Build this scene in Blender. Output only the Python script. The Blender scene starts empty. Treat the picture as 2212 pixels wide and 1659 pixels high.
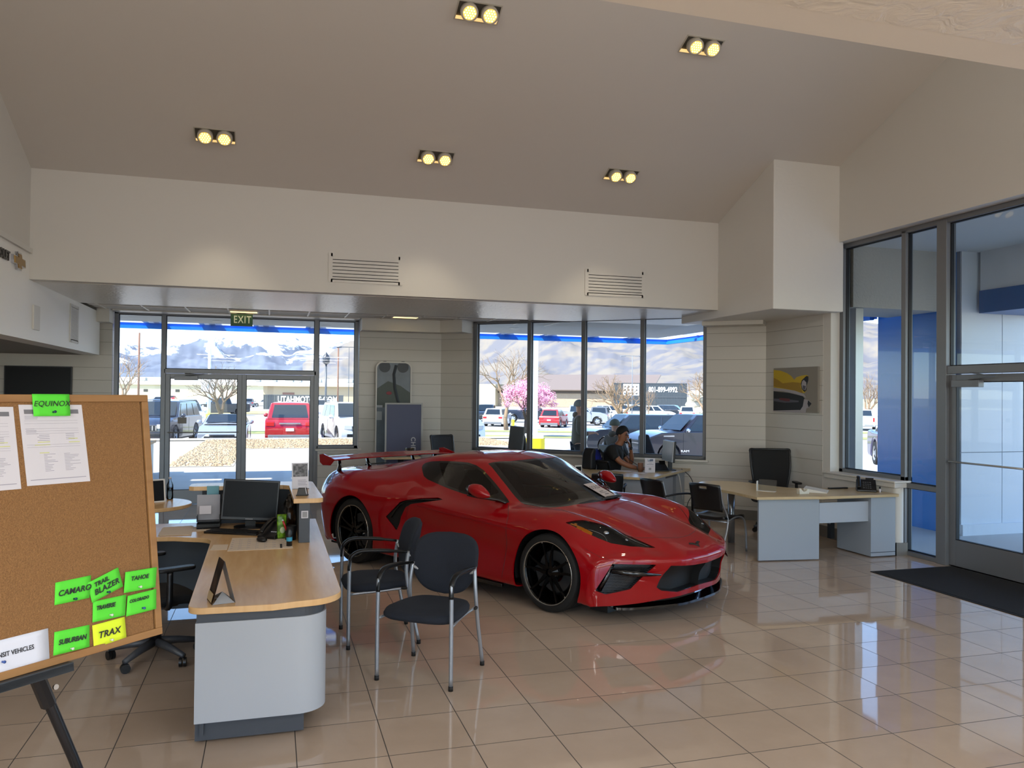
import bpy, bmesh, math, random
import numpy as np
from mathutils import Matrix, Vector
from mathutils.bvhtree import BVHTree
random.seed(7)
SC = bpy.context.scene
COL = SC.collection
PI = math.pi
R = math.radians

# ---------------------------------------------------------------- camera
EYE = 1.875
cam_d = bpy.data.cameras.new('camera'); cam = bpy.data.objects.new('camera', cam_d); COL.objects.link(cam)
YAW, PITCH, ROLL = R(16.727), R(0.723), R(0.57)
_f = Vector((math.sin(YAW)*math.cos(PITCH), math.cos(YAW)*math.cos(PITCH), math.sin(PITCH)))
_r = Vector((math.cos(YAW), -math.sin(YAW), 0)); _u = _r.cross(_f)
_r2 = _r*math.cos(ROLL)+_u*math.sin(ROLL); _u2 = -_r*math.sin(ROLL)+_u*math.cos(ROLL)
m = Matrix((_r2, _u2, -_f)).transposed().to_4x4(); m.translation = Vector((0, 0, EYE))
cam.matrix_world = m
cam_d.sensor_fit = 'HORIZONTAL'; cam_d.sensor_width = 36.0; cam_d.lens = 36.0*1722.9/2212
cam_d.clip_end = 30000; cam_d.clip_start = 0.05
SC.camera = cam

# ---------------------------------------------------------------- sky, sun, exposure
SUN = Vector((1.9, 1.0, -2.5)).normalized()
world = bpy.data.worlds.new('sky'); SC.world = world; world.use_nodes = True
nt = world.node_tree; nt.nodes.clear()
sky = nt.nodes.new('ShaderNodeTexSky'); sky.sky_type = 'NISHITA'; sky.sun_disc = False
sky.sun_elevation = math.asin(-SUN.z); sky.sun_rotation = math.atan2(-SUN.x, -SUN.y)
sky.altitude = 1400; sky.air_density = 1.0; sky.dust_density = .4; sky.ozone_density = 1.0
bg = nt.nodes.new('ShaderNodeBackground'); bg.inputs['Strength'].default_value = 0.145
wo = nt.nodes.new('ShaderNodeOutputWorld')
tn = nt.nodes.new('ShaderNodeVectorMath'); tn.operation = 'MULTIPLY'; tn.inputs[1].default_value = (.88, .97, 1.07)
nt.links.new(sky.outputs[0], tn.inputs[0]); nt.links.new(tn.outputs[0], bg.inputs[0]); nt.links.new(bg.outputs[0], wo.inputs[0])
sun_d = bpy.data.lights.new('sun', 'SUN'); sun_d.energy = 3.0; sun_d.angle = R(0.53); sun_d.color = (1, 0.955, 0.88)
sun = bpy.data.objects.new('sun', sun_d); COL.objects.link(sun)
sun.rotation_euler = SUN.to_track_quat('-Z', 'Y').to_euler(); sun.location = (-20, -10, 40)
VS = SC.view_settings
SC.display_settings.display_device = 'sRGB'
VS.view_transform = 'Standard'; VS.look = 'None'; VS.gamma = 1; VS.use_curve_mapping = False
VS.exposure = 2.0
CY = SC.cycles
CY.use_denoising = True; CY.max_bounces = 9; CY.diffuse_bounces = 5; CY.glossy_bounces = 4
CY.transparent_max_bounces = 16; CY.transmission_bounces = 4; CY.caustics_reflective = False; CY.caustics_refractive = False
CY.sample_clamp_indirect = 6.0; CY.blur_glossy = 0.5

# ---------------------------------------------------------------- materials
def lin(c):
    if isinstance(c, str):
        c = [int(c[i:i+2], 16)/255 for i in (0, 2, 4)]
    return tuple((x/12.92 if x <= .04045 else ((x+.055)/1.055)**2.4) for x in c)
MATS = {}
def mat(name, col='808080', rough=.5, metal=0., spec=.5, coat=0., bump=None, noise=None, emit=None, alpha=None, trans=0.):
    """bump=(scale,strength)  noise=(scale, other colour, amount)"""
    if name in MATS: return MATS[name]
    m = bpy.data.materials.new(name); m.use_nodes = True; MATS[name] = m
    nt = m.node_tree; b = nt.nodes['Principled BSDF']
    b.inputs['Base Color'].default_value = (*lin(col), 1); b.inputs['Roughness'].default_value = rough
    b.inputs['Metallic'].default_value = metal; b.inputs['Specular IOR Level'].default_value = spec
    b.inputs['Coat Weight'].default_value = coat; b.inputs['Coat Roughness'].default_value = .03
    b.inputs['Transmission Weight'].default_value = trans
    tc = None
    def coord():
        nonlocal tc
        if tc is None: tc = nt.nodes.new('ShaderNodeTexCoord')
        return tc.outputs['Object']
    if noise:
        n = nt.nodes.new('ShaderNodeTexNoise'); n.inputs['Scale'].default_value = noise[0]; n.inputs['Detail'].default_value = 5
        nt.links.new(coord(), n.inputs['Vector'])
        r = nt.nodes.new('ShaderNodeValToRGB'); r.color_ramp.elements[0].position = .5-noise[2]; r.color_ramp.elements[1].position = .5+noise[2]
        r.color_ramp.elements[0].color = (*lin(col), 1); r.color_ramp.elements[1].color = (*lin(noise[1]), 1)
        nt.links.new(n.outputs['Fac'], r.inputs[0]); nt.links.new(r.outputs[0], b.inputs['Base Color'])
    if bump:
        n = nt.nodes.new('ShaderNodeTexNoise'); n.inputs['Scale'].default_value = bump[0]; n.inputs['Detail'].default_value = 4
        nt.links.new(coord(), n.inputs['Vector'])
        bp = nt.nodes.new('ShaderNodeBump'); bp.inputs['Strength'].default_value = bump[1]; bp.inputs['Distance'].default_value = .02
        nt.links.new(n.outputs['Fac'], bp.inputs['Height']); nt.links.new(bp.outputs[0], b.inputs['Normal'])
    if emit:
        b.inputs['Emission Color'].default_value = (*lin(emit[0]), 1); b.inputs['Emission Strength'].default_value = emit[1]
    return m
def glass_mat(name, tint='f4f8f6', refl=1.0, rough=0.0):
    """thin pane: sees straight through, mirrors by the Fresnel law"""
    if name in MATS: return MATS[name]
    m = bpy.data.materials.new(name); m.use_nodes = True; MATS[name] = m
    nt = m.node_tree; nt.nodes.clear()
    o = nt.nodes.new('ShaderNodeOutputMaterial'); mx = nt.nodes.new('ShaderNodeMixShader')
    t = nt.nodes.new('ShaderNodeBsdfTransparent'); t.inputs[0].default_value = (*lin(tint), 1)
    g = nt.nodes.new('ShaderNodeBsdfGlossy'); g.inputs['Roughness'].default_value = rough; g.inputs[0].default_value = (refl, refl, refl, 1)
    f = nt.nodes.new('ShaderNodeFresnel'); f.inputs[0].default_value = 1.5
    nt.links.new(f.outputs[0], mx.inputs[0]); nt.links.new(t.outputs[0], mx.inputs[1]); nt.links.new(g.outputs[0], mx.inputs[2])
    nt.links.new(mx.outputs[0], o.inputs[0])
    return m

# ---------------------------------------------------------------- mesh helper
def rpoly(w, d, r, n=5, cx=0, cy=0):
    """rounded rectangle outline; r may be a number or four radii (--, +-, ++, -+)"""
    rs = r if isinstance(r, (list, tuple)) else [r]*4
    out = []
    for (sx, sy), rr, a0 in zip(((-1, -1), (1, -1), (1, 1), (-1, 1)), rs, (PI, 1.5*PI, 0, .5*PI)):
        x, y = cx+sx*(w/2-rr), cy+sy*(d/2-rr)
        if rr < 1e-5: out.append((x, y)); continue
        for i in range(n+1):
            a = a0+i*PI/2/n; out.append((x+rr*math.cos(a), y+rr*math.sin(a)))
    return out
def smooth_path(pts, n=6, closed=False):
    P = [Vector(p) for p in pts]; out = []; L = len(P)
    rng = range(L if closed else L-1)
    for i in rng:
        p0 = P[i-1] if (i > 0 or closed) else P[0]*2-P[1]
        p1 = P[i]; p2 = P[(i+1) % L]
        p3 = P[(i+2) % L] if (i+2 < L or closed) else p2*2-p1
        for k in range(n):
            t = k/n
            out.append(.5*((2*p1)+(p2-p0)*t+(2*p0-5*p1+4*p2-p3)*t*t+(3*p1-p0-3*p2+p3)*t**3))
    if not closed: out.append(P[-1])
    return out
class MB:
    def __init__(s, M=None): s.v = []; s.f = []; s.M = M or Matrix()
    def add(s, vs, fs, M=None):
        b = len(s.v); T = s.M @ M if M is not None else s.M
        s.v += [tuple(T @ Vector(v)) for v in vs]; s.f += [tuple(b+i for i in f) for f in fs]; return s
    def box(s, x0, x1, y0, y1, z0, z1, M=None):
        vs = [(x, y, z) for z in (z0, z1) for x, y in ((x0, y0), (x1, y0), (x1, y1), (x0, y1))]
        return s.add(vs, [(3, 2, 1, 0), (4, 5, 6, 7), (0, 1, 5, 4), (1, 2, 6, 5), (2, 3, 7, 6), (3, 0, 4, 7)], M)
    def cbox(s, c, d, M=None):
        return s.box(c[0]-d[0]/2, c[0]+d[0]/2, c[1]-d[1]/2, c[1]+d[1]/2, c[2]-d[2]/2, c[2]+d[2]/2, M)
    def prism(s, poly, z0, z1, M=None, ring=None):
        """poly in xy, extruded z0..z1; ring: (dz, inset-scale) list ignored"""
        n = len(poly); vs = [(x, y, z0) for x, y in poly]+[(x, y, z1) for x, y in poly]
        fs = [tuple(range(n-1, -1, -1)), tuple(range(n, 2*n))]+[(i, (i+1) % n, n+(i+1) % n, n+i) for i in range(n)]
        return s.add(vs, fs, M)
    def frame(s, poly, inner, z0, z1, M=None):
        """ring between two outlines with the same count"""
        n = len(poly); vs = [(x, y, z) for z in (z0, z1) for p in (poly, inner) for x, y in p]; fs = []
        for i in range(n):
            j = (i+1) % n
            fs += [(i, n+i, n+j, j), (2*n+i, 2*n+j, 3*n+j, 3*n+i), (i, j, 2*n+j, 2*n+i), (n+j, n+i, 3*n+i, 3*n+j)]
        return s.add(vs, fs, M)
    def tube(s, pts, r, n=8, M=None, closed=False, flat=1.0, up=None):
        """tube round a path; r number or list; flat squashes one axis"""
        P = [Vector(p) for p in pts]; L = len(P); vs = []; fs = []
        rs = r if isinstance(r, (list, tuple)) else [r]*L
        ref = Vector(up) if up else None; N = None
        for i, p in enumerate(P):
            if closed: t = P[(i+1) % L]-P[i-1]
            else: t = P[min(i+1, L-1)]-P[max(i-1, 0)]
            if t.length < 1e-9: t = Vector((0, 0, 1))
            t.normalize()
            if ref is not None: N = ref-t*ref.dot(t)
            elif N is None:
                a = Vector((0, 0, 1)) if abs(t.z) < .9 else Vector((1, 0, 0)); N = a-t*a.dot(t)
            else: N = N-t*N.dot(t)
            if N.length < 1e-6: N = t.orthogonal()
            N.normalize(); B = t.cross(N)
            for k in range(n):
                a = 2*PI*k/n+PI/n; vs.append(p+(N*math.cos(a)*flat+B*math.sin(a))*rs[i])
        for i in range(L if closed else L-1):
            j = (i+1) % L
            for k in range(n):
                l = (k+1) % n; fs.append((i*n+k, i*n+l, j*n+l, j*n+k))
        if not closed: fs += [tuple(range(n-1, -1, -1)), tuple((L-1)*n+k for k in range(n))]
        return s.add(vs, fs, M)
    def cyl(s, x, y, z0, z1, r, n=16, r2=None, M=None):
        return s.tube([(x, y, z0), (x, y, z1)], [r, r if r2 is None else r2], n, M)
    def lathe(s, prof, n=24, M=None, cap=True):
        """prof: (r, z) pairs turned about z"""
        vs = []; fs = []; L = len(prof)
        for r_, z in prof:
            for k in range(n): a = 2*PI*k/n; vs.append((r_*math.cos(a), r_*math.sin(a), z))
        for i in range(L-1):
            for k in range(n): l = (k+1) % n; fs.append((i*n+k, i*n+l, (i+1)*n+l, (i+1)*n+k))
        if cap: fs += [tuple(range(n-1, -1, -1)), tuple((L-1)*n+k for k in range(n))]
        return s.add(vs, fs, M)
    def ball(s, c, r, n=12, M=None):
        rx = r if isinstance(r, (tuple, list)) else (r, r, r); vs = []; fs = []; h = n//2+1
        for i in range(h+1):
            th = PI*i/h
            for k in range(n):
                a = 2*PI*k/n; vs.append((c[0]+rx[0]*math.sin(th)*math.cos(a), c[1]+rx[1]*math.sin(th)*math.sin(a), c[2]+rx[2]*math.cos(th)))
        for i in range(h):
            for k in range(n): l = (k+1) % n; fs.append((i*n+k, (i+1)*n+k, (i+1)*n+l, i*n+l))
        return s.add(vs, fs, M)
    def grid(s, fn, nu, nv, M=None, thick=None):
        vs = [fn(i/nu, j/nv) for i in range(nu+1) for j in range(nv+1)]
        fs = [(i*(nv+1)+j, (i+1)*(nv+1)+j, (i+1)*(nv+1)+j+1, i*(nv+1)+j+1) for i in range(nu) for j in range(nv)]
        return s.add(vs, fs, M)
    def mesh(s, name):
        me = bpy.data.meshes.new(name); me.from_pydata(s.v, [], s.f); me.update(); return me
    def build(s, name, m, parent=None, smooth=False, bevel=0, seg=2, sub=0, solid=0, M=None, kind=None, label=None, weld=False, autos=None):
        me = s.mesh(name)
        if weld or sub:
            b = bmesh.new(); b.from_mesh(me); bmesh.ops.remove_doubles(b, verts=b.verts, dist=1e-5); b.to_mesh(me); b.free()
        for k in (m if isinstance(m, (list, tuple)) else [m]): me.materials.append(k)
        if smooth: me.polygons.foreach_set('use_smooth', [True]*len(me.polygons))
        o = bpy.data.objects.new(name, me); COL.objects.link(o)
        if parent: o.parent = parent
        if M is not None: o.matrix_local = M
        if solid: q = o.modifiers.new('s', 'SOLIDIFY'); q.thickness = solid; q.offset = -1
        if bevel:
            q = o.modifiers.new('b', 'BEVEL'); q.width = bevel; q.segments = seg; q.limit_method = 'ANGLE'; q.angle_limit = R(35)
            if smooth is False:
                me.polygons.foreach_set('use_smooth', [True]*len(me.polygons)); q.harden_normals = True
        elif autos:
            me.set_sharp_from_angle(angle=R(autos)); me.polygons.foreach_set('use_smooth', [True]*len(me.polygons))
        if sub: q = o.modifiers.new('d', 'SUBSURF'); q.levels = sub; q.render_levels = sub
        if kind: o['kind'] = kind
        if label: o['label'] = label
        return o
def tag(o, label, cat, group=None, kind=None):
    o['label'] = label; o['category'] = cat
    if group: o['group'] = group
    if kind: o['kind'] = kind
    return o
def thing(name, label, cat, loc=(0, 0, 0), rz=0, group=None):
    o = bpy.data.objects.new(name, None); o.empty_display_size = .1; COL.objects.link(o)
    o.location = loc; o.rotation_euler = (0, 0, rz); return tag(o, label, cat, group)
def dup(root, loc=None, rz=None, label=None, group=None, scale=None, M=None):
    c = root.copy(); COL.objects.link(c)
    if loc is not None: c.location = loc
    if rz is not None: c.rotation_euler = (0, 0, rz)
    if scale is not None: c.scale = scale
    if label: c['label'] = label
    if group: c['group'] = group
    def rec(a, b):
        for ch in a.children:
            d = ch.copy(); COL.objects.link(d); d.parent = b; d.matrix_parent_inverse = ch.matrix_parent_inverse; rec(ch, d)
    rec(root, c); return c
def struct(name, mb, m, **k): return mb.build(name, m, kind='structure', **k)
def line_text(name, body, size, m, M, parent=None, align='CENTER', ext=.0008, shear=0, spacing=1.0, bold=0, xs=1.0):
    """writing as a real thin mesh"""
    cu = bpy.data.curves.new(name, 'FONT'); cu.body = body; cu.size = size; cu.align_x = align; cu.align_y = 'CENTER'
    cu.extrude = ext; cu.shear = shear; cu.space_character = spacing; cu.offset = bold; cu.resolution_u = 3
    t = bpy.data.objects.new(name, cu); COL.objects.link(t)
    dg = bpy.context.evaluated_depsgraph_get(); me = bpy.data.meshes.new_from_object(t.evaluated_get(dg))
    if bold and any(abs(v.co.y) > size*1.4 for v in me.vertices):   # a glyph that the thickening tears: write it plain
        cu.offset = 0; cu.update_tag(); dg.update(); me = bpy.data.meshes.new_from_object(t.evaluated_get(dg))
    bpy.data.objects.remove(t)
    o = bpy.data.objects.new(name, me); me.materials.clear(); me.materials.append(m); COL.objects.link(o)
    if parent: o.parent = parent
    o.matrix_local = M @ Matrix.Diagonal((xs, 1, 1, 1)); return o
def T(x, y, z): return Matrix.Translation((x, y, z))
def RZ(a): return Matrix.Rotation(a, 4, 'Z')
def RX(a): return Matrix.Rotation(a, 4, 'X')
def RY(a): return Matrix.Rotation(a, 4, 'Y')
def basis(o, ex, ey, ez):
    """frame with axes ex, ey, ez at o"""
    m = Matrix((Vector(ex), Vector(ey), Vector(ez))).transposed().to_4x4(); m.translation = Vector(o); return m
def g_lot(X, Y):
    t = .055*max(0, X-3)+.012*max(0, Y-34); lot = -.33-.92*(1-math.exp(-t)); isl = -.02-.08*min(1, max(0, (Y-21)/12.8))
    w = min(1, max(0, (X-10.4)/.5)) if Y < 33.9 else 1.0
    if Y < 33.9 and X > 10.4: w *= min(1, max(0, (Y-17)/6))
    return isl*(1-w)+lot*w
# ================================================================ building shell
def block_mat(name, ax, z0=0.0):
    """painted block: long 8-inch courses, joints only faintly visible"""
    m = bpy.data.materials.new(name); m.use_nodes = True; nt = m.node_tree; b = nt.nodes['Principled BSDF']
    b.inputs['Roughness'].default_value = .32; b.inputs['Specular IOR Level'].default_value = .45
    tc = nt.nodes.new('ShaderNodeTexCoord'); sp = nt.nodes.new('ShaderNodeSeparateXYZ'); cb = nt.nodes.new('ShaderNodeCombineXYZ')
    nt.links.new(tc.outputs['Object'], sp.inputs[0]); nt.links.new(sp.outputs[ax], cb.inputs[0]); nt.links.new(sp.outputs[2], cb.inputs[1])
    br = nt.nodes.new('ShaderNodeTexBrick'); br.inputs['Scale'].default_value = 1; br.inputs['Brick Width'].default_value = 60
    br.inputs['Row Height'].default_value = .2032; br.inputs['Mortar Size'].default_value = .0045; br.inputs['Mortar Smooth'].default_value = .6
    nt.links.new(cb.outputs[0], br.inputs['Vector'])
    br.inputs['Color1'].default_value = (*lin('cdcac3'), 1); br.inputs['Color2'].default_value = (*lin('c9c6bf'), 1); br.inputs['Mortar'].default_value = (*lin('9c988f'), 1)
    nt.links.new(br.outputs['Color'], b.inputs['Base Color'])
    n = nt.nodes.new('ShaderNodeTexNoise'); n.inputs['Scale'].default_value = 60; nt.links.new(tc.outputs['Object'], n.inputs['Vector'])
    ad = nt.nodes.new('ShaderNodeMath'); ad.operation = 'MULTIPLY_ADD'; ad.inputs[1].default_value = -1.0
    mm = nt.nodes.new('ShaderNodeMath'); mm.operation = 'MULTIPLY'; mm.inputs[1].default_value = .12
    nt.links.new(n.outputs['Fac'], mm.inputs[0]); nt.links.new(br.outputs['Fac'], ad.inputs[0]); nt.links.new(mm.outputs[0], ad.inputs[2])
    bp = nt.nodes.new('ShaderNodeBump'); bp.inputs['Strength'].default_value = .35; bp.inputs['Distance'].default_value = .01
    nt.links.new(ad.outputs[0], bp.inputs['Height']); nt.links.new(bp.outputs[0], b.inputs['Normal'])
    return m
M_blockX = block_mat('painted_block_far', 0); M_blockY = block_mat('painted_block_right', 1)
M_wall = mat('smooth_wall_paint', 'd6d3cc', .55, bump=(3.0, .05))
M_ceil = mat('ceiling_paint', 'd0cbc4', .7, bump=(2.0, .05))
def plaster(name, col, rough, st):
    m = mat(name, col, rough, spec=.5); nt = m.node_tree; b = nt.nodes['Principled BSDF']
    tc = nt.nodes.new('ShaderNodeTexCoord'); v = nt.nodes.new('ShaderNodeTexNoise'); v.inputs['Scale'].default_value = 9; v.inputs['Detail'].default_value = 6
    v.inputs['Distortion'].default_value = 1.6; nt.links.new(tc.outputs['Object'], v.inputs['Vector'])
    bp = nt.nodes.new('ShaderNodeBump'); bp.inputs['Strength'].default_value = st; bp.inputs['Distance'].default_value = .02
    nt.links.new(v.outputs['Fac'], bp.inputs['Height']); nt.links.new(bp.outputs[0], b.inputs['Normal']); return m
M_plaster = plaster('trowelled_plaster', 'd9d5cc', .28, .5)
M_plaster2 = plaster('soft_trowelled_plaster', 'dcdad4', .4, .12)
M_tile_c = mat('acoustic_tile', 'cfcac0', .8)
M_grid = mat('tile_grid_metal', 'e2ded6', .4)
M_alu = mat('brushed_aluminium_frame', '77797d', .36, metal=.3, bump=(200, .03))
M_alu_l = mat('pale_aluminium', 'b9b9b7', .3, metal=.6)
M_gasket = mat('black_gasket', '0b0b0e', .5)
M_glass = glass_mat('window_glass', refl=.62)
M_base = mat('baseboard_tile', '77736c', .35)
M_white = mat('white_paint', 'd8d6d0', .5)
M_black = mat('black_plastic', '0c0c0d', .45)
M_stucco = mat('grey_stucco', 'c0bbb0', .8, bump=(30, .5))

# floor: square tiles with dark grout, glossy
def floor_material():
    m = bpy.data.materials.new('polished_floor_tile'); m.use_nodes = True; nt = m.node_tree; b = nt.nodes['Principled BSDF']
    N = nt.nodes.new; Lk = nt.links.new
    tc = N('ShaderNodeTexCoord'); mp = N('ShaderNodeMapping'); Lk(tc.outputs['Object'], mp.inputs[0])
    br = N('ShaderNodeTexBrick'); br.offset = 0.0; br.inputs['Scale'].default_value = 1
    br.inputs['Brick Width'].default_value = .4572; br.inputs['Row Height'].default_value = .47155
    br.inputs['Mortar Size'].default_value = .0028; br.inputs['Mortar Smooth'].default_value = .1; br.inputs['Bias'].default_value = 0
    mp.inputs['Location'].default_value = (-.6013+.4572*4, -6.033+.47155*20, 0)
    Lk(mp.outputs[0], br.inputs['Vector'])
    br.inputs['Color1'].default_value = (*lin('bdab9a'), 1); br.inputs['Color2'].default_value = (*lin('b6a493'), 1); br.inputs['Mortar'].default_value = (*lin('45403c'), 1)
    n = N('ShaderNodeTexNoise'); n.inputs['Scale'].default_value = 2.2; n.inputs['Detail'].default_value = 8; n.inputs['Roughness'].default_value = .65
    Lk(tc.outputs['Object'], n.inputs['Vector'])
    mx = N('ShaderNodeMix'); mx.data_type = 'RGBA'; mx.blend_type = 'MULTIPLY'; mx.inputs[0].default_value = .35
    rp = N('ShaderNodeValToRGB'); rp.color_ramp.elements[0].position = .3; rp.color_ramp.elements[0].color = (.72, .70, .68, 1)
    rp.color_ramp.elements[1].position = .7; rp.color_ramp.elements[1].color = (1, 1, 1, 1)
    Lk(n.outputs['Fac'], rp.inputs[0]); Lk(br.outputs['Color'], mx.inputs[6]); Lk(rp.outputs[0], mx.inputs[7]); Lk(mx.outputs[2], b.inputs['Base Color'])
    rr = N('ShaderNodeMapRange'); rr.inputs[3].default_value = .04; rr.inputs[4].default_value = .6
    Lk(br.outputs['Fac'], rr.inputs[0]); Lk(rr.outputs[0], b.inputs['Roughness'])
    b.inputs['Specular IOR Level'].default_value = .62
    # every tile lies a hair out of level
    vm = N('ShaderNodeVectorMath'); vm.operation = 'DIVIDE'; vm.inputs[1].default_value = (.4572, .47155, 1); Lk(mp.outputs[0], vm.inputs[0])
    fl = N('ShaderNodeVectorMath'); fl.operation = 'FLOOR'; Lk(vm.outputs[0], fl.inputs[0])
    wn = N('ShaderNodeTexWhiteNoise'); wn.noise_dimensions = '3D'; Lk(fl.outputs[0], wn.inputs[0])
    sb = N('ShaderNodeVectorMath'); sb.operation = 'SUBTRACT'; sb.inputs[1].default_value = (.5, .5, .5); Lk(wn.outputs['Color'], sb.inputs[0])
    sc = N('ShaderNodeVectorMath'); sc.operation = 'MULTIPLY'; sc.inputs[1].default_value = (.006, .006, 0); Lk(sb.outputs[0], sc.inputs[0])
    bp = N('ShaderNodeBump'); bp.inputs['Strength'].default_value = .5; bp.inputs['Distance'].default_value = .003; bp.invert = True
    Lk(br.outputs['Fac'], bp.inputs['Height'])
    ad = N('ShaderNodeVectorMath'); ad.operation = 'ADD'; Lk(bp.outputs[0], ad.inputs[0]); Lk(sc.outputs[0], ad.inputs[1])
    nm = N('ShaderNodeVectorMath'); nm.operation = 'NORMALIZE'; Lk(ad.outputs[0], nm.inputs[0]); Lk(nm.outputs[0], b.inputs['Normal'])
    return m
XL, XC, XR, YH, YA, YB = -2.631, 7.13, 7.33, 10.13, 14.1, -7.0
mb = MB(); mb.prism([(-9, YB), (7.5, YB), (7.5, 10.42), (7.13, 10.42), (2.9, 14.15), (-9, 14.15)], -.2, 0); struct('floor', mb, floor_material())

PB0 = Vector((2.9, 14.1, 0)); PB1 = Vector((7.13, 10.42, 0)); tB = (PB1-PB0).normalized(); nB = Vector((tB.y, -tB.x, 0))  # points into the room
MBm = basis(PB0, tB, -nB, (0, 0, 1))        # local x along wall B, y outward, z up
LB = (PB1-PB0).length
# far wall: left, centre, under the right sidelite, above the opening
mb = MB()
mb.box(-9, -2.47, YA, YA+.25, 0, 3.6); mb.box(1.45, 2.95, YA, YA+.25, 0, 3.6); mb.box(.76, 1.45, YA, YA+.25, 0, .90); mb.box(-2.47, 1.45, YA, YA+.25, 3.17, 3.6)
struct('wall_far', mb, M_blockX)
mb = MB(MBm); mb.box(0, .62, 0, .25, 0, 3.6); mb.box(4.72, LB+.15, 0, .25, 0, 3.6); mb.box(.62, 4.72, 0, .25, 0, .88); mb.box(.62, 4.72, 0, .25, 3.17, 3.6)
o = struct('wall_diagonal', mb, block_mat('painted_block_diagonal', 0))
mb = MB(); mb.box(XC, XC+.3, 9.12, 10.6, 0, 3.6); struct('wall_right', mb, M_blockY)
mb = MB(); mb.box(XC+.005, XC+.3, 8.97, 9.12, 0, 3.9)
mb.box(XC, XC+.3, 2.3, 10.6, 3.92, 7.8); mb.box(XC, XC+.3, 9.12, 10.6, 3.6, 3.95)
mb.box(XC, XC+.3, YB, 2.6, 0, 3.4)
struct('wall_right_upper', mb, M_wall)
mb = MB(); mb.box(XC+.0, XC+.3, 7.86, 8.97, 0, .84); struct('wall_right_sill', mb, M_wall)
mb = MB(); mb.cyl(XC+.07, 7.85, 0.12, .84, .07, 20); mb.box(XC-.03, XC+.2, 7.78, 9.05, .80, .86); mb.box(XC-.05, XC+.2, 7.76, 9.07, .86, .885)
struct('trim_right_sill', mb, M_wall, bevel=.008)
mb = MB(); mb.box(XC-.012, XC+.02, 7.77, 8.97, 0, .15); mb.box(XC-.012, XC+.15, 7.765, 7.79, 0, .15)
mb.box(XC-.012, XC, 8.97, 10.40, 0, .15); struct('baseboard_right', mb, M_base)
mb = MB(MBm); mb.box(0, LB, -.012, 0, 0, .15); struct('baseboard_diagonal', mb, M_base)
mb = MB(); mb.box(.76, 2.9, YA-.012, YA, 0, .15); mb.box(-9, -2.47, YA-.012, YA, 0, .15); struct('baseboard_far', mb, M_base)
# left bulkhead over the alcove, upper left wall with ledge
mb = MB(); mb.box(XL-.25, XL, -3, 13.98, 2.43, 3.11); mb.box(XL-.25, XL, -3, YH, 3.11, 3.40)
struct('wall_left_bulkhead', mb, plaster('white_bulkhead_plaster', 'f0eee9', .4, .12))
mb = MB(); mb.box(XL-.25, XL+.03, -3, YH, 3.40, 3.455); struct('trim_left_ledge', mb, M_white)
mb = MB(); mb.box(XL-.25, XL, 2.3, YH+.2, 3.455, 7.8); struct('wall_left_upper', mb, M_wall)
mb = MB(); mb.box(-9.2, -9, YB, 14.35, 0, 3.6); struct('wall_left', mb, M_blockY)
mb = MB(); mb.box(-9, XL-.25, 2, 14.1, 2.43, 2.5); struct('ceiling_alcove', mb, mat('alcove_ceiling', '8f8a82', .8))
# header beam between the vault and the windows
mb = MB(); mb.box(XL, 6.127, YH, YH+.16, 3.112, 4.6); struct('wall_header', mb, M_wall)
mb = MB(); mb.box(XL, 7.0, YH+.155, 12.55, 3.107, 3.16); struct('ceiling_header_soffit', mb, M_plaster)
# drop ceiling behind it
mb = MB(); mb.box(XL, 7.2, 12.55, 13.98, 3.15, 3.2); struct('ceiling_tiles', mb, M_tile_c)
mb = MB()
for k in range(13):
    x = -2.5+k*.61
    mb.box(x-.012, x+.012, 12.5, 13.98, 3.14, 3.15)
mb.box(XL, 5, 13.14, 13.165, 3.14, 3.15); struct('trim_ceiling_grid', mb, M_grid)
mb = MB(); mb.box(-2.42, 1.42, 13.78, YA, 3.13, 3.16); struct('ceiling_window_reveal', mb, M_plaster2)
# boxed valance over the centre wall and left pilaster, with its white end cheeks
mb = MB(); mb.prism([(1.45, 13.72), (2.80, 13.72), (2.9+tB.x*.62-.38*.656, 14.1+tB.y*.62-.38*.754), (2.9+tB.x*.62, 14.1+tB.y*.62), (2.9, 14.1), (1.45, 14.1)], 2.94, 3.16)
mb.box(XL, -2.45, 13.72, YA, 2.94, 3.16)
mb.prism([tuple((MBm @ Vector(p))[:2]) for p in ((4.72, 0, 0), (4.72, -.38, 0), (LB, -.38, 0), (LB, 0, 0))], 2.94, 3.16)
struct('trim_valance', mb, M_wall)
# hanging box at the right corner
mb = MB(); mb.box(6.127, 7.2, 8.807, 11.2, 3.0, 5.9); struct('wall_corner_box', mb, M_plaster2, bevel=.012)
# sloped ceiling rising towards the viewer, ridge, near slope
k = .42
def zc(y): return 4.365+k*(YH-y) if y > 4.5 else 4.365+k*(YH-4.5)
mb = MB(); ys = [10.4, 4.5, 2.2]
mb.add([(-2.9, 10.4, zc(10.4)), (7.5, 10.4, zc(10.4)), (7.5, 4.5, zc(4.5)), (-2.9, 4.5, zc(4.5)), (7.5, 2.1, zc(4.5)), (-2.9, 2.1, zc(4.5)),
        (-2.9, 10.4, 8.2), (7.5, 10.4, 8.2), (7.5, 2.1, 8.2), (-2.9, 2.1, 8.2)], [(0, 1, 2, 3), (3, 2, 4, 5), (6, 9, 8, 7), (0, 6, 7, 1), (5, 4, 8, 9), (0, 3, 5, 9, 6), (1, 7, 8, 4, 2)])
ceil_vault = struct('ceiling', mb, M_ceil)
mb = MB(); mb.box(-9, 7.5, YB, 2.15, 3.108, 3.2); struct('ceiling_near', mb, M_plaster)
mb = MB(); mb.box(-2.9, 7.5, 2.14, 2.3, 3.11, 7.2); struct('wall_near_header', mb, M_wall)
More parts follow.
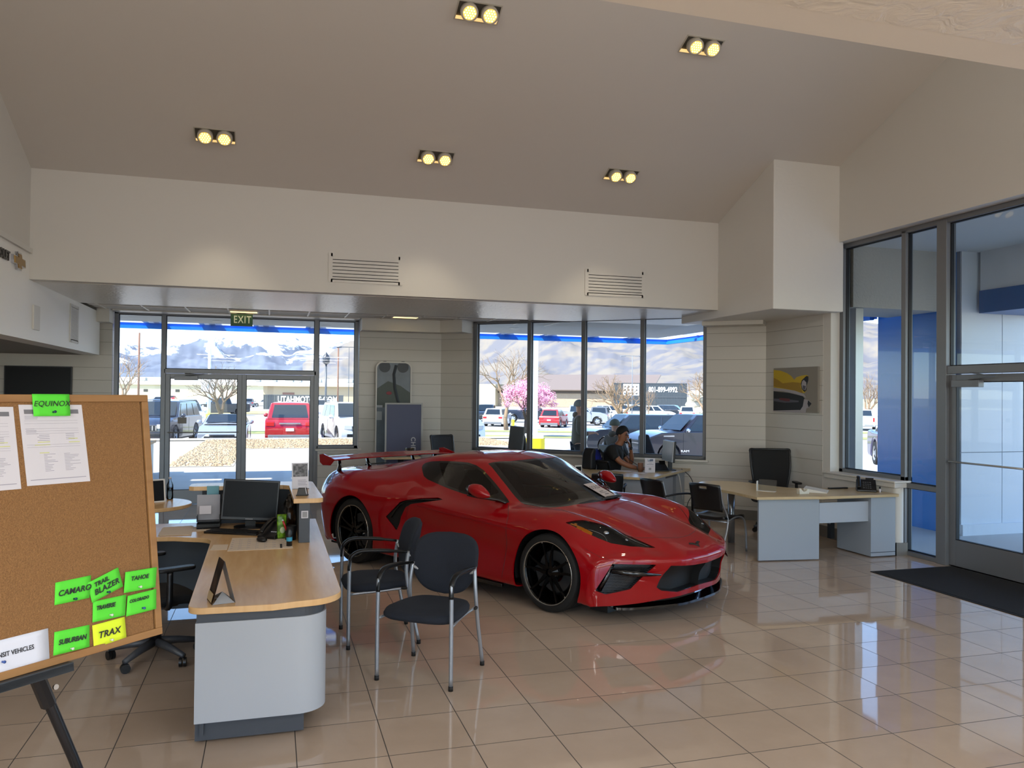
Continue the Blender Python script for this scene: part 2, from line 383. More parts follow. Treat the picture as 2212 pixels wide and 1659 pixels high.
mb = MB(); mb.box(-9.2, -2.8, YB, 14.35, 3.6, 3.75); mb.box(-9.2, -2.8, 2, 2.2, 3.1, 3.7); mb.box(-2.9, 7.5, YH+.1, 14.3, 3.6, 3.75); struct('ceiling_roof_slab', mb, M_stucco)
mb = MB(); mb.box(-2.95, 7.5, YH+.17, YH+.3, 3.7, 8.2); struct('wall_roof_back', mb, M_stucco)
# back of the showroom: glazed wall behind the viewer
mb = MB(); mb.box(-9, 7.5, YB-.2, YB, 3.0, 3.3); mb.box(-9, 7.5, YB-.2, YB, 0, .3)
for x in (-9, -4.6, -.2, 4.2, 7.2): mb.box(x, x+.25, YB-.2, YB, 0, 3.3)
struct('wall_near', mb, M_wall)

# ---------------------------------------------------------------- windows and doors
def vbar(mb, x, z0, z1, w=.055, d=.11, y=0): mb.box(x-w/2, x+w/2, y-d/2, y+d/2, z0, z1)
def hbar(mb, z, x0, x1, w=.055, d=.11, y=0): mb.box(x0, x1, y-d/2, y+d/2, z-w/2, z+w/2)
def window_unit(n, M, bars, panes, m=M_alu, label=None):
    o = bpy.data.objects.new('window_%d' % n, None); COL.objects.link(o); o['kind'] = 'structure'; o.matrix_world = M
    b = MB()
    for q in bars: b.box(*q)
    b.build('window_frame', m, o, bevel=.004, seg=1)
    for (x0, x1, z0, z1) in panes:
        g = MB(); g.add([(x0, .01, z0), (x1, .01, z0), (x1, .01, z1), (x0, .01, z1)], [(0, 1, 2, 3)]); g.build('window_pane', M_glass, o)
        e = MB()
        for a in ((x0, x0+.01, z0, z1), (x1-.01, x1, z0, z1), (x0, x1, z0, z0+.01), (x0, x1, z1-.01, z1)): e.box(a[0], a[1], -.012, .03, a[2], a[3])
        e.build('window_gasket', M_gasket, o)
    return o
D = .055
# window 1: far wall, local x = world x
w1 = [(-2.45, -2.39, -D, D, 0, 3.17), (1.375, 1.44, -D, D, .9, 3.17), (-2.45, 1.44, -D, D, 3.11, 3.175), (-1.745, -1.68, -D, D, 0, 3.12),
      (.69, .765, -D, D, 0, 3.12), (-1.7, .72, -D, D, 2.165, 2.235), (.74, 1.44, -D, D, .9, .95), (-2.45, -1.7, -D, D, 0, .12)]
window_unit(1, T(0, YA+.1, 0), w1, [(-2.39, -1.745, .12, 3.11), (-1.68, .69, 2.235, 3.11), (.765, 1.375, .95, 3.11)])
mb = MB(); mb.box(.72, 1.5, YA-.03, YA+.1, .865, .9); struct('trim_far_sill', mb, M_wall, bevel=.006)
# window 2: diagonal wall, local x along it
xs = [.66, 1.70, 2.68, 3.685, 4.68]; b2 = [(.62, .70, -D, D, .88, 3.17), (4.66, 4.72, -D, D, .88, 3.17), (.62, 4.72, -D, D, 3.11, 3.17), (.62, 4.72, -D, D, .88, .93)]
b2 += [(x-.035, x+.035, -D, D, .9, 3.12) for x in xs[1:4]]
e_ = [.70]+[x-.035 for x in xs[1:4]]+[4.66]; s_ = [.70]+[x+.035 for x in xs[1:4]]
window_unit(2, MBm @ T(0, .1, 0), b2, [(s_[i], e_[i+1], .93, 3.11) for i in range(4)])
mb = MB(MBm); mb.box(.58, 4.76, -.05, .1, .845, .88); struct('trim_diagonal_sill', mb, M_wall, bevel=.006)
# window 3: right wall beside the entrance; local x runs toward the viewer (-Y), local y outward (+X)
MR = basis((XR, 9.0, 0), (0, -1, 0), (1, 0, 0), (0, 0, 1))
def ry(y): return 9.0-y
b3 = [(ry(8.99), ry(8.90), -D, D, .86, 3.92), (ry(8.99), ry(2.4), -D, D, 3.86, 3.92), (ry(7.88), ry(7.81), -D, D, 0, 3.9), (ry(7.33), ry(7.19), -.07, .07, 0, 3.9),
      (ry(8.99), ry(7.81), -D, D, .86, .93), (ry(7.85), ry(7.25), -D, D, .80, .86), (ry(7.85), ry(7.2), -D, D, 0, .05), (ry(7.2), ry(5.1), -D, D, 2.15, 2.24),
      (ry(5.15), ry(5.01), -.07, .07, 0, 3.9), (ry(5.1), ry(2.4), -D, D, 0, .08), (ry(3.7), ry(3.63), -D, D, 0, 3.9)]
window_unit(3, MR, b3, [(ry(8.90), ry(7.88), .93, 3.86), (ry(7.81), ry(7.33), .86, 3.86), (ry(7.81), ry(7.33), .05, .80), (ry(7.19), ry(5.15), 2.24, 3.86),
                        (ry(5.01), ry(3.7), .08, 3.86), (ry(3.63), ry(2.45), .08, 3.86)])
def door_leaf(name, M, w, h, handle=None, hinge_closer=True, stile=.07, bottom=.24):
    o = bpy.data.objects.new(name, None); COL.objects.link(o); o['kind'] = 'structure'; o.matrix_world = M
    b = MB(); b.box(0, stile, -.022, .022, .01, h); b.box(w-stile, w, -.022, .022, .01, h); b.box(stile, w-stile, -.022, .022, h-.08, h); b.box(stile, w-stile, -.022, .022, .01, bottom)
    b.build('door_frame', M_alu, o, bevel=.003, seg=1)
    g = MB(); g.add([(stile, 0, bottom), (w-stile, 0, bottom), (w-stile, 0, h-.08), (stile, 0, h-.08)], [(0, 1, 2, 3)]); g.build('door_glass', M_glass, o)
    e = MB()
    for a in ((stile, stile+.008, bottom, h-.08), (w-stile-.008, w-stile, bottom, h-.08), (stile, w-stile, bottom, bottom+.008), (stile, w-stile, h-.088, h-.08)): e.box(a[0], a[1], -.02, .024, a[2], a[3])
    e.build('door_gasket', M_gasket, o)
    return o
hdl = lambda o, x0, x1, z, m=M_alu_l: MB().tube([(x0, -.02, z), (x0, -.07, z), (x1, -.07, z), (x1, -.02, z)], .011, 8).build('door_push_bar', m, o, smooth=True)
d1 = door_leaf('door_1', T(-1.68, YA+.1, 0), 1.19, 2.16); hdl(d1, .05, 1.14, 1.19)
MB().tube([(1.13, .02, .98), (1.13, .08, 1.0), (1.13, .08, 1.26), (1.13, .02, 1.28)], .012, 8).build('door_handle', M_alu_l, d1, smooth=True)
b = MB(); b.box(.14, .50, -.10, -.025, 2.05, 2.12); b.build('door_closer', M_alu, d1, bevel=.004)
MB().tube([(.3, -.06, 2.125), (.62, -.12, 2.15), (.3, -.06, 2.16)], .01, 6).build('door_closer_arm', M_alu, d1)
d2 = door_leaf('door_2', T(-.49, YA+.1, 0), 1.19, 2.16)
MR2 = basis((XR, 7.19, 0), (0, -1, 0), (1, 0, 0), (0, 0, 1))
d3 = door_leaf('door_3', MR2, 1.02, 2.14, stile=.09, bottom=.30); hdl(d3, .04, .98, 1.17)
b = MB(); b.box(.10, .46, -.10, -.025, 2.0, 2.075); b.build('door_closer', M_alu, d3, bevel=.004)
MB().tube([(.3, -.06, 2.08), (.7, -.14, 2.11), (.3, -.05, 2.16)], .01, 6).build('door_closer_arm', M_alu, d3)
d4 = door_leaf('door_4', basis((XR, 6.17, 0), (0, -1, 0), (1, 0, 0), (0, 0, 1)), 1.02, 2.14, stile=.09, bottom=.30); hdl(d4, .04, .98, 1.17)

# ---------------------------------------------------------------- vents, sign panels on the header and bulkhead
def grille(name, label, M, w, h, n, m_blade, m_face, group=None):
    """louvred air grille lying in local xz, front towards -y"""
    t = thing(name, label, 'vent', group=group); t.matrix_world = M
    b = MB(); b.box(-w/2-.03, -w/2+.02, -.012, 0, -h/2-.03, h/2+.03); b.box(w/2-.02, w/2+.03, -.012, 0, -h/2-.03, h/2+.03)
    b.box(-w/2, w/2, -.012, 0, h/2-.01, h/2+.03); b.box(-w/2, w/2, -.012, 0, -h/2-.03, -h/2+.01); b.build('vent_frame', m_face, t)
    MB().box(-w/2, w/2, -.003, 0, -h/2, h/2).build('vent_duct', M_black, t)
    s = MB(); p = h/n
    for i in range(n):
        z = -h/2+p*i; s.add([(-w/2+.02, -.011, z+.0), (w/2-.02, -.011, z+.0), (w/2-.02, -.009, z+p*.80), (-w/2+.02, -.009, z+p*.80)], [(0, 1, 2, 3)])
        s.box(-w/2+.02, w/2-.02, -.012, -.008, z, z+p*.78)
    s.build('vent_slats', m_blade, t); return t
grille('air_vent', 'wide louvred air vent on the beam over the glass doors', T(1.108, YH, 3.425), .86, .30, 7, M_wall, M_wall, 'air vents on the header beam')
grille('air_vent', 'wide louvred air vent on the beam over the diagonal window', T(4.518, YH, 3.414), .84, .30, 7, M_wall, M_wall, 'air vents on the header beam')
grille('air_vent', 'tall narrow white louvred vent on the left bulkhead', basis((XL, 12.26, 2.78), (0, 1, 0), (-1, 0, 0), (0, 0, 1)), .42, .46, 28, M_white, M_white)
mb = MB(); mb.box(0, .02, 10.27, 10.52, 2.56, 2.84); o = mb.build('access_panel', M_white, bevel=.004); o.location = (XL, 0, 0); tag(o, 'small plain white panel on the left bulkhead', 'panel')
# wall sign: dark letters and a gold cross-shaped emblem
t = thing('wall_sign', 'wall lettering ending in a gold cross emblem above the left bulkhead', 'sign', (XL, 9.6, 3.24))
M_dk = mat('dark_sign_letter', '3a3834', .4)
line_text('sign_letters', 'CHEVROLET', .135, M_dk, basis((.012, -.22, .0), (0, 1, 0), (0, 0, 1), (1, 0, 0)), t, align='RIGHT', ext=.008, bold=.003)
bow = [(-.20, -.045), (-.075, -.045), (-.055, -.095), (.075, -.095), (.055, -.045), (.22, -.045), (.20, .045), (.075, .045), (.055, .095), (-.075, .095), (-.055, .045), (-.22, .045)]
mb = MB(); mb.prism(bow, .0, .03); mb.build('emblem_rim', mat('chrome', 'c8c8cc', .12, metal=1), t, M=basis((0, .07, 0), (0, 1, 0), (0, 0, 1), (1, 0, 0)))
mb = MB(); mb.prism([(x*.86, y*.8) for x, y in bow], .03, .036); mb.build('emblem_face', mat('gold', '9c7a3c', .3, metal=.8), t, M=basis((0, .07, 0), (0, 1, 0), (0, 0, 1), (1, 0, 0)))

# ---------------------------------------------------------------- recessed twin spotlights in the vault
ang = math.atan(k)
M_lampw = mat('lamp_housing_white', 'b9b4a8', .4); M_lampd = mat('lamp_recess_dark', '4a463e', .6)
M_led = mat('led_warm_face', 'fff0b0', .5, emit=('ffe08a', .75)); M_ledb = mat('led_body', 'b7b0a2', .35)
def twin_spot(x, y, label):
    z = zc(y)
    # local: x = world x, y = up the slope toward viewer, z = down-normal
    ey = Vector((0, -math.cos(ang), math.sin(ang))); ez = Vector((0, -math.sin(ang), -math.cos(ang))); ex = ey.cross(ez)
    t = thing('ceiling_spotlight', label, 'ceiling light', group='twin spotlights in the sloped ceiling'); t.matrix_world = basis((x, y, z), ex, ey, ez)
    w, d, h = .205, .105, .02
    b = MB(); b.box(-w-.012, w+.012, -d-.012, -d, -.001, .006); b.box(-w-.012, w+.012, d, d+.012, -.001, .006); b.box(-w-.012, -w, -d, d, -.001, .006); b.box(w, w+.012, -d, d, -.001, .006); b.build('trim_ring', M_lampw, t)
    b = MB(); b.box(-w, w, -d, d, -.0005, .001); b.build('recess', M_lampd, t)
    b = MB(); b.add([(-w, -d, .001), (w, -d, .001), (w, -d+.05, .012), (-w, -d+.05, .012)], [(0, 1, 2, 3)]); b.build('recess_lip', mat('lamp_lip_glow', 'fff0d8', .3, emit=('ffcf7a', .22)), t)  # lip glows by itself, standing in for lamp light falling on it
    for s in (-.1, .1):
        mm = T(s, .012, 0) @ RX(-.42)
        b = MB(); b.lathe([(.001, .012), (.078, .012), (.084, .02), (.084, .085), (.078, .09), (.066, .088)], 24, M=mm); p = b.build('lamp_head', M_ledb, t, smooth=True)
        b = MB(); b.lathe([(.001, .09), (.066, .088)], 24, M=mm, cap=False); b.build('led_face', mat('led_base', 'ffe28a', .5, emit=('f0c860', .15)), p)
        q = MB()
        for i in range(-2, 3):
            for j in range(-2, 3):
                X, Y = (i+(j % 2)*.5)*.026, j*.0225
                if X*X+Y*Y < .0031: q.ball((X, Y, .0905), (.0098, .0098, .004), 8, M=mm)
        q.build('led_lens', M_led, p, smooth=True)
    L = bpy.data.lights.new('spot', 'SPOT'); L.energy = 9; L.color = (1, .86, .64); L.spot_size = R(75); L.spot_blend = .6; L.shadow_soft_size = .08
    lo = bpy.data.objects.new('ceiling_spot_light', L); COL.objects.link(lo); lo.location = (x, y-.05, z-.2); lo.rotation_euler = (R(8), 0, 0)
    return t
twin_spot(1.84, 7.37, 'twin spotlight in the sloped ceiling, the one nearest the viewer at middle')
twin_spot(4.24, 7.37, 'twin spotlight beside the bright plaster soffit at top right')
twin_spot(-.64, 9.35, 'twin spotlight above the glass doors, nearest the left wall')
twin_spot(1.83, 9.35, 'twin spotlight above the left air vent of the beam')
twin_spot(4.24, 9.35, 'twin spotlight above the right air vent of the beam')
# lit troffers of the low ceilings
M_trof = mat('troffer_lens', 'ffe9b8', .5, emit=('ffdf9a', .5))
def troffer(x, y, z, w, d, label, power=None):
    t = thing('ceiling_light', label, 'ceiling light', (x, y, z), group='flat ceiling lights')
    b = MB(); b.frame(rpoly(w, d, .01, 2), rpoly(w-.05, d-.05, .01, 2), -.012, 0); b.build('light_frame', M_white, t)
    b = MB(); b.box(-w/2+.02, w/2-.02, -d/2+.02, d/2-.02, -.007, -.002); b.build('light_lens', M_trof, t)
    return t
troffer(-.45, 13.40, 3.147, .46, .28, 'small warm ceiling light above the EXIT sign')
troffer(2.12, 13.30, 3.147, .46, .28, 'small warm ceiling light over the mirror-shaped wall panel')
troffer(-3.6, 9.0, 2.43, 1.2, .3, 'warm ceiling light under the left bulkhead soffit')
# added fill lights, out of view behind the viewer, to brighten the room
def room_fill(x, y, z, w, d, e, col=(1, .97, .92)):
    L = bpy.data.lights.new('added_room_fill', 'AREA'); L.shape = 'RECTANGLE'; L.size = w; L.size_y = d; L.energy = e; L.color = col
    o = bpy.data.objects.new('added_room_fill', L); COL.objects.link(o); o.location = (x, y, z); return o
for x in (-5.5, -1.8, 1.9, 5.2):
    for y in (-5.2, -2.4, .3): room_fill(x, y, 3.08, 1.2, .6, 16)
# added fill lights without fixtures, out of view, to brighten the vault
for x in (-1.2, 2.2, 5.6):
    L = bpy.data.lights.new('added_vault_fill', 'AREA'); L.shape = 'RECTANGLE'; L.size = 2.6; L.size_y = .5; L.energy = 7.5; L.color = (1, .96, .90)
    o = bpy.data.objects.new('added_vault_fill', L); COL.objects.link(o); o.location = (x, 2.5, 4.3); o.rotation_euler = (R(100), 0, 0)
# ================================================================ furniture and desk things
def wood_mat(name, c1, c2, rough=.3, ax=0, coat=0.):
    m = bpy.data.materials.new(name); m.use_nodes = True; nt = m.node_tree; b = nt.nodes['Principled BSDF']
    tc = nt.nodes.new('ShaderNodeTexCoord'); mp = nt.nodes.new('ShaderNodeMapping'); mp.inputs['Scale'].default_value = (1.5, 14, 1.5) if ax == 0 else (14, 1.5, 1.5)
    n = nt.nodes.new('ShaderNodeTexNoise'); n.inputs['Scale'].default_value = 1.6; n.inputs['Detail'].default_value = 6; n.inputs['Distortion'].default_value = .4
    r = nt.nodes.new('ShaderNodeValToRGB'); r.color_ramp.elements[0].color = (*lin(c1), 1); r.color_ramp.elements[1].color = (*lin(c2), 1)
    r.color_ramp.elements[0].position = .3; r.color_ramp.elements[1].position = .7
    for a, c in ((tc.outputs['Object'], mp.inputs[0]), (mp.outputs[0], n.inputs['Vector']), (n.outputs['Fac'], r.inputs[0]), (r.outputs[0], b.inputs['Base Color'])): nt.links.new(a, c)
    b.inputs['Roughness'].default_value = rough; b.inputs['Coat Weight'].default_value = coat; MATS[name] = m; return m
M_maple = wood_mat('maple_laminate', 'd0a774', 'dcb684', .27, 1)
M_maple2 = wood_mat('pale_maple_laminate', 'b8a27c', 'c4af88', .3, 0)
M_edge = mat('maple_edge_band', 'a58a5f', .4)
M_lam = mat('light_grey_laminate', 'a9b0ba', .42, spec=.35)
M_lam2 = mat('blue_grey_laminate', '9aa3ad', .35)
M_char = mat('charcoal_laminate', '3c4149', .45)
M_navy = mat('navy_upholstery', '11161f', .9, noise=(400, '1b2230', .2), bump=(500, .3))
M_silver = mat('silver_painted_steel', '9a9fa6', .32, metal=.6)
M_armp = mat('black_arm_polymer', '0c0d0f', .4, spec=.35)
M_rub = mat('rubber', '0a0a0a', .7)
M_mesh = mat('black_chair_mesh', '131416', .7, bump=(600, .4))
M_blk2 = mat('satin_black_polymer', '0d0e11', .35)
M_screen = mat('dark_screen_glass', '030305', .3, spec=.15)
M_paper = mat('paper', 'cccbd4', .8)
M_cream = mat('cream_paper', 'd3c2ad', .8)
M_ink = mat('printed_ink', '23232b', .7)
M_inkl = mat('light_print', '8f8fa0', .8)
M_hi = mat('highlighter', 'c9cf6a', .8)
M_green = mat('neon_green_card', '56d838', .8)
M_yel = mat('neon_yellow_card', 'd8f030', .8)
M_clear = glass_mat('clear_acrylic', 'eef2f2')
M_water = glass_mat('water_bottle_plastic', 'f6fafb', .6)
M_chrome = mat('chrome', 'c8c8cc', .12, metal=1)

# ---- front desk
t = thing('reception_desk', 'light grey desk with rounded maple top at front left', 'desk', (0, 0, 0))
def arc(cx, cy, r, a0, a1, n=8): return [(cx+r*math.cos(R(a0+(a1-a0)*i/n)), cy+r*math.sin(R(a0+(a1-a0)*i/n))) for i in range(n+1)]
top = arc(-.33, 4.55, .08, 180, 265, 6)+[(.02, 4.455), (.14, 4.485)]+arc(.19, 4.70, .205, 285, 360, 8)[:]+[(.39, 7.38), (-1.05, 7.38), (-1.05, 6.74), (-.72, 6.70)]+arc(-.62, 6.44, .19, 75, 0, 6)
MB().prism(top, .705, .74).build('desktop', M_maple, t, bevel=.004)
eo = [(x, y) for x, y in top]
body = [(-.37, 4.49), (.12, 4.49)]+arc(.15, 4.65, .16, 275, 360, 10)+[(.31, 7.3), (.27, 7.3), (.27, 4.66)]+arc(.14, 4.65, .12, 360, 275, 8)+[(-.37, 4.53)]
MB().prism(body, .13, .655).build('body_panel', M_lam, t, autos=30)
inn = [(-.365, 4.50), (.12, 4.50)]+arc(.15, 4.65, .15, 275, 360, 10)+[(.30, 7.3), (.275, 7.3), (.275, 4.66)]+arc(.14, 4.65, .115, 360, 275, 8)+[(-.365, 4.53)]
MB().prism(inn, .655, .705).build('inset_band', M_char, t)  # inset charcoal strip below the desktop
b = MB(); b.box(-.37, .19, 4.555, 4.60, .015, .13); b.box(.15, .19, 4.60, 7.25, .015, .13); b.build('plinth', M_char, t)
b = MB(); b.box(-.345, -.325, 4.53, 6.60, .05, .70); b.box(-.345, -1.0, 7.22, 7.25, .05, .70); b.box(-1.02, -1.0, 6.75, 7.3, .02, .70); b.build('inner_panel', M_char, t)
MB().cyl(-.34, 4.62, 0, .02, .012, 10).build('leveling_foot', M_chrome, t)
# raised transaction counter carried by the desk
cnt = [(-.66, 7.22)]+[(-.66, 7.42), (-.62, 7.46), (.22, 7.45)]+arc(.29, 7.37, .07, 80, 0, 4)+[(.385, 6.30)]+arc(.33, 6.28, .055, 0, -90, 4)+[(.165, 6.225), (.15, 7.12), (.10, 7.17), (-.62, 7.19)]
c = MB().prism(cnt, 1.035, 1.07).build('counter_top', M_maple, t, bevel=.003)
b = MB(); b.box(.205, .285, 6.215, 7.36, .74, 1.035); b.box(-.56, .285, 7.28, 7.36, .0, 1.035); b.build('counter_partition', M_char, t, bevel=.002)
b = MB(); b.box(.222, .272, 6.208, 6.215, .925, .98); p = b.build('counter_decal', M_paper, t); MB().box(.229, .265, 6.2065, 6.208, .932, .973).build('decal_print', mat('grey_print', '8d8f94', .7), p)

# ---- things on the front desk
t = thing('photo_display', 'tented glossy photo display standing at the front of the maple desk', 'display', (-.245, 4.60, .74), R(14))
M_pic = mat('dark_photo_print', '2a1a18', .25, noise=(9, '6b4a33', .12))
b = MB(); b.add([(-.0, -.07, 0), (.0, .07, 0), (.045, .06, .235), (.045, -.06, .235)], [(0, 1, 2, 3)]); 
MB().add([(-.065, -.075, 0), (-.065, .075, 0), (-.005, .075, .225), (-.005, -.075, .225)], [(0, 1, 2, 3), (3, 2, 1, 0)]).build('photo_front', M_pic, t, solid=.004)
MB().add([(.055, -.075, 0), (.055, .075, 0), (-.002, .075, .225), (-.002, -.075, .225)], [(0, 1, 2, 3), (3, 2, 1, 0)]).build('photo_back', mat('silver_card', 'a9abb0', .3), t, solid=.003)
b = MB(); b.add([(-.062, -.073, .001), (.052, -.073, .001), (.0, 0, .05), (-.062, .073, .001), (.052, .073, .001)], [(0, 1, 2), (2, 4, 3)]); b.build('folded_base', mat('silver_card', 'a9abb0', .3), t)
MB().add([(-.068, -.06, .01), (-.068, .06, .01), (-.056, .06, .055), (-.056, -.06, .055)], [(0, 1, 2, 3)]).build('caption_strip', M_maple2, t)

t = thing('desk_calendar', 'large paper desk pad calendar under the mouse', 'calendar', (-.07, 6.25, .7405))
MB().add([(-.22, -.245, 0), (.23, -.235, 0), (.21, .24, 0), (-.21, .28, 0)], [(0, 1, 2, 3)]).build('calendar_sheet', M_cream, t, solid=-.002)
b = MB()
for i in range(1, 6): b.box(-.21, .20, -.22+i*.08, -.218+i*.08, .0022, .0026)
for i in range(1, 7): b.box(-.21+i*.06, -.209+i*.06, -.22, .23, .0022, .0026)
for i in range(7):
    for j in range(5): b.box(-.205+i*.06, -.19+i*.06, -.16+j*.08, -.153+j*.08, .0022, .0027)
b.build('calendar_grid', M_inkl, t); MB().box(.14, .155, -.22, -.06, .0022, .003).build('calendar_stripe', M_ink, t)
def sheets(name, label, cat, poly, z, m, n=1, th=.0012, group=None, parent=None):
    b = MB()
    for i in range(n): b.prism([(x+.006*i*math.sin(i*2), y+.004*i*math.cos(i*3)) for x, y in poly], z+i*th, z+(i+1)*th*.9)
    o = b.build(name, m); return tag(o, label, cat, group)
sheets('note_sheet', 'small cream note beside the desk pad calendar', 'paper', [(-.41, 6.07), (-.295, 6.06), (-.295, 6.27), (-.40, 6.28)], .7405, M_cream)
sheets('envelope', 'large cream envelope on the left wing of the maple desk', 'envelope', [(-.83, 6.76), (-.60, 6.74), (-.62, 7.18), (-.84, 7.14)], .7405, M_cream, 3, .002)
sheets('envelope', 'open cream envelope lying under the larger one beside the black letter tray', 'envelope', [(-.60, 6.90), (-.47, 6.93), (-.46, 7.12), (-.61, 7.14)], .7405, M_cream, 1)
t = thing('computer_mouse', 'black computer mouse on the paper desk pad', 'mouse', (-.06, 6.33, .7435), R(25))
b = MB(); b.ball((0, 0, .014), (.034, .058, .022), 16); o = b.build('mouse_body', M_blk2, t, smooth=True); MB().cyl(0, .025, .030, .037, .006, 8).build('mouse_wheel', M_rub, t)
t = thing('computer_keyboard', 'black computer keyboard in front of the large dark monitor', 'keyboard', (-.27, 6.77, .7405), R(-27))
b = MB(); b.prism(rpoly(.46, .16, .01, 3), 0, .016); b.build('keyboard_case', M_blk2, t, bevel=.003)
b = MB()
for r_ in range(5):
    for c_ in range(18): b.box(-.215+c_*.024, -.195+c_*.024, -.062+r_*.024, -.042+r_*.024, .016, .022)
b.build('keyboard_keys', mat('key_black', '161617', .5), t)
t = thing('computer_monitor', 'large black monitor turned away from the counter on the maple desk', 'monitor', (-.16, 7.02, .7405), 0)
Mm = T(0, 0, .225) @ RY(R(4)) @ RX(R(-6))
b = MB(); b.box(-.225, .225, -.02, .035, -.165, .17, Mm); b.build('monitor_case', M_blk2, t, bevel=.006)
b = MB(); b.box(-.21, .21, -.0215, -.02, -.14, .155, Mm); b.build('monitor_screen', M_screen, t)
b = MB(); b.box(-.03, .03, -.0225, -.02, -.157, -.15, Mm); b.build('monitor_logo', mat('grey_print', '8d8f94', .7), t)
b = MB(); b.box(-.04, .04, .0, .04, .01, .15); b.build('monitor_neck', M_blk2, t); b = MB(); b.prism(rpoly(.26, .2, .08, 5), 0, .012); b.build('monitor_foot', M_blk2, t)
t = thing('letter_tray', 'black stacked letter tray with price papers beside the monitor', 'tray', (-.49, 7.12, .74))
for z in (0, .06): b = MB(); b.box(-.09, .09, -.11, .11, z, z+.004); b.box(-.09, -.085, -.11, .11, z, z+.05); b.box(.085, .09, -.11, .11, z, z+.05); b.box(-.09, .09, .105, .11, z, z+.05); b.build('tray_shelf', M_blk2, t)
MB().box(-.09, .09, -.112, -.108, .012, .04).build('tray_front', M_blk2, t); 
o = sheets('price_sheet', 'grey printed price sheet standing in the black letter tray', 'paper', [(-.585, 7.10), (-.405, 7.10), (-.405, 7.103), (-.585, 7.103)], .80, mat('grey_sheet', 'a3a4ac', .8), 1, .235)
o = sheets('business_card', 'white card with small print in front of the grey sheet in the letter tray', 'card', [(-.56, 7.03), (-.47, 7.03), (-.47, 7.033), (-.56, 7.033)], .862, M_paper, 1, .075)
tag(MB().box(-.515, -.42, 7.176, 7.18, .995, 1.075).build('sticky_note', mat('sky_blue_note', '74a7b4', .8)), 'light blue sticky note on the front edge of the raised counter', 'note')
sheets('white_card', 'small pale card pinned on the dark counter partition behind the monitor', 'card', [(-.40, 7.276), (-.33, 7.276), (-.33, 7.279), (-.40, 7.279)], .95, mat('grey_sheet', 'a3a4ac', .8), 1, .05)
t = thing('desk_phone', 'black desk phone beside the green snack bag', 'phone', (.02, 6.50, .74), R(-35))
b = MB(); b.add([(-.08, -.09, 0), (.08, -.09, 0), (.08, .09, 0), (-.08, .09, 0), (-.08, -.09, .025), (.08, -.09, .025), (.08, .09, .11), (-.08, .09, .11)], [(3, 2, 1, 0), (4, 5, 6, 7), (0, 1, 5, 4), (1, 2, 6, 5), (2, 3, 7, 6), (3, 0, 4, 7)]); b.build('phone_base', M_blk2, t, bevel=.006)
b = MB(); b.tube(smooth_path([(-.05, -.085, .05), (-.05, -.04, .085), (-.05, .05, .125), (-.05, .09, .13)]), .02, 8, flat=.7); b.build('phone_handset', M_blk2, t, smooth=True)
b = MB()
for i in range(3): b.cbox((.02+i*.018, -.04, .052), (.012, .012, .004))
b.build('phone_keys', M_paper, t)
t = thing('paper_cup', 'small beige cup behind the desk phone', 'cup', (-.02, 6.68, .74)); MB().lathe([(.001, .002), (.024, .002), (.032, .075), (.029, .075), (.022, .006)], 18, cap=False).build('cup_wall', mat('beige_cup', '8f8882', .6), t, smooth=True)
t = thing('snack_bag', 'bright green snack bag propped beside the pen cup', 'bag', (.085, 6.42, .74), R(15))
b = MB()
def bag(u, v): x = (u-.5)*.075; z = v*.19; d = .018*math.sin(PI*u)*math.sin(PI*v)**.6; return (x, -d, z)
b.grid(bag, 8, 10); b.grid(lambda u, v: (bag(1-u, v)[0], -bag(1-u, v)[1], bag(1-u, v)[2]), 8, 10); b.build('bag_body', mat('lime_foil', '7fae2c', .3, noise=(22, '3f6a1a', .08)), t, smooth=True, weld=True)
MB().ball((0, -.02, .07), (.02, .004, .025), 12).build('bag_print', mat('pale_print', 'b9c9a0', .5), t, smooth=True)
t = thing('pen_cup', 'black mesh pen cup in front of the counter partition', 'cup', (.15, 6.36, .74)); MB().lathe([(.001, .003), (.04, .003), (.042, .11), (.039, .11), (.037, .008)], 20, cap=False).build('cup_wall', M_black, t, smooth=True)
t = thing('red_pen', 'red pen with white tip leaning out of the pen cup', 'pen', (.125, 6.35, .80), 0); Mp = RY(R(-20)) @ RX(R(14))
MB().tube([(0, 0, 0), (0, 0, .10)], .008, 8, M=Mp).build('pen_barrel', mat('red_plastic', '9e1418', .3), t, smooth=True); MB().ball((0, 0, .107), .007, 8, M=Mp).build('pen_tip', M_paper, t, smooth=True)
t = thing('spray_bottle', 'slim black spray bottle with a blue label on the calendar corner', 'bottle', (.135, 6.10, .7435))
MB().lathe([(.001, 0), (.021, 0), (.021, .10), (.016, .112), (.016, .13), (.001, .13)], 16).build('bottle_body', M_blk2, t, smooth=True); MB().lathe([(.0215, .035), (.0215, .065)], 16, cap=False).build('bottle_label', mat('cyan_label', '2f8fb0', .4), t, smooth=True)
t = thing('plastic_bag', 'crumpled clear plastic bag hanging inside the counter partition', 'bag', (.16, 6.85, .86), 0)
rb = random.Random(3)
b = MB(); b.ball((0, 0, 0), (.06, .22, .16), 16); b.v = [(x+rb.uniform(-.01, .01), y+rb.uniform(-.02, .02), z+rb.uniform(-.02, .02)) for x, y, z in b.v]; b.build('bag_film', glass_mat('plastic_film', 'bdb3aa', 1, .15), t)
MB().box(-.02, .02, -.10, .12, -.08, .04).build('bag_contents', mat('kraft_card', '7d5f42', .8), t, bevel=.01)
t = thing('brochure_holder', 'white framed brochure stand with a dark car photo on the raised counter', 'brochure stand', (.235, 6.87, 1.07), R(8))
MB().box(-.067, .067, -.004, .004, 0, .215, RX(R(-8))).build('holder_card', M_paper, t)
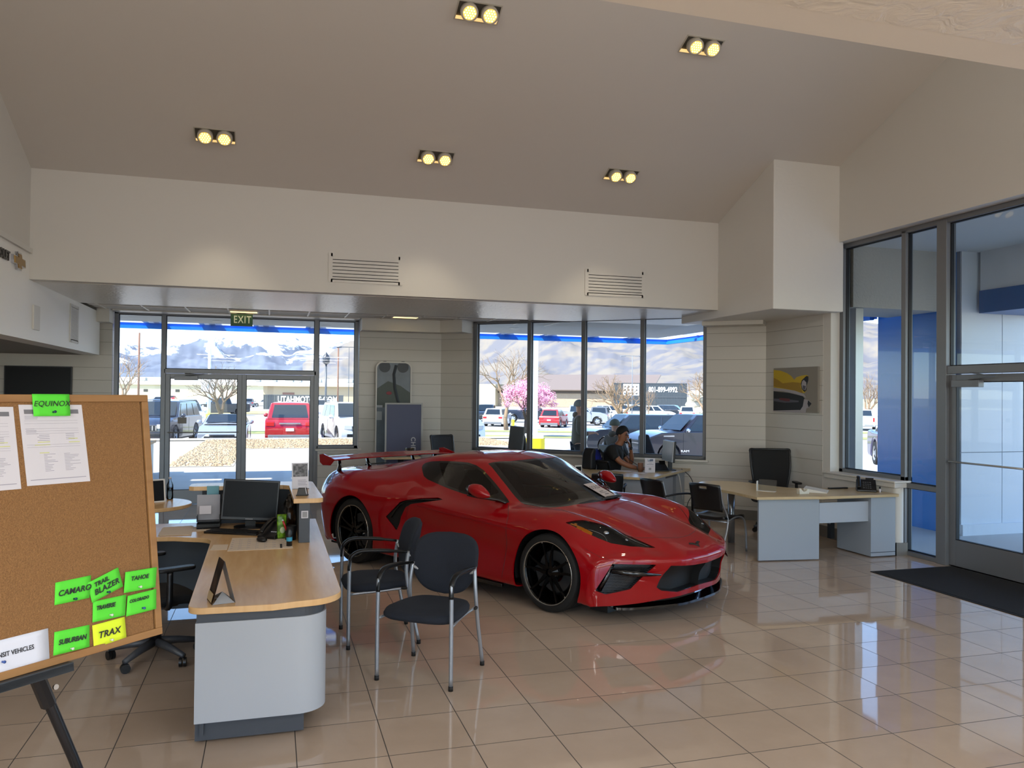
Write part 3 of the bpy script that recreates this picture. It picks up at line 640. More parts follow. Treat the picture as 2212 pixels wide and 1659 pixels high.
MB().box(-.058, .058, -.006, -.004, .10, .205, RX(R(-8))).build('brochure_photo', mat('grey_car_photo', '2c2c30', .4, noise=(30, '77777c', .1)), t)
b = MB()
for i in range(4): b.box(-.02, .055-.01*(i % 2), -.0055, -.004, .03+i*.013, .034+i*.013, RX(R(-8)))
b.build('brochure_text', M_inkl, t); MB().box(-.067, .067, -.03, .03, 0, .003).build('holder_foot', M_clear, t)
t = thing('business_card_holder', 'black business card holder on the raised counter', 'card holder', (.235, 6.42, 1.07), R(-10))
b = MB(); b.box(-.045, .045, -.03, .03, 0, .008); b.add([(-.04, -.025, .008), (.04, -.025, .008), (.035, -.012, .06), (-.03, -.012, .06), (-.04, .025, .008), (.04, .025, .008), (.035, .012, .06), (-.03, .012, .06)], [(0, 1, 2, 3), (5, 4, 7, 6), (3, 2, 6, 7), (0, 3, 7, 4), (1, 5, 6, 2)]); b.build('holder_base', M_blk2, t, bevel=.003)
MB().box(.036, .040, -.028, .028, .006, .062, RY(R(-12))).build('cards', M_paper, t)

# ---- round maple table and its things
t = thing('round_table', 'round maple topped table behind the cork board', 'table', (-1.22, 8.72, 0))
MB().lathe([(.001, .705), (.445, .705), (.45, .71), (.45, .735), (.445, .74), (.001, .74)], 48).build('table_top', M_maple, t, autos=40)
MB().cyl(0, 0, .03, .705, .04, 20).build('pedestal', M_char, t, smooth=True); MB().lathe([(.001, 0), (.30, 0), (.29, .03), (.05, .05), (.001, .05)], 32).build('base_plate', M_char, t, autos=40)
t = thing('water_bottle', 'half full clear water bottle on the round maple table', 'bottle', (-1.01, 9.02, .74))
MB().lathe([(.001, 0), (.03, 0), (.033, .01), (.033, .06), (.03, .075), (.033, .09), (.033, .15), (.012, .20), (.012, .215)], 20, cap=False).build('bottle_wall', M_water, t, smooth=True)
MB().lathe([(.001, .003), (.030, .004), (.030, .12), (.001, .12)], 20).build('water', glass_mat('water', 'eef5f8', .4), t, smooth=True); MB().cyl(0, 0, .213, .232, .014, 16).build('bottle_cap', M_paper, t, smooth=True)
MB().lathe([(.0335, .085), (.0335, .135)], 20, cap=False).build('bottle_label', glass_mat('faint_label', 'e0e3e8', .5, .3), t)
t = thing('tablet_screen', 'black tablet in a white frame standing on the round maple table', 'tablet', (-1.16, 8.76, .74), R(28))
b = MB(); b.frame(rpoly(.30, .235, .01, 3, 0, .1175), rpoly(.27, .205, .006, 3, 0, .1175), -.006, .006, RX(R(82))); b.build('tablet_frame', M_white, t); MB().box(-.137, .137, -.02, .22, -.005, .003, RX(R(82))).build('tablet_glass', M_screen, t)

# ---- task chair maker (five star base)
def task_chair(name, label, loc, rz, back='solid', seat_z=.48, back_top=1.05, arms=True, group=None, m_up=M_mesh, bw=.25):
    t = thing(name, label, 'chair', loc, rz, group)
    b = MB()
    for i in range(5):
        a = 2*PI*i/5+.3; b.tube([(.03*math.cos(a), .03*math.sin(a), .12), (.16*math.cos(a), .16*math.sin(a), .105), (.31*math.cos(a), .31*math.sin(a), .075)], [.032, .026, .018], 8, up=(0, 0, 1))
    b.build('star_base', mat('grey_polymer_base', '44474d', .4), t, smooth=True)
    for i in range(5):
        a = 2*PI*i/5+.3; x, y = .30*math.cos(a), .30*math.sin(a); Mc = T(x, y, .031) @ RZ(a+.8)
        c = MB(); c.cyl(0, 0, .03, .06, .008, 8, M=Mc)
        for s in (-.014, .014): c.tube([(s-.009, 0, 0), (s+.009, 0, 0)], .031, 16, M=Mc)
        c.build('caster', M_blk2, t, autos=40)
    b = MB(); b.cyl(0, 0, .10, seat_z-.08, .027, 14); b.cyl(0, 0, .10, .28, .038, 14); b.build('gas_lift', M_blk2, t, smooth=True)
    b = MB()
    def st(u, v):
        x, y = (u-.5)*.50, (v-.5)*.47; e = (abs(2*u-1)**4+abs(2*v-1)**4); return (x*(1-.06*abs(2*v-1)**3), y, seat_z+.02-.045*e*.5-.02*max(0, 2*v-1)**3)
    b.grid(st, 14, 14); o = b.build('seat', m_up if back == 'solid' else M_blk2, t, smooth=True, solid=.055)
    b = MB(); b.box(-.12, .12, -.12, .12, seat_z-.10, seat_z-.045); b.build('seat_mechanism', M_blk2, t, bevel=.015)
    z0 = seat_z+.08; hh = back_top-z0
    def bk(u, v, off=0):
        w = bw*(.80+.22*math.sin(PI*min(v*1.15, 1)*.55)); x = (2*u-1)*w; return (x, -.235-.07*v-.03*math.sin(PI*v)*-1+.045*(2*u-1)**2+off, z0+hh*v)
    b = MB(); b.grid(bk, 12, 14); b.build('backrest', m_up, t, smooth=True, solid=.012 if back != 'solid' else .05)
    ring = [bk(0, i/10) for i in range(11)]+[bk(i/8, 1) for i in range(1, 8)]+[bk(1, 1-i/10) for i in range(11)]+[bk(1-i/8, 0) for i in range(1, 8)]
    b = MB(); b.tube(smooth_path(ring, 3, True), .016, 8, closed=True); b.build('back_frame', M_blk2, t, smooth=True)
    b = MB(); b.tube(smooth_path([(0, -.05, seat_z-.07), (0, -.25, seat_z-.05), (0, -.30, seat_z+.15), (0, -.29, seat_z+.35)]), .025, 8, flat=.6); b.build('back_spine', M_blk2, t, smooth=True)
    if arms:
        for s in (-1, 1):
            b = MB(); b.tube(smooth_path([(s*.17, 0, seat_z-.07), (s*.29, -.01, seat_z-.05), (s*.305, -.01, seat_z+.05), (s*.305, -.01, seat_z+.19)]), .02, 8); a = b.build('arm_post', M_blk2, t, smooth=True)
            b = MB(); b.prism(rpoly(.085, .26, .04, 5), seat_z+.19, seat_z+.215, T(s*.30, .03, 0)); b.build('arm_pad', M_armp, t, bevel=.008)
    return t
task_chair('task_chair', 'black task chair between the cork board and the front desk', (-.76, 6.08, 0), R(-65), 'solid', .47, 1.0, m_up=mat('black_fabric', '101216', .85), bw=.24)
task_chair('task_chair', 'black mesh task chair behind the corner desk under the car picture', (6.73, 9.62, 0), R(160), 'mesh', .48, 1.12, bw=.27)
task_chair('task_chair', 'grey mesh task chair by the centre wall behind the red car', (2.72, 12.45, 0), R(200), 'mesh', .50, 1.19, bw=.20, m_up=mat('grey_mesh', '2c2f35', .75, bump=(600, .3)))

# ---- guest chairs: four legs, arms, padded seat
def guest_chair(label, loc, rz, group=None):
    t = thing('guest_chair', label, 'chair', loc, rz, group)
    W, F_, Bk = .265, .25, -.25
    def leg(pts):
        p = MB().tube(smooth_path(pts, 5), .0135, 12).build('leg', M_silver, t, smooth=True)
        x, y, z = pts[0]; MB().tube([(x, y, 0), (x, y, .03)], .0155, 12).build('rubber_foot', M_rub, p, smooth=True); return p
    for s in (-1, 1):
        leg([(s*W, F_, .02), (s*W, F_, .3), (s*(W-.002), F_-.003, .60), (s*(W-.004), F_-.008, .66)])
        leg([(s*W, Bk-.02, .02), (s*(W-.01), Bk+.04, .3), (s*(W-.015), Bk+.075, .52), (s*(W-.03), Bk+.06, .69)])
        a = smooth_path([(s*(W-.002), F_+.002, .575), (s*(W-.004), F_-.01, .66), (s*(W-.004), F_-.055, .702), (s*(W-.004), F_-.13, .712), (s*(W-.01), F_-.27, .704), (s*(W-.03), Bk+.07, .685)], 5)
        MB().tube(a, [.016]*5+[.020]*(len(a)-9)+[.014]*4, 10, flat=.75, up=(0, 0, 1)).build('armrest', M_armp, t, smooth=True)
        MB().tube(smooth_path([(s*W, F_-.01, .40), (s*(W-.03), 0, .405), (s*(W-.015), Bk+.06, .42)]), .010, 8).build('seat_rail', M_silver, t, smooth=True)
        MB().ball((s*(W-.006), Bk+.09, .42), (.012, .028, .012), 10).build('rail_cap', M_rub, t, smooth=True)
    b = MB()
    def prof(a):  # superellipse seat outline, wider to the front
        c, s_ = math.cos(a), math.sin(a); e = .55; x = math.copysign(abs(c)**e, c)*.255; y = math.copysign(abs(s_)**e, s_)*.252
        return x*(1+.10*(y/.235)), y+.02
    n = 36; lay = [(.001, .462), (.5, .467), (.85, .467), (.96, .458), (1.0, .438), (.99, .415), (.93, .402), (.001, .400)]
    vs = []; fs = []
    for sc, z in lay:
        for k_ in range(n):
            x, y = prof(2*PI*k_/n); vs.append((x*sc, .02+(y-.02)*sc, z-.012*max(0, (y*sc-.12)/.12)*(z > .43)))
    for i in range(len(lay)-1):
        for k_ in range(n): l = (k_+1) % n; fs.append((i*n+k_, (i+1)*n+k_, (i+1)*n+l, i*n+l))
    b.add(vs, fs); b.build('seat', M_navy, t, smooth=True)
    # backrest pad: rounded top, tapering to the bottom, curved in plan
    def pad(sgn):
        vs = []; fs = []; n = 40
        for sc, d in ((.001, .030), (.6, .028), (.9, .022), (.985, .010), (1, 0)):
            for k_ in range(n):
                a = 2*PI*k_/n; c, s_ = math.cos(a), math.sin(a); e = .46
                x = math.copysign(abs(c)**e, c)*.248; z = math.copysign(abs(s_)**e, s_)*.205
                if z < 0: x *= 1-.30*(abs(z)/.20)**1.6
                if z < 0: z *= 1.02-.10*(abs(x)/.232)
                else: z *= 1-.10*(abs(x)/.232)**2
                x *= sc; z *= sc
                vs.append((x, -.215-.10*(z+.2)/.4*1.0+.9*x*x+sgn*d, .69+z))
        for i in range(4):
            for k_ in range(n): l = (k_+1) % n; fs.append((i*n+k_, (i+1)*n+k_, (i+1)*n+l, i*n+l) if sgn < 0 else (i*n+l, (i+1)*n+l, (i+1)*n+k_, i*n+k_))
        return vs, fs
    b = MB(); b.add(*pad(1)); b.add(*pad(-1)); b.build('backrest', M_navy, t, smooth=True, weld=True)
    MB().tube(smooth_path([(-.235, -.19, .66), (-.12, -.255, .58), (0, -.27, .555), (.12, -.255, .58), (.235, -.19, .66)]), .018, 8, flat=.6).build('back_bracket', mat('pale_grey_polymer', '9b9c9f', .4), t, smooth=True)
    return t
g1 = guest_chair('navy guest chair with silver legs nearest the viewer, facing the front desk corner', (1.04, 5.30, 0), R(143), 'navy guest chairs beside the front desk')
g2 = dup(g1, (.80, 6.20, 0), R(91), 'navy guest chair pulled up sideways to the front desk, behind the nearer one')

# black stacking chairs: moulded back on sloping silver tubes
def side_chair(label, loc, rz, arms, slot, group=None, m_seat=M_blk2):
    t = thing('visitor_chair', label, 'chair', loc, rz, group)
    for s in (-1, 1):
        MB().tube(smooth_path([(s*.235, -.30, .0), (s*.225, -.12, .38), (s*.205, -.20, .60), (s*.195, -.265, .82)], 6), .013, 10, flat=.8).build('leg', M_silver, t, smooth=True)
        MB().tube(smooth_path([(s*.225, -.13, .40), (s*.235, .08, .435), (s*.245, .20, .40), (s*.25, .25, .28), (s*.255, .265, 0)], 6), .013, 10, flat=.8).build('leg', M_silver, t, smooth=True)
        if arms: MB().tube(smooth_path([(s*.205, -.22, .64), (s*.26, -.06, .665), (s*.27, .12, .66), (s*.262, .17, .62), (s*.25, .19, .45)], 6), .016, 8, flat=.8).build('armrest', M_armp, t, smooth=True)
    MB().tube([(-.225, -.12, .385), (.225, -.12, .385)], .010, 8).build('cross_bar', M_silver, t, smooth=True)
    b = MB(); b.grid(lambda u, v: ((u-.5)*(.44+.03*v), -.20+.44*v, .445-.02*math.sin(PI*v)-.05*max(0, v-.8)**1.5*5+.02*(2*u-1)**4), 12, 12); b.build('seat', m_seat, t, smooth=True, solid=.035)
    b = MB(); nu, nv = 16, 10; fn = lambda u, v: ((u-.5)*(.40+.03*v)*(1-.06*max(0, v-.85)*4), -.215-.085*v-.05*(1-(2*u-1)**2)+.02, .52+.32*v-.012*(2*u-1)**2)
    vs = [fn(i/nu, j/nv) for i in range(nu+1) for j in range(nv+1)]
    fs = [(i*(nv+1)+j, (i+1)*(nv+1)+j, (i+1)*(nv+1)+j+1, i*(nv+1)+j+1) for i in range(nu) for j in range(nv) if not (slot and 6 <= i < 10 and j == 8)]
    b.add(vs, fs); b.build('backrest', M_blk2, t, smooth=True, solid=.014)
    return t
side_chair('black visitor chair with a handle slot in its back, before the corner desk', (5.17, 8.55, 0), R(-62), False, True)
side_chair('black visitor chair with arms and dark blue seat behind the slotted one', (4.80, 9.10, 0), R(-75), True, False, m_seat=mat('dark_blue_seat', '1c2740', .7))
side_chair('black visitor chair in front of the desk where the man in black sits', (4.36, 10.02, 0), R(-20), True, False)
side_chair('dark visitor chair almost hidden behind the red car rear wing', (1.42, 12.15, 0), R(20), False, False)

# ---- corner desk on the right
t = thing('corner_desk', 'blue grey corner desk with curved pale maple top on the right', 'desk', (0, 0, 0))
out = smooth_path([(5.26, 8.32, 0), (5.22, 8.75, 0), (5.28, 9.15, 0), (5.48, 9.43, 0), (5.78, 9.45, 0), (6.0, 9.22, 0), (6.08, 8.85, 0), (6.25, 8.52, 0), (6.55, 8.40, 0)], 5)
poly = [(5.25, 7.83), (5.97, 7.73), (6.02, 7.71), (7.10, 7.71), (7.10, 8.40), (6.75, 8.40)]+[(p.x, p.y) for p in reversed(out)]
MB().prism(poly, .708, .74).build('desktop', M_maple2, t, bevel=.003)
MB().box(0, .745, -.012, .018, .012, .708, basis((5.31, 7.89, 0), (.993, -.12, 0), (.12, .993, 0), (0, 0, 1))).build('modesty_panel', M_lam2, t)
MB().box(6.06, 6.74, 7.80, 7.82, .42, .655).build('drawer_front_panel', M_lam, t); MB().box(6.05, 6.72, 8.0, 8.35, .66, .70).build('keyboard_shelf', M_char, t)
b = MB(); b.box(6.74, 7.09, 7.755, 8.34, .012, .705); p = b.build('pedestal', M_lam2, t, bevel=.002)
MB().box(6.735, 7.092, 7.752, 7.755, .055, .062).build('plinth_groove', M_char, p); MB().box(6.66, 6.72, 8.36, 8.42, .12, .5).build('cable_box', M_black, t); MB().box(6.655, 6.66, 8.36, 8.42, .3, .33).build('cable_box_handle', M_silver, t)
MB().cyl(5.67, 9.02, 0, .708, .045, 24).build('round_leg', mat('brushed_steel_leg', 'a9adb2', .25, metal=.8), t, smooth=True)
# things on it
t = thing('desk_phone', 'black desk phone on the right end of the corner desk', 'phone', (6.93, 8.06, .74), R(-35))
b = MB(); b.add([(-.11, -.10, 0), (.11, -.10, 0), (.11, .09, 0), (-.11, .09, 0), (-.11, -.10, .02), (.11, -.10, .02), (.11, .03, .14), (-.11, .03, .14)], [(3, 2, 1, 0), (4, 5, 6, 7), (0, 1, 5, 4), (1, 2, 6, 5), (2, 3, 7, 6), (3, 0, 4, 7)]); b.build('phone_base', M_blk2, t, bevel=.008)
MB().tube(smooth_path([(-.085, -.095, .05), (-.085, -.06, .085), (-.085, .0, .155), (-.085, .05, .165)]), .022, 8, flat=.7).build('phone_handset', M_blk2, t, smooth=True)
MB().box(.0, .09, .02, .03, .10, .165, RX(R(-15))).build('phone_display', M_screen, t)
b = MB()
for i in range(4):
    for j in range(4): b.cbox((-.03+i*.025, -.07+j*.022, .045+j*.0205), (.016, .014, .006))
b.build('phone_keys', mat('key_grey', '55575c', .5), t)
MB().tube(smooth_path([(.08, .0, .01), (.16, -.04, .006), (.17, .06, .006)]), .004, 6).build('phone_cord', M_black, t)
tag(MB().box(6.60, 6.87, 8.30, 8.345, .74, .758).build('stapler_case', M_blk2, bevel=.005), 'flat black case beside the phone on the corner desk', 'case')
t = thing('marker_bottle', 'small white correction bottle before the desk phone', 'bottle', (6.985, 7.89, .74)); MB().cyl(0, 0, 0, .045, .013, 14).build('bottle_body', M_paper, t, smooth=True); MB().cyl(0, 0, .045, .07, .010, 12).build('bottle_cap', M_blk2, t, smooth=True)
t = thing('ring_binder', 'white ring binder lying on the corner desk', 'binder', (6.27, 8.13, .74), R(-42))
b = MB(); b.add([(-.13, -.15, 0), (.13, -.15, 0), (.13, .15, 0), (-.13, .15, 0), (-.13, -.15, .05), (.13, -.15, .012), (.13, .15, .012), (-.13, .15, .05)], [(3, 2, 1, 0), (4, 5, 6, 7), (0, 1, 5, 4), (1, 2, 6, 5), (2, 3, 7, 6), (3, 0, 4, 7)]); b.build('binder_cover', M_white, t, bevel=.003)
MB().box(-.131, -.129, -.10, .10, .012, .04).build('binder_label', mat('grey_print', '8d8f94', .7), t)
t = thing('tape_dispenser', 'small white tape dispenser on the corner desk', 'tape dispenser', (5.965, 7.97, .74), R(5))
b = MB(); b.prism([(-.07, 0), (.07, 0), (.075, .055), (.045, .06), (.03, .035), (-.01, .03), (-.035, .05), (-.075, .06)], -.025, .025, RX(PI/2)); b.build('dispenser_body', mat('ivory_plastic', 'c9c6b8', .4), t, bevel=.004)
MB().tube([(-.05, -.01, .045), (-.05, .01, .045)], .025, 14).build('tape_roll', M_cream, t, smooth=True)
t = thing('sign_holder', 'clear acrylic holder with a white base strip on the corner desk', 'holder', (5.70, 8.30, .74), R(-50))
MB().box(-.105, .105, -.05, .03, 0, .004).build('holder_foot', M_white, t); MB().box(-.107, -.102, -.06, .0, .0, .12).build('holder_edge', M_white, t); MB().box(-.105, .105, .03, .033, .004, .14, RX(R(-10))).build('holder_pane', M_clear, t)

# ---- desk of the man in black
t = thing('sales_desk', 'grey sales desk with maple top under the diagonal window', 'desk', (0, 0, 0))
MB().prism([(4.15, 10.55), (4.60, 10.27), (4.97, 10.0), (5.12, 10.08), (5.95, 10.85), (6.42, 11.28), (6.27, 11.52), (5.98, 11.46), (5.35, 11.05), (4.92, 11.12), (4.5, 11.42), (4.2, 11.35)], .705, .74).build('desktop', M_maple2, t, bevel=.003)
MB().box(0, 1.05, 0, .02, .01, .705, basis((5.02, 10.10, 0), (.735, .678, 0), (-.678, .735, 0), (0, 0, 1))).build('modesty_panel', M_lam2, t)
MB().box(0, .62, 0, .02, .01, .705, basis((5.02, 10.10, 0), (-.83, .56, 0), (.56, .83, 0), (0, 0, 1))).build('side_panel', M_lam2, t)
MB().box(0, .42, 0, .45, .01, .705, basis((5.92, 10.95, 0), (.735, .678, 0), (-.678, .735, 0), (0, 0, 1))).build('pedestal', M_lam2, t)
MB().box(0, .5, -.01, .3, .655, .70, basis((5.55, 10.6, 0), (.735, .678, 0), (-.678, .735, 0), (0, 0, 1))).build('pencil_drawer', M_char, t)
sheets('paper_sheet', 'loose white papers on the sales desk before the man in black', 'paper', [(4.86, 11.0), (5.06, 10.78), (5.22, 10.93), (5.0, 11.12)], .7405, M_paper, 3)
sheets('paper_sheet', 'single white sheet near the front edge of the sales desk', 'paper', [(4.98, 10.6), (5.16, 10.45), (5.30, 10.62), (5.12, 10.76)], .7405, M_paper)
t = thing('sign_holder', 'upright white notice stand with a square code space on the sales desk', 'notice stand', (5.33, 10.65, .74), R(-20))
MB().box(-.075, .075, -.003, .003, 0, .215).build('notice_card', M_paper, t); MB().box(-.04, .045, -.005, -.003, .165, .20).build('notice_photo', mat('blue_grey_photo', '46566e', .5, noise=(40, 'b9c2d0', .1)), t)
b = MB(); b.box(-.02, .03, -.004, -.003, .14, .146); b.box(-.045, .05, -.004, -.003, .118, .126); b.box(-.05, .055, -.004, -.003, .09, .092); b.build('notice_text', M_inkl, t); MB().box(-.018, .018, -.004, -.003, .04, .072).build('grey_square', mat('grey_print', '8d8f94', .7), t)
MB().box(-.075, .075, -.03, .03, 0, .003).build('holder_foot', M_clear, t)
t = thing('coffee_cup', 'brown coffee cup beside the notice stand', 'cup', (5.27, 10.84, .74)); MB().lathe([(.001, 0), (.035, 0), (.042, .13), (.039, .13), (.001, .125)], 18, cap=False).build('cup_wall', mat('brown_cup', '7a5440', .6), t, smooth=True)
t = thing('desk_phone', 'black desk phone in front of the monitor on the sales desk', 'phone', (5.58, 10.86, .74), R(-5))
b = MB(); b.add([(-.13, -.10, 0), (.13, -.10, 0), (.13, .10, 0), (-.13, .10, 0), (-.13, -.10, .02), (.13, -.10, .02), (.13, .08, .12), (-.13, .08, .12)], [(3, 2, 1, 0), (4, 5, 6, 7), (0, 1, 5, 4), (1, 2, 6, 5), (2, 3, 7, 6), (3, 0, 4, 7)]); b.build('phone_base', M_blk2, t, bevel=.008)
MB().box(.03, .12, .0, .02, .09, .16, RX(R(-20))).build('phone_display', M_screen, t)
MB().tube(smooth_path([(-.12, .05, .05), (-.25, .10, .06), (-.40, .25, .18), (-.47, .33, .32)]), .0045, 6).build('phone_cord', M_black, t, smooth=True)
t = thing('computer_monitor', 'slim monitor seen edge-on on the sales desk', 'monitor', (5.80, 10.97, .74), R(-100))
Mm = T(0, 0, .29) @ RX(R(-4)); MB().box(-.25, .25, -.018, .0, -.155, .155, Mm).build('monitor_bezel', mat('silver_bezel', '9fa4ab', .4), t, bevel=.003); MB().box(-.24, .24, -.02, -.018, -.14, .14, Mm).build('monitor_screen', mat('grey_lit_screen', '7d8184', .3), t); MB().box(-.255, .255, 0, .03, -.16, .16, Mm).build('monitor_back', M_blk2, t, bevel=.01)
MB().box(-.03, .03, 0, .05, .0, .2).build('monitor_neck', M_blk2, t); MB().prism(rpoly(.24, .2, .05), 0, .012).build('monitor_foot', M_blk2, t)
t = thing('food_container', 'black takeout box with clear lid at the back end of the sales desk', 'box', (6.22, 11.38, .74), R(40)); MB().prism(rpoly(.23, .2, .04), 0, .05).build('box_base', M_blk2, t, bevel=.008); MB().prism(rpoly(.22, .19, .04), .05, .075).build('box_lid', M_clear, t, bevel=.008)
tag(MB().tube(smooth_path([(5.88, 10.88, .74), (5.90, 10.82, .66), (5.93, 10.8, .45), (5.98, 10.86, .30)]), .006, 6).build('power_cord', M_white, smooth=True), 'pale power cord hanging from the sales desk edge', 'cord')
tag(MB().tube(smooth_path([(6.05, 11.02, .75), (6.16, 10.93, .62), (6.2, 10.9, .42), (6.12, 10.95, .22), (6.1, 10.95, .01)]), .006, 6).build('power_cord', M_black, smooth=True), 'black power cord hanging to the floor from the sales desk', 'cord')
t = thing('picture_stand', 'small white digital picture stand on the left end of the sales desk', 'frame', (4.28, 10.85, .74), R(10)); MB().box(-.058, .058, -.008, .008, 0, .11).build('frame_body', M_white, t, bevel=.006); MB().box(-.045, .045, -.010, -.008, .03, .09).build('frame_screen', M_screen, t)
tag(MB().box(5.94, 6.10, 11.44, 11.50, .88, .90).build('eyeglasses_case', M_blk2, bevel=.006), 'thin black case on the diagonal window sill', 'case'); 
# monitor on an arm against the diagonal window, behind the car
t = thing('computer_monitor', 'grey monitor in profile behind the red car roof', 'monitor', (3.70, 12.0, .74), R(-82))
Mm = T(0, 0, .44) @ RX(R(-6)); MB().box(-.26, .26, -.03, .01, -.18, .19, Mm).build('monitor_case', mat('slate_polymer', '51565c', .4), t, bevel=.02)
MB().tube(smooth_path([(0, 0, .42), (0, .05, .50), (0, .12, .44), (0, .13, .2), (0, .12, .02)]), .04, 10, flat=.7).build('monitor_arm', M_black, t, smooth=True); MB().prism(rpoly(.3, .24, .05), 0, .02).build('monitor_foot', M_black, t)
t = thing('office_table', 'maple topped table hidden behind the red car', 'table', (0, 0, 0))
MB().prism([(2.95, 11.9), (3.2, 11.55), (4.0, 11.55), (4.0, 12.2), (3.6, 12.75), (2.95, 12.3)], .705, .74).build('table_top', M_maple2, t, bevel=.003); MB().cyl(3.5, 12.05, 0, .705, .05, 16).build('pedestal', M_char, t, smooth=True); MB().cyl(3.5, 12.05, 0, .02, .28, 24).build('base_plate', M_char, t)
t = thing('side_table', 'maple edged side table under the centre wall posters', 'table', (1.98, 12.72, 0))
MB().prism(rpoly(.60, .42, .08), .83, .865).build('table_top', M_maple2, t, bevel=.003); MB().cyl(0, 0, .02, .83, .05, 16).build('pedestal', M_char, t, smooth=True); MB().cyl(0, 0, 0, .02, .24, 24).build('base_plate', M_char, t)
t = thing('glass_tumbler', 'clear ribbed tumbler on the side table behind the car wing', 'glass', (2.12, 12.72, .865)); MB().lathe([(.001, 0), (.055, 0), (.075, .13), (.07, .13), (.05, .01)], 12, cap=False).build('tumbler_wall', glass_mat('ribbed_glass', 'd8d4cc', 1, .05), t); 

# ---- black coir mat at the entrance
t = thing('door_mat', 'black ribbed mat on the floor inside the right entrance', 'mat', (0, 0, 0))
mp = [(6.22, 7.10), (7.26, 7.10), (7.26, 3.9), (6.22, 3.9)]
MB().prism(mp, 0, .009).build('mat_pile', mat('black_carpet_pile', '141519', .95, bump=(300, .8)), t); b = MB(); b.frame([(6.19, 7.13), (6.19, 3.87), (7.29, 3.87), (7.29, 7.13)], [(6.225, 7.095), (6.225, 3.905), (7.255, 3.905), (7.255, 7.095)], 0, .006); b.build('mat_border', M_rub, t)

# ---- easel with cork board
ex = Vector((.723, .691, 0)).normalized(); nr = Vector((ex.y, -ex.x, 0)); tl = R(7); dn = Vector((0, 0, -1))*math.cos(tl)+nr*math.sin(tl)
EB = basis((-.466, 3.315, 1.858), ex, -dn, ex.cross(-dn))   # local x to the right, y up the board, z toward the viewer
if EB.to_3x3() @ Vector((0, 0, 1)) @ nr < 0: raise SystemExit('board faces away')
M_oak = wood_mat('oak_strip', '8a6238', '9c7446', .5, 0)
def cork():
    m = mat('cork', '8d6338', .9, bump=(160, .35)); nt = m.node_tree; b = nt.nodes['Principled BSDF']
    tc = nt.nodes.new('ShaderNodeTexCoord'); n = nt.nodes.new('ShaderNodeTexNoise'); n.inputs['Scale'].default_value = 420; n.inputs['Detail'].default_value = 3
    r = nt.nodes.new('ShaderNodeValToRGB'); r.color_ramp.elements[0].color = (*lin('7a5734'), 1); r.color_ramp.elements[1].color = (*lin('936c42'), 1); r.color_ramp.elements[0].position = .38; r.color_ramp.elements[1].position = .66
    nt.links.new(tc.outputs['Object'], n.inputs['Vector']); nt.links.new(n.outputs['Fac'], r.inputs[0]); nt.links.new(r.outputs[0], b.inputs['Base Color']); return m
t = thing('cork_board', 'oak framed cork board with neon name cards at the left', 'notice board'); t.matrix_world = EB
W_, H_ = 1.22, .90
MB().box(-W_+.02, -.018, -H_+.018, -.018, -.014, -.006).build('cork_panel', cork(), t)
b = MB(); w = .026
for a in ((-W_, .014, -w, 0), (-W_, .014, -H_, -H_+w), (-w+.014, .014, -H_+w, -w), (-W_, -W_+w, -H_+w, -w)): b.box(a[0], a[1], a[2], a[3], -.018, .0)
b.build('board_frame', M_oak, t, bevel=.002)
def card(name, label, q, m, text=None, cat='card', z=-.0045, col=None, size=.02, pin=None, parent=None, group=None, txt_off=(0, 0), lift=.004, spacing=1.05, shear=.25, xs=1.0, bold=.0006):
    """q: corners TL TR BR BL in board metres (x right, v down)"""
    t = thing(name, label, cat, group=group); t.matrix_world = EB.copy()
    P = [(x, -v) for x, v in q]
    def pt(u, v):
        a = Vector(P[3]).lerp(Vector(P[2]), u); b_ = Vector(P[0]).lerp(Vector(P[1]), u); c = a.lerp(b_, v); return (c.x, c.y, z+lift*math.sin(PI*u*.5)*(.3+.7*(1-v)))
    b = MB(); b.grid(pt, 6, 6); b.build('card_sheet', m, t, smooth=True, solid=.0003)
    cx = sum(p[0] for p in P)/4; cy = sum(p[1] for p in P)/4; a = math.atan2(P[1][1]-P[0][1], P[1][0]-P[0][0])
    if text:
        for body, dx, dy, sz in text:
            line_text('handwriting', body, sz, M_ink, T(cx+dx*math.cos(a)-dy*math.sin(a), cy+dy*math.cos(a)+dx*math.sin(a), z+lift+.0012) @ RZ(a), t, ext=.0003, shear=shear, spacing=spacing, bold=bold, xs=xs)
    if pin:
        px_, py_, pm = pin; g = MB(); Mq = T(px_, -py_, z+.003); g.lathe([(.001, 0), (.0035, 0), (.0028, .004), (.002, .009), (.0045, .010), (.0045, .013), (.001, .0135)], 12, M=Mq); g.build('push_pin', pm, t, smooth=True)
    return t
P_dk = mat('dark_teal_pin', '0d3550', .3); P_clr = mat('clear_pin', 'cfd6cf', .2); P_bl = mat('blue_pin', '2c4f9a', .3)
G_ = 'neon name cards on the cork board'
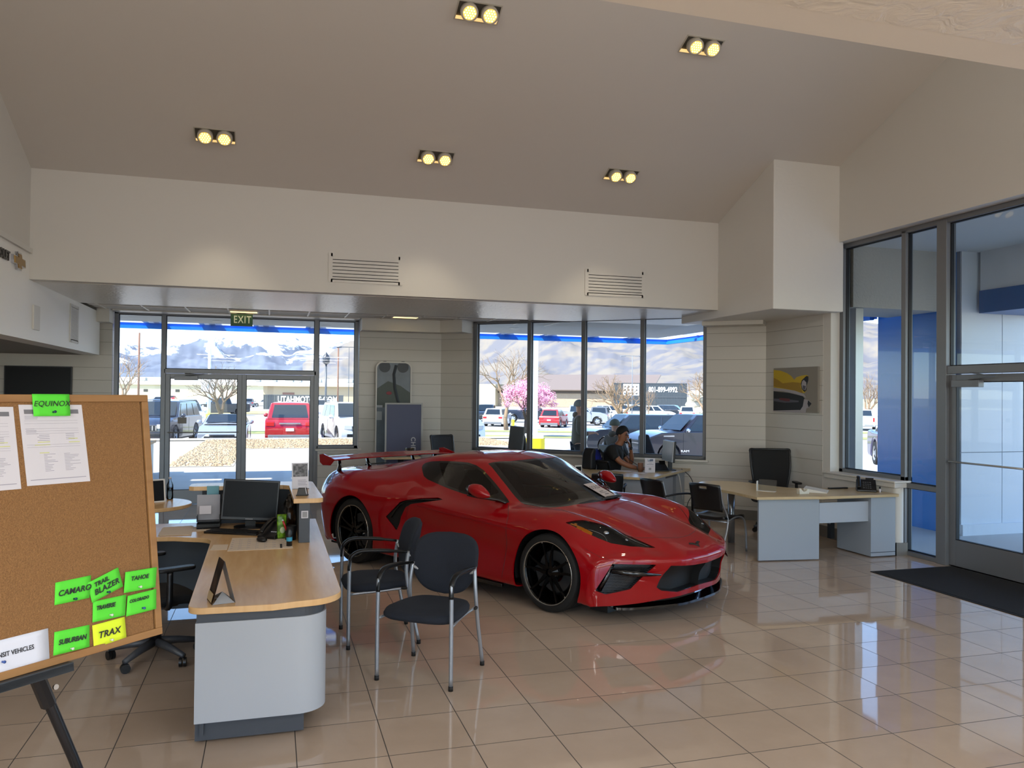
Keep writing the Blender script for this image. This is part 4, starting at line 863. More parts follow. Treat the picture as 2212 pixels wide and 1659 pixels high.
def sheet(label, q, seed, group='printed sheets on the cork board', part=False):
    t = thing('printed_sheet', label, 'paper', group=group); t.matrix_world = EB.copy()
    P = [Vector((x, -v, -.0055)) for x, v in q]; b = MB(); b.add(P, [(3, 2, 1, 0)]); b.build('paper', M_paper, t, solid=-.0003)
    def pt(u, v): return P[0].lerp(P[1], u).lerp(P[3].lerp(P[2], u), v)
    def bar(mb, u0, u1, v, h=.006):
        a, b_, c, d = pt(u0, v), pt(u1, v), pt(u1, v+h), pt(u0, v+h); mb.add([(p.x, p.y, p.z+.0006) for p in (a, b_, c, d)], [(3, 2, 1, 0)])
    rr = random.Random(seed); g = MB(); y_ = MB(); k_ = MB(); bar(k_, .07, .93, .06, .055); k_.build('header_bar', mat('header_grey', '6f7078', .7), t)
    for v in (.20, .235, .30, .33, .36, .50, .53): bar(g, .06, .90, v, .0025)
    for i in range(7): v = .14+.017*i if i < 3 else .24+.02*i; bar(g, .07, .07+rr.uniform(.1, .22), v, .005)
    for i in range(4): v = .38+.022*i; bar(g, .26-.03*(i % 2), .42, v, .005); bar(g, .68, .82, v-.01, .005)
    for i in range(12): v = .62+.019*i; bar(g, .30, .30+rr.uniform(.05, .22), v, .005); bar(g, .62, .62+rr.uniform(.08, .27), v, .005)
    bar(g, .06, .94, .93, .008)
    for u0, u1, v in ((.23, .42, .465), (.18, .42, .50), (.72, .87, .43), (.72, .90, .475), (.24, .39, .60)): bar(y_, u0, u1, v, .008)
    g.build('printed_lines', M_inkl, t); y_.build('highlighted_lines', M_hi, t); return t
sheet('whole printed price sheet pinned below the green card on the top rim', [(-.465, .034), (-.248, .036), (-.232, .307), (-.450, .304)], 1)
sheet('printed price sheet cut by the left picture edge on the cork board', [(-.698, .039), (-.482, .041), (-.469, .311), (-.685, .309)], 2)
card('name_card', 'neon green name card pinned alone on the top rim of the cork board', [(-.423, -.001), (-.295, -.001), (-.296, .075), (-.421, .074)], M_green, [('EQUINOX', 0, .004, .0265)], z=.002, pin=(-.356, .061, P_dk), group=G_, lift=.002)
card('name_card', 'neon green card at the left end of the upper row of three cards', [(-.375, .634), (-.250, .633), (-.262, .708), (-.382, .707)], M_green, [('CAMARO', .004, -.002, .0265)], pin=(-.316, .700, P_dk), group=G_)
card('name_card', 'neon green card with two lines of writing, tilted between two others', [(-.266, .657), (-.149, .624), (-.136, .694), (-.253, .727)], M_green, [('TRAIL', -.012, .017, .021), ('BLAZER', 0, -.008, .027)], z=-.002, pin=(-.196, .702, P_dk), group=G_)
card('name_card', 'neon green card at the right end of the upper row with a clear pin', [(-.124, .646), (.004, .651), (-.009, .723), (-.135, .719)], M_green, [('TAHOE', -.006, .009, .021)], z=.002, pin=(-.075, .708, P_clr), group=G_)
card('name_card', 'neon green card directly above the yellow card', [(-.249, .724), (-.123, .726), (-.134, .798), (-.255, .794)], M_green, [('TRAVERSE', -.016, .010, .020)], z=-.003, pin=(-.190, .783, P_clr), group=G_, spacing=.9, xs=.85)
card('name_card', 'neon green card with very small writing and a blue pin near the right rim', [(-.120, .732), (-.003, .730), (-.011, .802), (-.131, .803)], M_green, [('COLORADO', -.012, .014, .015)], z=.001, pin=(-.066, .787, P_bl), group=G_, xs=.9)
card('name_card', 'neon green card left of the yellow card near the bottom rim', [(-.387, .794), (-.266, .799), (-.272, .872), (-.395, .869)], M_green, [('SUBURBAN', 0, .0, .023)], pin=(-.336, .861, P_clr), group=G_, spacing=.95, xs=.86)
card('name_card', 'neon yellow name card, the only yellow one on the cork board', [(-.257, .804), (-.135, .802), (-.135, .875), (-.256, .882)], M_yel, [('TRAX', -.004, -.002, .031)], z=-.002, pin=(-.195, .868, P_clr))
card('title_card', 'white title card reading IN-TRANSIT VEHICLES at the bottom left of the board', [(-.66, .776), (-.407, .776), (-.408, .882), (-.66, .882)], mat('gradient_card', 'd4daea', .7), [('IN-TRANSIT VEHICLES', -.005, .006, .0205)], shear=0, pin=(-.555, .843, P_bl), bold=.0003, xs=.82, lift=.001, spacing=1.0)
t = thing('display_easel', 'black aluminium easel carrying the cork board', 'easel'); t.matrix_world = EB
M_eb = mat('black_anodised', '14151a', .3, metal=.3)
b = MB(); b.box(-.90, -.345, -.929, -.901, -.05, .024); b.box(-.90, -.345, -.93, -.905, .0, .024); b.build('ledge', mat('slate_ledge', '2c333b', .5), t)
for s in (0, 1):
    a0 = (-.42, -.93, -.035); a1 = (-.315, -1.231, -.06); a2 = (-.315+.105*2.05, -1.231-.301*2.05, -.10)
    f_ = (lambda p: (p[0] if s == 0 else -1.24-p[0], p[1], p[2]))
    top_ = (-.62-.02, .05, -.06)
    MB().tube([f_((-.60, -.05, -.075)), f_((a0[0], a0[1], -.055)), f_(a1), f_(a2)], [.016, .019, .017, .015], 10, up=(0, 0, 1)).build('leg', M_eb, t, smooth=True)
    MB().tube([f_((-.437, -.925, -.03)), f_((-.395, -1.03, -.045))], .024, 8, up=(0, 0, 1)).build('leg_clamp', M_eb, t)
    c_ = MB(); Mq = T(*f_((-.386, -.973, -.018))); c_.lathe([(.004, 0), (.009, 0), (.009, .006), (.004, .006)], 16, M=Mq); c_.build('bolt', M_chrome, t)
MB().tube([(-.62, -.05, -.07), (-.62, -1.2, -.75), (-.62, -1.80, -.98)], .016, 10).build('leg', M_eb, t, smooth=True)

# ---- posters and framed things on walls
t = thing('car_picture', 'canvas print of a yellow classic car front beside the right window', 'picture'); PW = basis((XC, 10.183, 1.66), (0, -1, 0), (0, 0, 1), (-1, 0, 0)); t.matrix_world = PW   # x right, y up, z into room
MB().box(0, .996, 0, .633, 0, .03).build('canvas', mat('canvas_grey', '8d8880', .8), t, bevel=.002)
def px_(x, y): return ((x-290)/1120*.996, (1405-y)/1080*.633)
def flat(name, pts, z, m, par=t): return MB().prism([px_(*p) for p in reversed(pts)], z, z+.0012).build(name, m, par)
Y1 = mat('picture_yellow', 'c4a512', .6); Y2 = mat('picture_yellow_deep', '9c7a0a', .6); K1 = mat('picture_black', '0b0a0e', .6); S1 = mat('picture_chrome', 'a59fa3', .5); S2 = mat('picture_steel', '4b4750', .5)
flat('car_body', [(292, 365), (480, 390), (660, 460), (760, 530), (840, 625), (900, 560), (1040, 525), (1140, 515), (1195, 545), (1180, 640), (1150, 760), (1140, 900), (1090, 950), (820, 900), (292, 800)], .030, Y1)
flat('hood_shade', [(292, 560), (420, 620), (540, 705), (800, 680), (990, 700), (1000, 800), (1060, 945), (820, 880), (292, 780)], .0304, Y2)
flat('emblem', [(330, 560), (400, 545), (600, 590), (740, 650), (540, 705), (430, 630)], .0308, Y1); flat('lamp_hood', [(1140, 540), (1190, 550), (1190, 640), (1150, 760), (1145, 880), (1100, 920), (1030, 850), (1005, 720), (1030, 640)], .0312, K1)
flat('lamp', [(1080, 630), (1140, 690), (1145, 800), (1120, 880), (1050, 850), (1025, 750), (1040, 670)], .0322, S1); flat('lamp_core', [(1060, 760), (1130, 780), (1110, 870), (1055, 840)], .0334, S2)
flat('grille', [(292, 900), (700, 940), (1060, 1020), (1100, 1080), (1030, 1350), (1000, 1390), (292, 1385)], .0304, K1)
flat('chrome_strip', [(292, 810), (560, 840), (860, 890), (1090, 970), (1140, 1060), (1090, 1030), (900, 970), (560, 900), (292, 890)], .0318, S1); flat('bumper_bar', [(292, 1085), (700, 1100), (960, 1130), (950, 1165), (600, 1185), (292, 1150)], .0318, S2)
flat('badge', [(460, 1070), (590, 1075), (730, 1085), (725, 1150), (620, 1145), (450, 1110)], .033, mat('picture_red', '5f1f26', .6)); flat('bumper_tip', [(1090, 1090), (1200, 1110), (1270, 1190), (1210, 1285), (1150, 1310), (1130, 1420), (960, 1405), (1060, 1260)], .0318, S1); flat('bumper_end', [(1190, 1115), (1272, 1192), (1205, 1280), (1175, 1200)], .033, K1)
flat('lower_chrome', [(292, 1388), (980, 1350), (1130, 1418), (292, 1404)], .033, S1)

t = thing('wall_panel', 'tall round-topped car photo panel leaning on the centre wall', 'poster'); t.matrix_world = T(2.035, 13.98, 0)
pr = rpoly(.63, 2.42, [.02, .02, .12, .12], 6, 0, 1.21); pi = rpoly(.585, 2.375, [.01, .01, .10, .10], 6, 0, 1.21); Mf = RX(PI/2)
b = MB(); b.frame(pr, pi, 0, .03, Mf); b.build('panel_frame', M_white, t); b = MB(); b.prism(pi, .004, .012, Mf); b.build('photo', mat('photo_slate', '59636b', .35, noise=(3, '6f7c88', .25)), t)
cvs = MB(); cvs.tube([(.04, -.014, 2.36), (-.0, -.014, 2.2), (.02, -.014, 1.95), (.07, -.014, 1.75), (.13, -.014, 1.6)], .028, 6, flat=1, up=(1, 0, 0)); cvs.build('photo_curve', mat('photo_dark', '3e444a', .5), t)
MB().add([(-.29, -.013, 1.95), (-.1, -.013, 2.08), (.12, -.013, 2.0), (.29, -.013, 1.88), (.29, -.013, 1.62), (-.29, -.013, 1.62)], [(5, 4, 3, 2, 1, 0)]).build('photo_field', mat('photo_green_grey', '4c5550', .5), t)
MB().ball((-.08, -.013, 1.87), (.05, .003, .03), 12).build('photo_red_spot', mat('photo_red', '8a2d3a', .5), t)
for x in (-.16, .16): MB().lathe([(.06, 0), (.10, 0), (.10, .002), (.06, .002)], 24, M=T(x, -.014, 2.33) @ RX(PI/2)).build('photo_ring', mat('photo_dark', '3e444a', .5), t)
b = MB(); b.box(-.29, -.2, -.014, -.012, 1.40, 1.55); b.box(-.29, -.19, -.014, -.012, 1.62, 1.66); b.build('photo_highlight', mat('photo_pale', 'a7adb2', .5), t)
t = thing('banner_stand', 'blue grey framed banner with vertical white lettering before the centre wall', 'banner'); t.matrix_world = T(2.10, 13.2, 0)
b = MB(); b.frame(rpoly(.625, 1.71, .006, 1, 0, .855), rpoly(.575, 1.66, .004, 1, 0, .855), -.012, .012, RX(PI/2)); b.build('banner_frame', mat('pale_grey_frame', 'a5a5a2', .4), t); MB().box(-.288, .288, -.004, .006, .02, 1.69).build('banner_panel', mat('blue_grey_banner', '555a74', .6), t)
MB().box(-.3, .3, -.15, .15, 0, .02).build('banner_foot', M_silver, t)
line_text('banner_lettering', 'CHEVROLET', .105, mat('banner_white', 'c9c9cc', .6), basis((.155, -.0085, 1.145), (0, 0, -1), (1, 0, 0), (0, -1, 0)), t, align='LEFT', ext=.0005, spacing=1.1, bold=.002)
t = thing('wall_television', 'black wall television with a dim red car picture above the cork board', 'television', (-3.50, YA, 1.95))
MB().box(-.47, .47, -.05, 0, -.29, .29).build('tv_case', M_blk2, t, bevel=.006); MB().box(-.455, .455, -.053, -.05, -.275, .275).build('tv_screen', M_screen, t)
MB().tube(smooth_path([(.03, -.054, -.235), (.09, -.054, -.215), (.22, -.054, -.205), (.33, -.054, -.22), (.42, -.054, -.25)]), .006, 6).build('screen_red_car', mat('dim_red_pixels', '3a1014', .4), t)
t = thing('exit_sign', 'green EXIT sign hanging above the glass doors', 'exit sign', (-.485, 13.55, 3.03))
MB().box(-.168, .168, -.012, .012, -.105, .095).build('sign_plate', mat('exit_green', '1d4a30', .4), t, bevel=.003); line_text('sign_letters', 'EXIT', .165, mat('exit_letter', 'aeb7a6', .5, emit=('c0c8b0', .06)), basis((.01, -.0128, -.005), (1, 0, 0), (0, 0, 1), (0, -1, 0)), t, spacing=1.15, xs=.72, ext=.001, bold=.002)
MB().box(-.06, .06, -.02, .02, .095, .125).build('sign_mount', M_char, t)
for s in (-.13, .13): MB().box(s-.05, s+.05, -.02, .02, .093, .10).build('sign_lamp', mat('lamp_strip', 'c9c4b4', .4), t)
# ================================================================ the red sports car
# car frame: x forward, y to its right-hand side (towards the viewer), z up; wheel centres at x = +-1.361
CAR = [  # stations rear -> front; each: columns 0..9 (x, y, z) from the top centre line round to the underside
 # rear fascia bottom, mid, upper, deck lip
 [(-2.14,0,.20),(-2.13,.28,.20),(-2.11,.55,.20),(-2.05,.74,.20),(-1.98,.84,.19),(-1.93,.89,.19),(-1.90,.905,.185),(-1.88,.90,.18),(-1.88,.7,.16),(-1.88,0,.16)],
 [(-2.22,0,.42),(-2.21,.28,.42),(-2.19,.55,.42),(-2.13,.74,.42),(-2.04,.87,.40),(-1.97,.915,.36),(-1.92,.93,.30),(-1.88,.915,.19),(-1.86,.7,.16),(-1.86,0,.16)],
 [(-2.27,0,.62),(-2.26,.28,.62),(-2.24,.55,.62),(-2.19,.74,.62),(-2.08,.875,.60),(-1.99,.925,.52),(-1.93,.94,.38),(-1.87,.92,.20),(-1.84,.7,.16),(-1.84,0,.16)],
 [(-2.28,0,.80),(-2.27,.28,.80),(-2.25,.55,.79),(-2.20,.72,.78),(-2.09,.85,.74),(-2.00,.92,.62),(-1.93,.945,.42),(-1.85,.925,.20),(-1.82,.7,.16),(-1.82,0,.16)],
 [(-2.26,0,.925),(-2.25,.28,.925),(-2.21,.52,.915),(-2.16,.68,.885),(-2.06,.82,.82),(-1.97,.92,.68),(-1.90,.955,.45),(-1.82,.93,.20),(-1.80,.7,.16),(-1.80,0,.16)],
 [(-2.12,0,.945),(-2.11,.28,.945),(-2.08,.52,.94),(-2.03,.68,.915),(-1.95,.83,.845),(-1.88,.94,.70),(-1.82,.965,.46),(-1.77,.935,.20),(-1.75,.7,.16),(-1.75,0,.16)],
 [(-1.85,0,.975),(-1.85,.28,.97),(-1.84,.50,.955),(-1.82,.68,.945),(-1.78,.85,.87),(-1.74,.95,.72),(-1.72,.975,.48),(-1.70,.94,.20),(-1.70,.7,.16),(-1.70,0,.16)],
 [(-1.50,0,1.03),(-1.50,.26,1.02),(-1.50,.46,.985),(-1.50,.70,.955),(-1.50,.86,.885),(-1.50,.962,.73),(-1.50,.98,.48),(-1.50,.945,.20),(-1.50,.7,.16),(-1.50,0,.16)],
 [(-1.15,0,1.095),(-1.15,.26,1.085),(-1.15,.45,1.04),(-1.15,.68,.955),(-1.15,.845,.885),(-1.15,.955,.73),(-1.15,.978,.48),(-1.15,.945,.19),(-1.15,.7,.16),(-1.15,0,.16)],
 [(-.85,0,1.15),(-.85,.27,1.14),(-.85,.46,1.105),(-.85,.65,.97),(-.85,.80,.885),(-.85,.925,.74),(-.85,.945,.50),(-.86,.935,.18),(-.86,.7,.15),(-.86,0,.15)],
 [(-.55,0,1.195),(-.55,.28,1.188),(-.55,.49,1.155),(-.55,.665,.985),(-.55,.76,.88),(-.57,.885,.75),(-.60,.885,.52),(-.60,.93,.18),(-.60,.7,.15),(-.60,0,.15)],
 [(-.25,0,1.225),(-.25,.28,1.215),(-.25,.51,1.175),(-.25,.70,.965),(-.25,.775,.86),(-.27,.895,.73),(-.30,.875,.52),(-.30,.93,.18),(-.30,.7,.15),(-.30,0,.15)],
 [(.05,0,1.232),(.05,.28,1.222),(.05,.52,1.175),(.05,.735,.925),(.05,.80,.835),(.05,.91,.715),(.05,.885,.50),(.05,.93,.18),(.05,.7,.15),(.05,0,.15)],
 [(.33,0,1.195),(.32,.28,1.18),(.28,.53,1.145),(.30,.76,.875),(.30,.82,.81),(.30,.915,.70),(.30,.89,.49),(.30,.93,.18),(.30,.7,.15),(.30,0,.15)],
 [(.62,0,1.10),(.60,.28,1.085),(.52,.585,1.02),(.55,.785,.835),(.55,.84,.79),(.55,.92,.685),(.55,.895,.48),(.55,.93,.175),(.55,.7,.15),(.55,0,.15)],
 [(.92,0,.975),(.89,.30,.96),(.74,.66,.885),(.78,.78,.815),(.78,.85,.775),(.78,.922,.665),(.78,.90,.47),(.78,.93,.17),(.78,.7,.15),(.78,0,.15)],
 [(1.21,0,.845),(1.17,.28,.842),(1.02,.60,.81),(1.00,.76,.812),(1.00,.865,.765),(1.00,.93,.645),(1.00,.925,.46),(1.00,.935,.17),(1.00,.7,.15),(1.00,0,.15)],
 [(1.40,0,.80),(1.38,.30,.80),(1.33,.50,.785),(1.30,.72,.818),(1.28,.87,.765),(1.25,.945,.645),(1.24,.95,.46),(1.24,.94,.17),(1.24,.7,.14),(1.24,0,.14)],
 [(1.62,0,.755),(1.60,.30,.752),(1.57,.48,.738),(1.54,.70,.788),(1.50,.86,.735),(1.46,.945,.62),(1.44,.955,.45),(1.44,.945,.16),(1.44,.7,.14),(1.44,0,.14)],
 [(1.83,0,.70),(1.81,.30,.698),(1.78,.46,.69),(1.75,.67,.735),(1.70,.84,.685),(1.63,.94,.59),(1.60,.952,.44),(1.58,.945,.155),(1.58,.7,.13),(1.58,0,.13)],
 [(2.02,0,.645),(2.00,.30,.642),(1.96,.46,.634),(1.91,.65,.655),(1.83,.82,.62),(1.75,.92,.55),(1.71,.945,.42),(1.68,.94,.15),(1.68,.7,.13),(1.68,0,.13)],
 [(2.19,0,.582),(2.17,.28,.58),(2.12,.46,.575),(2.04,.64,.575),(1.92,.81,.56),(1.82,.91,.51),(1.77,.94,.40),(1.73,.935,.15),(1.72,.7,.13),(1.72,0,.13)],
 [(2.34,0,.485),(2.32,.28,.487),(2.25,.47,.492),(2.13,.66,.505),(1.99,.82,.515),(1.87,.91,.49),(1.81,.94,.38),(1.77,.935,.145),(1.76,.7,.13),(1.76,0,.13)],
 [(2.335,0,.445),(2.315,.28,.447),(2.245,.47,.452),(2.13,.66,.468),(1.99,.825,.48),(1.88,.915,.465),(1.82,.942,.37),(1.78,.935,.145),(1.77,.7,.13),(1.77,0,.13)],
 [(2.27,0,.33),(2.26,.28,.33),(2.20,.47,.33),(2.10,.66,.335),(1.98,.83,.33),(1.89,.915,.31),(1.84,.94,.25),(1.80,.93,.14),(1.79,.7,.125),(1.79,0,.125)],
 [(2.25,0,.185),(2.24,.28,.185),(2.18,.48,.18),(2.09,.66,.165),(1.98,.82,.155),(1.90,.90,.15),(1.86,.925,.145),(1.82,.92,.135),(1.81,.7,.12),(1.81,0,.12)],
]
def pchip(xs, Y, xq):
    """shape-keeping cubic through the points; Y (n, m)"""
    xs = np.asarray(xs, float); Y = np.asarray(Y, float); h = np.diff(xs)[:, None]; d = np.diff(Y, axis=0)/h
    m = np.zeros_like(Y); w1 = 2*h[1:]+h[:-1]; w2 = h[1:]+2*h[:-1]
    with np.errstate(divide='ignore', invalid='ignore'): mm = (w1+w2)/(w1/d[:-1]+w2/d[1:])
    ok = d[:-1]*d[1:] > 0
    # between harmonic (flat-keeping) and average slopes, for rounder skin
    av = (h[1:]*d[:-1]+h[:-1]*d[1:])/(h[1:]+h[:-1])
    m[1:-1] = np.where(ok, mm*.5+av*.5, av*.35); m[0] = d[0]; m[-1] = d[-1]
    i = np.clip(np.searchsorted(xs, xq)-1, 0, len(xs)-2); t = ((xq-xs[i])/(xs[i+1]-xs[i]))[:, None]; H = (xs[i+1]-xs[i])[:, None]
    return (2*t**3-3*t**2+1)*Y[i]+(t**3-2*t**2+t)*H*m[i]+(-2*t**3+3*t**2)*Y[i+1]+(t**3-t**2)*H*m[i+1]
def car_grid(net, nu, nv):
    A = np.array(net, float); n, c, _ = A.shape
    su = np.concatenate([[0], np.cumsum(np.maximum(np.linalg.norm(np.diff(A, axis=0), axis=2).mean(1), .03))]); sv = np.concatenate([[0], np.cumsum(np.linalg.norm(np.diff(A[4:-4], axis=1), axis=2).mean(0))])
    uq = np.linspace(0, su[-1], nu+1); B = pchip(su, A.reshape(n, -1), uq).reshape(nu+1, c, 3)
    vq = np.linspace(0, sv[-1], nv+1); Cc = pchip(sv, B.transpose(1, 0, 2).reshape(c, -1), vq).reshape(nv+1, nu+1, 3).transpose(1, 0, 2)
    Cc[:, 0, 1] = 0; Cc[:, -1, 1] = 0; return Cc
def pip(P, poly):
    x, y = P[:, 0], P[:, 1]; ins = np.zeros(len(P), bool); n = len(poly)
    for i in range(n):
        x0, y0 = poly[i]; x1, y1 = poly[(i+1) % n]
        c = ((y0 > y) != (y1 > y)); 
        with np.errstate(divide='ignore', invalid='ignore'): ins ^= c & (x < (x1-x0)*(y-y0)/(y1-y0)+x0)
    return ins
def near_on(P, poly):
    best = np.full(len(P), 1e9); Q = P.copy(); n = len(poly)
    for i in range(n):
        a = np.array(poly[i]); b = np.array(poly[(i+1) % n]); d = b-a; L = d@d
        if L < 1e-12: continue
        t = np.clip(((P-a)@d)/L, 0, 1); q = a+t[:, None]*d; r = np.linalg.norm(P-q, axis=1); m = r < best; best[m] = r[m]; Q[m] = q[m]
    return Q
class Skin:
    """dense half-body that can be cut into crisp panels"""
    def __init__(s, G):
        nu, nv = G.shape[0]-1, G.shape[1]-1; s.V = G.reshape(-1, 3).copy(); s.w = nv+1
        i, j = np.meshgrid(np.arange(nu), np.arange(nv), indexing='ij'); a = i*(nv+1)+j
        s.F = np.stack([a, a+1, a+nv+2, a+nv+1], -1).reshape(-1, 4); s.lab = np.zeros(len(s.F), int)
        du = np.gradient(G, axis=0); dv = np.gradient(G, axis=1); N = np.cross(dv, du); N /= np.linalg.norm(N, axis=2, keepdims=True)+1e-12
        if (N.reshape(-1, 3)*(s.V-np.array([0, 0, .55]))).sum(1).mean() < 0: N = -N; s.F = s.F[:, ::-1]
        s.N = N.reshape(-1, 3); s.moved = np.zeros(len(s.V), bool)
    def cut(s, label, axes, poly, keep=None, over=(0,), snap=True):
        """axes: two vectors of the projection plane; poly in that plane"""
        E1, E2 = (np.array(a, float) for a in axes); E1 /= np.linalg.norm(E1); E2 = E2-E1*(E2@E1); E2 /= np.linalg.norm(E2); Dn = np.cross(E1, E2)
        C_ = s.V[s.F].mean(1); P = np.stack([C_@E1, C_@E2], 1); ins = pip(P, poly)
        fn = s.N[s.F].mean(1); sgn = (fn@Dn); 
        if keep is not None: ins &= keep(C_, fn)
        for_over = np.isin(s.lab, over); ins &= for_over; s.lab[ins] = label
        if snap:
            vin = np.zeros(len(s.V), bool); vin[s.F[ins].ravel()] = True; vo = np.zeros(len(s.V), bool)
            out = np.ones(len(s.F), bool); out[ins] = False; vo[s.F[out].ravel()] = True
            b = np.where(vin & vo & ~s.moved)[0]; PB = np.stack([s.V[b]@E1, s.V[b]@E2], 1); Q = near_on(PB, poly); dd = Q-PB; L = np.linalg.norm(dd, axis=1); ok = L < .03; b = b[ok]; dd = dd[ok]
            D3 = dd[:, :1]*E1+dd[:, 1:]*E2; n = s.N[b]; den = n@Dn; den = np.where(np.abs(den) < .15, np.sign(den+1e-9)*.15, den); t = -(D3*n).sum(1)/den; t = np.clip(t, -.03, .03)
            s.V[b] += D3+t[:, None]*Dn; s.moved[b] = True
        return ins
    def panel(s, name, labels, m, parent, push=0., both=True, M=None, side=None, solid=0, rim=0., rim_m=None):
        f = s.F[np.isin(s.lab, labels)]; 
        if not len(f): raise RuntimeError(name)
        u, inv = np.unique(f.ravel(), return_inverse=True); V = s.V[u]+s.N[u]*push; F = inv.reshape(-1, 4); N = s.N[u]
        if rim:   # turned-in lip along the cut edge
            ed = {}
            for q in F:
                for k in range(4):
                    a, b = q[k], q[(k+1) % 4]; ed[(a, b)] = 1
            bd = [(a, b) for a, b in ed if (b, a) not in ed and not (abs(V[a][1]) < 1e-5 and abs(V[b][1]) < 1e-5)]
            vs = sorted({x for e in bd for x in e}); mp = {x: len(V)+i for i, x in enumerate(vs)}
            V = np.vstack([V, V[vs]-N[vs]*rim]); N = np.vstack([N, N[vs]]); F = list(map(tuple, F))+[(b, a, mp[a], mp[b]) for a, b in bd]
        else: F = list(map(tuple, F))
        out = []
        n = len(V)
        if both == 'join':
            V2 = V*np.array([1, -1, 1]); allV = np.vstack([V, V2]); allF = F+[tuple(int(x)+n for x in reversed(q)) for q in F]; sets = [(allV, allF)]
        elif both: sets = [(V, F), (V*np.array([1, -1, 1]), [tuple(reversed(q)) for q in F])]
        else: sets = [(V, F)]
        for v_, f_ in sets:
            mb = MB(); mb.v = [tuple(map(float, a)) for a in v_]; mb.f = [tuple(int(x) for x in q) for q in f_]
            o = mb.build(name, m, parent, smooth=True, weld=True, solid=solid); 
            if rim: o.data.set_sharp_from_angle(angle=R(50))
            out.append(o)
        return out
CARLOC, CARHEAD, CARSC = (2.408, 8.184, 0), .521, 1.03
# local (x fwd, y right) -> world
_cf = Vector((math.sin(CARHEAD), -math.cos(CARHEAD), 0)); _cr = Vector((_cf.y, -_cf.x, 0))
# Blender objects stay right-handed: model y is stored as -y (left), so x forward, y left, z up
M_red = mat('torch_red_paint', '8e000a', .4, spec=.12, coat=.85)
M_gb = mat('gloss_black_trim', '050506', .12, spec=.5, coat=.5)
M_mb = mat('matt_black_trim', '0b0b0c', .5)
M_cg = glass_mat('tinted_car_glass', '8d958f', 1.0)
M_ltr = mat('red_leather', '6e1f22', .6); M_cab = mat('cabin_black', '141415', .7)
M_tyre = mat('tyre_rubber', '0e0e0f', .72); M_whl = mat('gloss_black_alloy', '030304', .22, spec=.3)
M_lip = mat('machined_rim_lip', 'b5aca0', .25, metal=.7); M_amb = mat('amber_lens', 'f08a08', .3)
M_hl = mat('headlamp_bezel', '1b1c1e', .25, spec=.6); M_led2 = mat('lamp_chrome', 'a8adb3', .12, metal=.9)
for i in (17, 18, 19, 20, 21):   # sharp bonnet ridges with a shallow valley outside them
    CAR[i] = [(x, y, z+(.010 if c == 1 else -.012 if c == 2 else 0)) for c, (x, y, z) in enumerate(CAR[i])]
for i in (16, 17, 18, 19):
    CAR[i] = [(x, y, z+(.014 if c == 3 else .006 if c == 4 else 0)) for c, (x, y, z) in enumerate(CAR[i])]
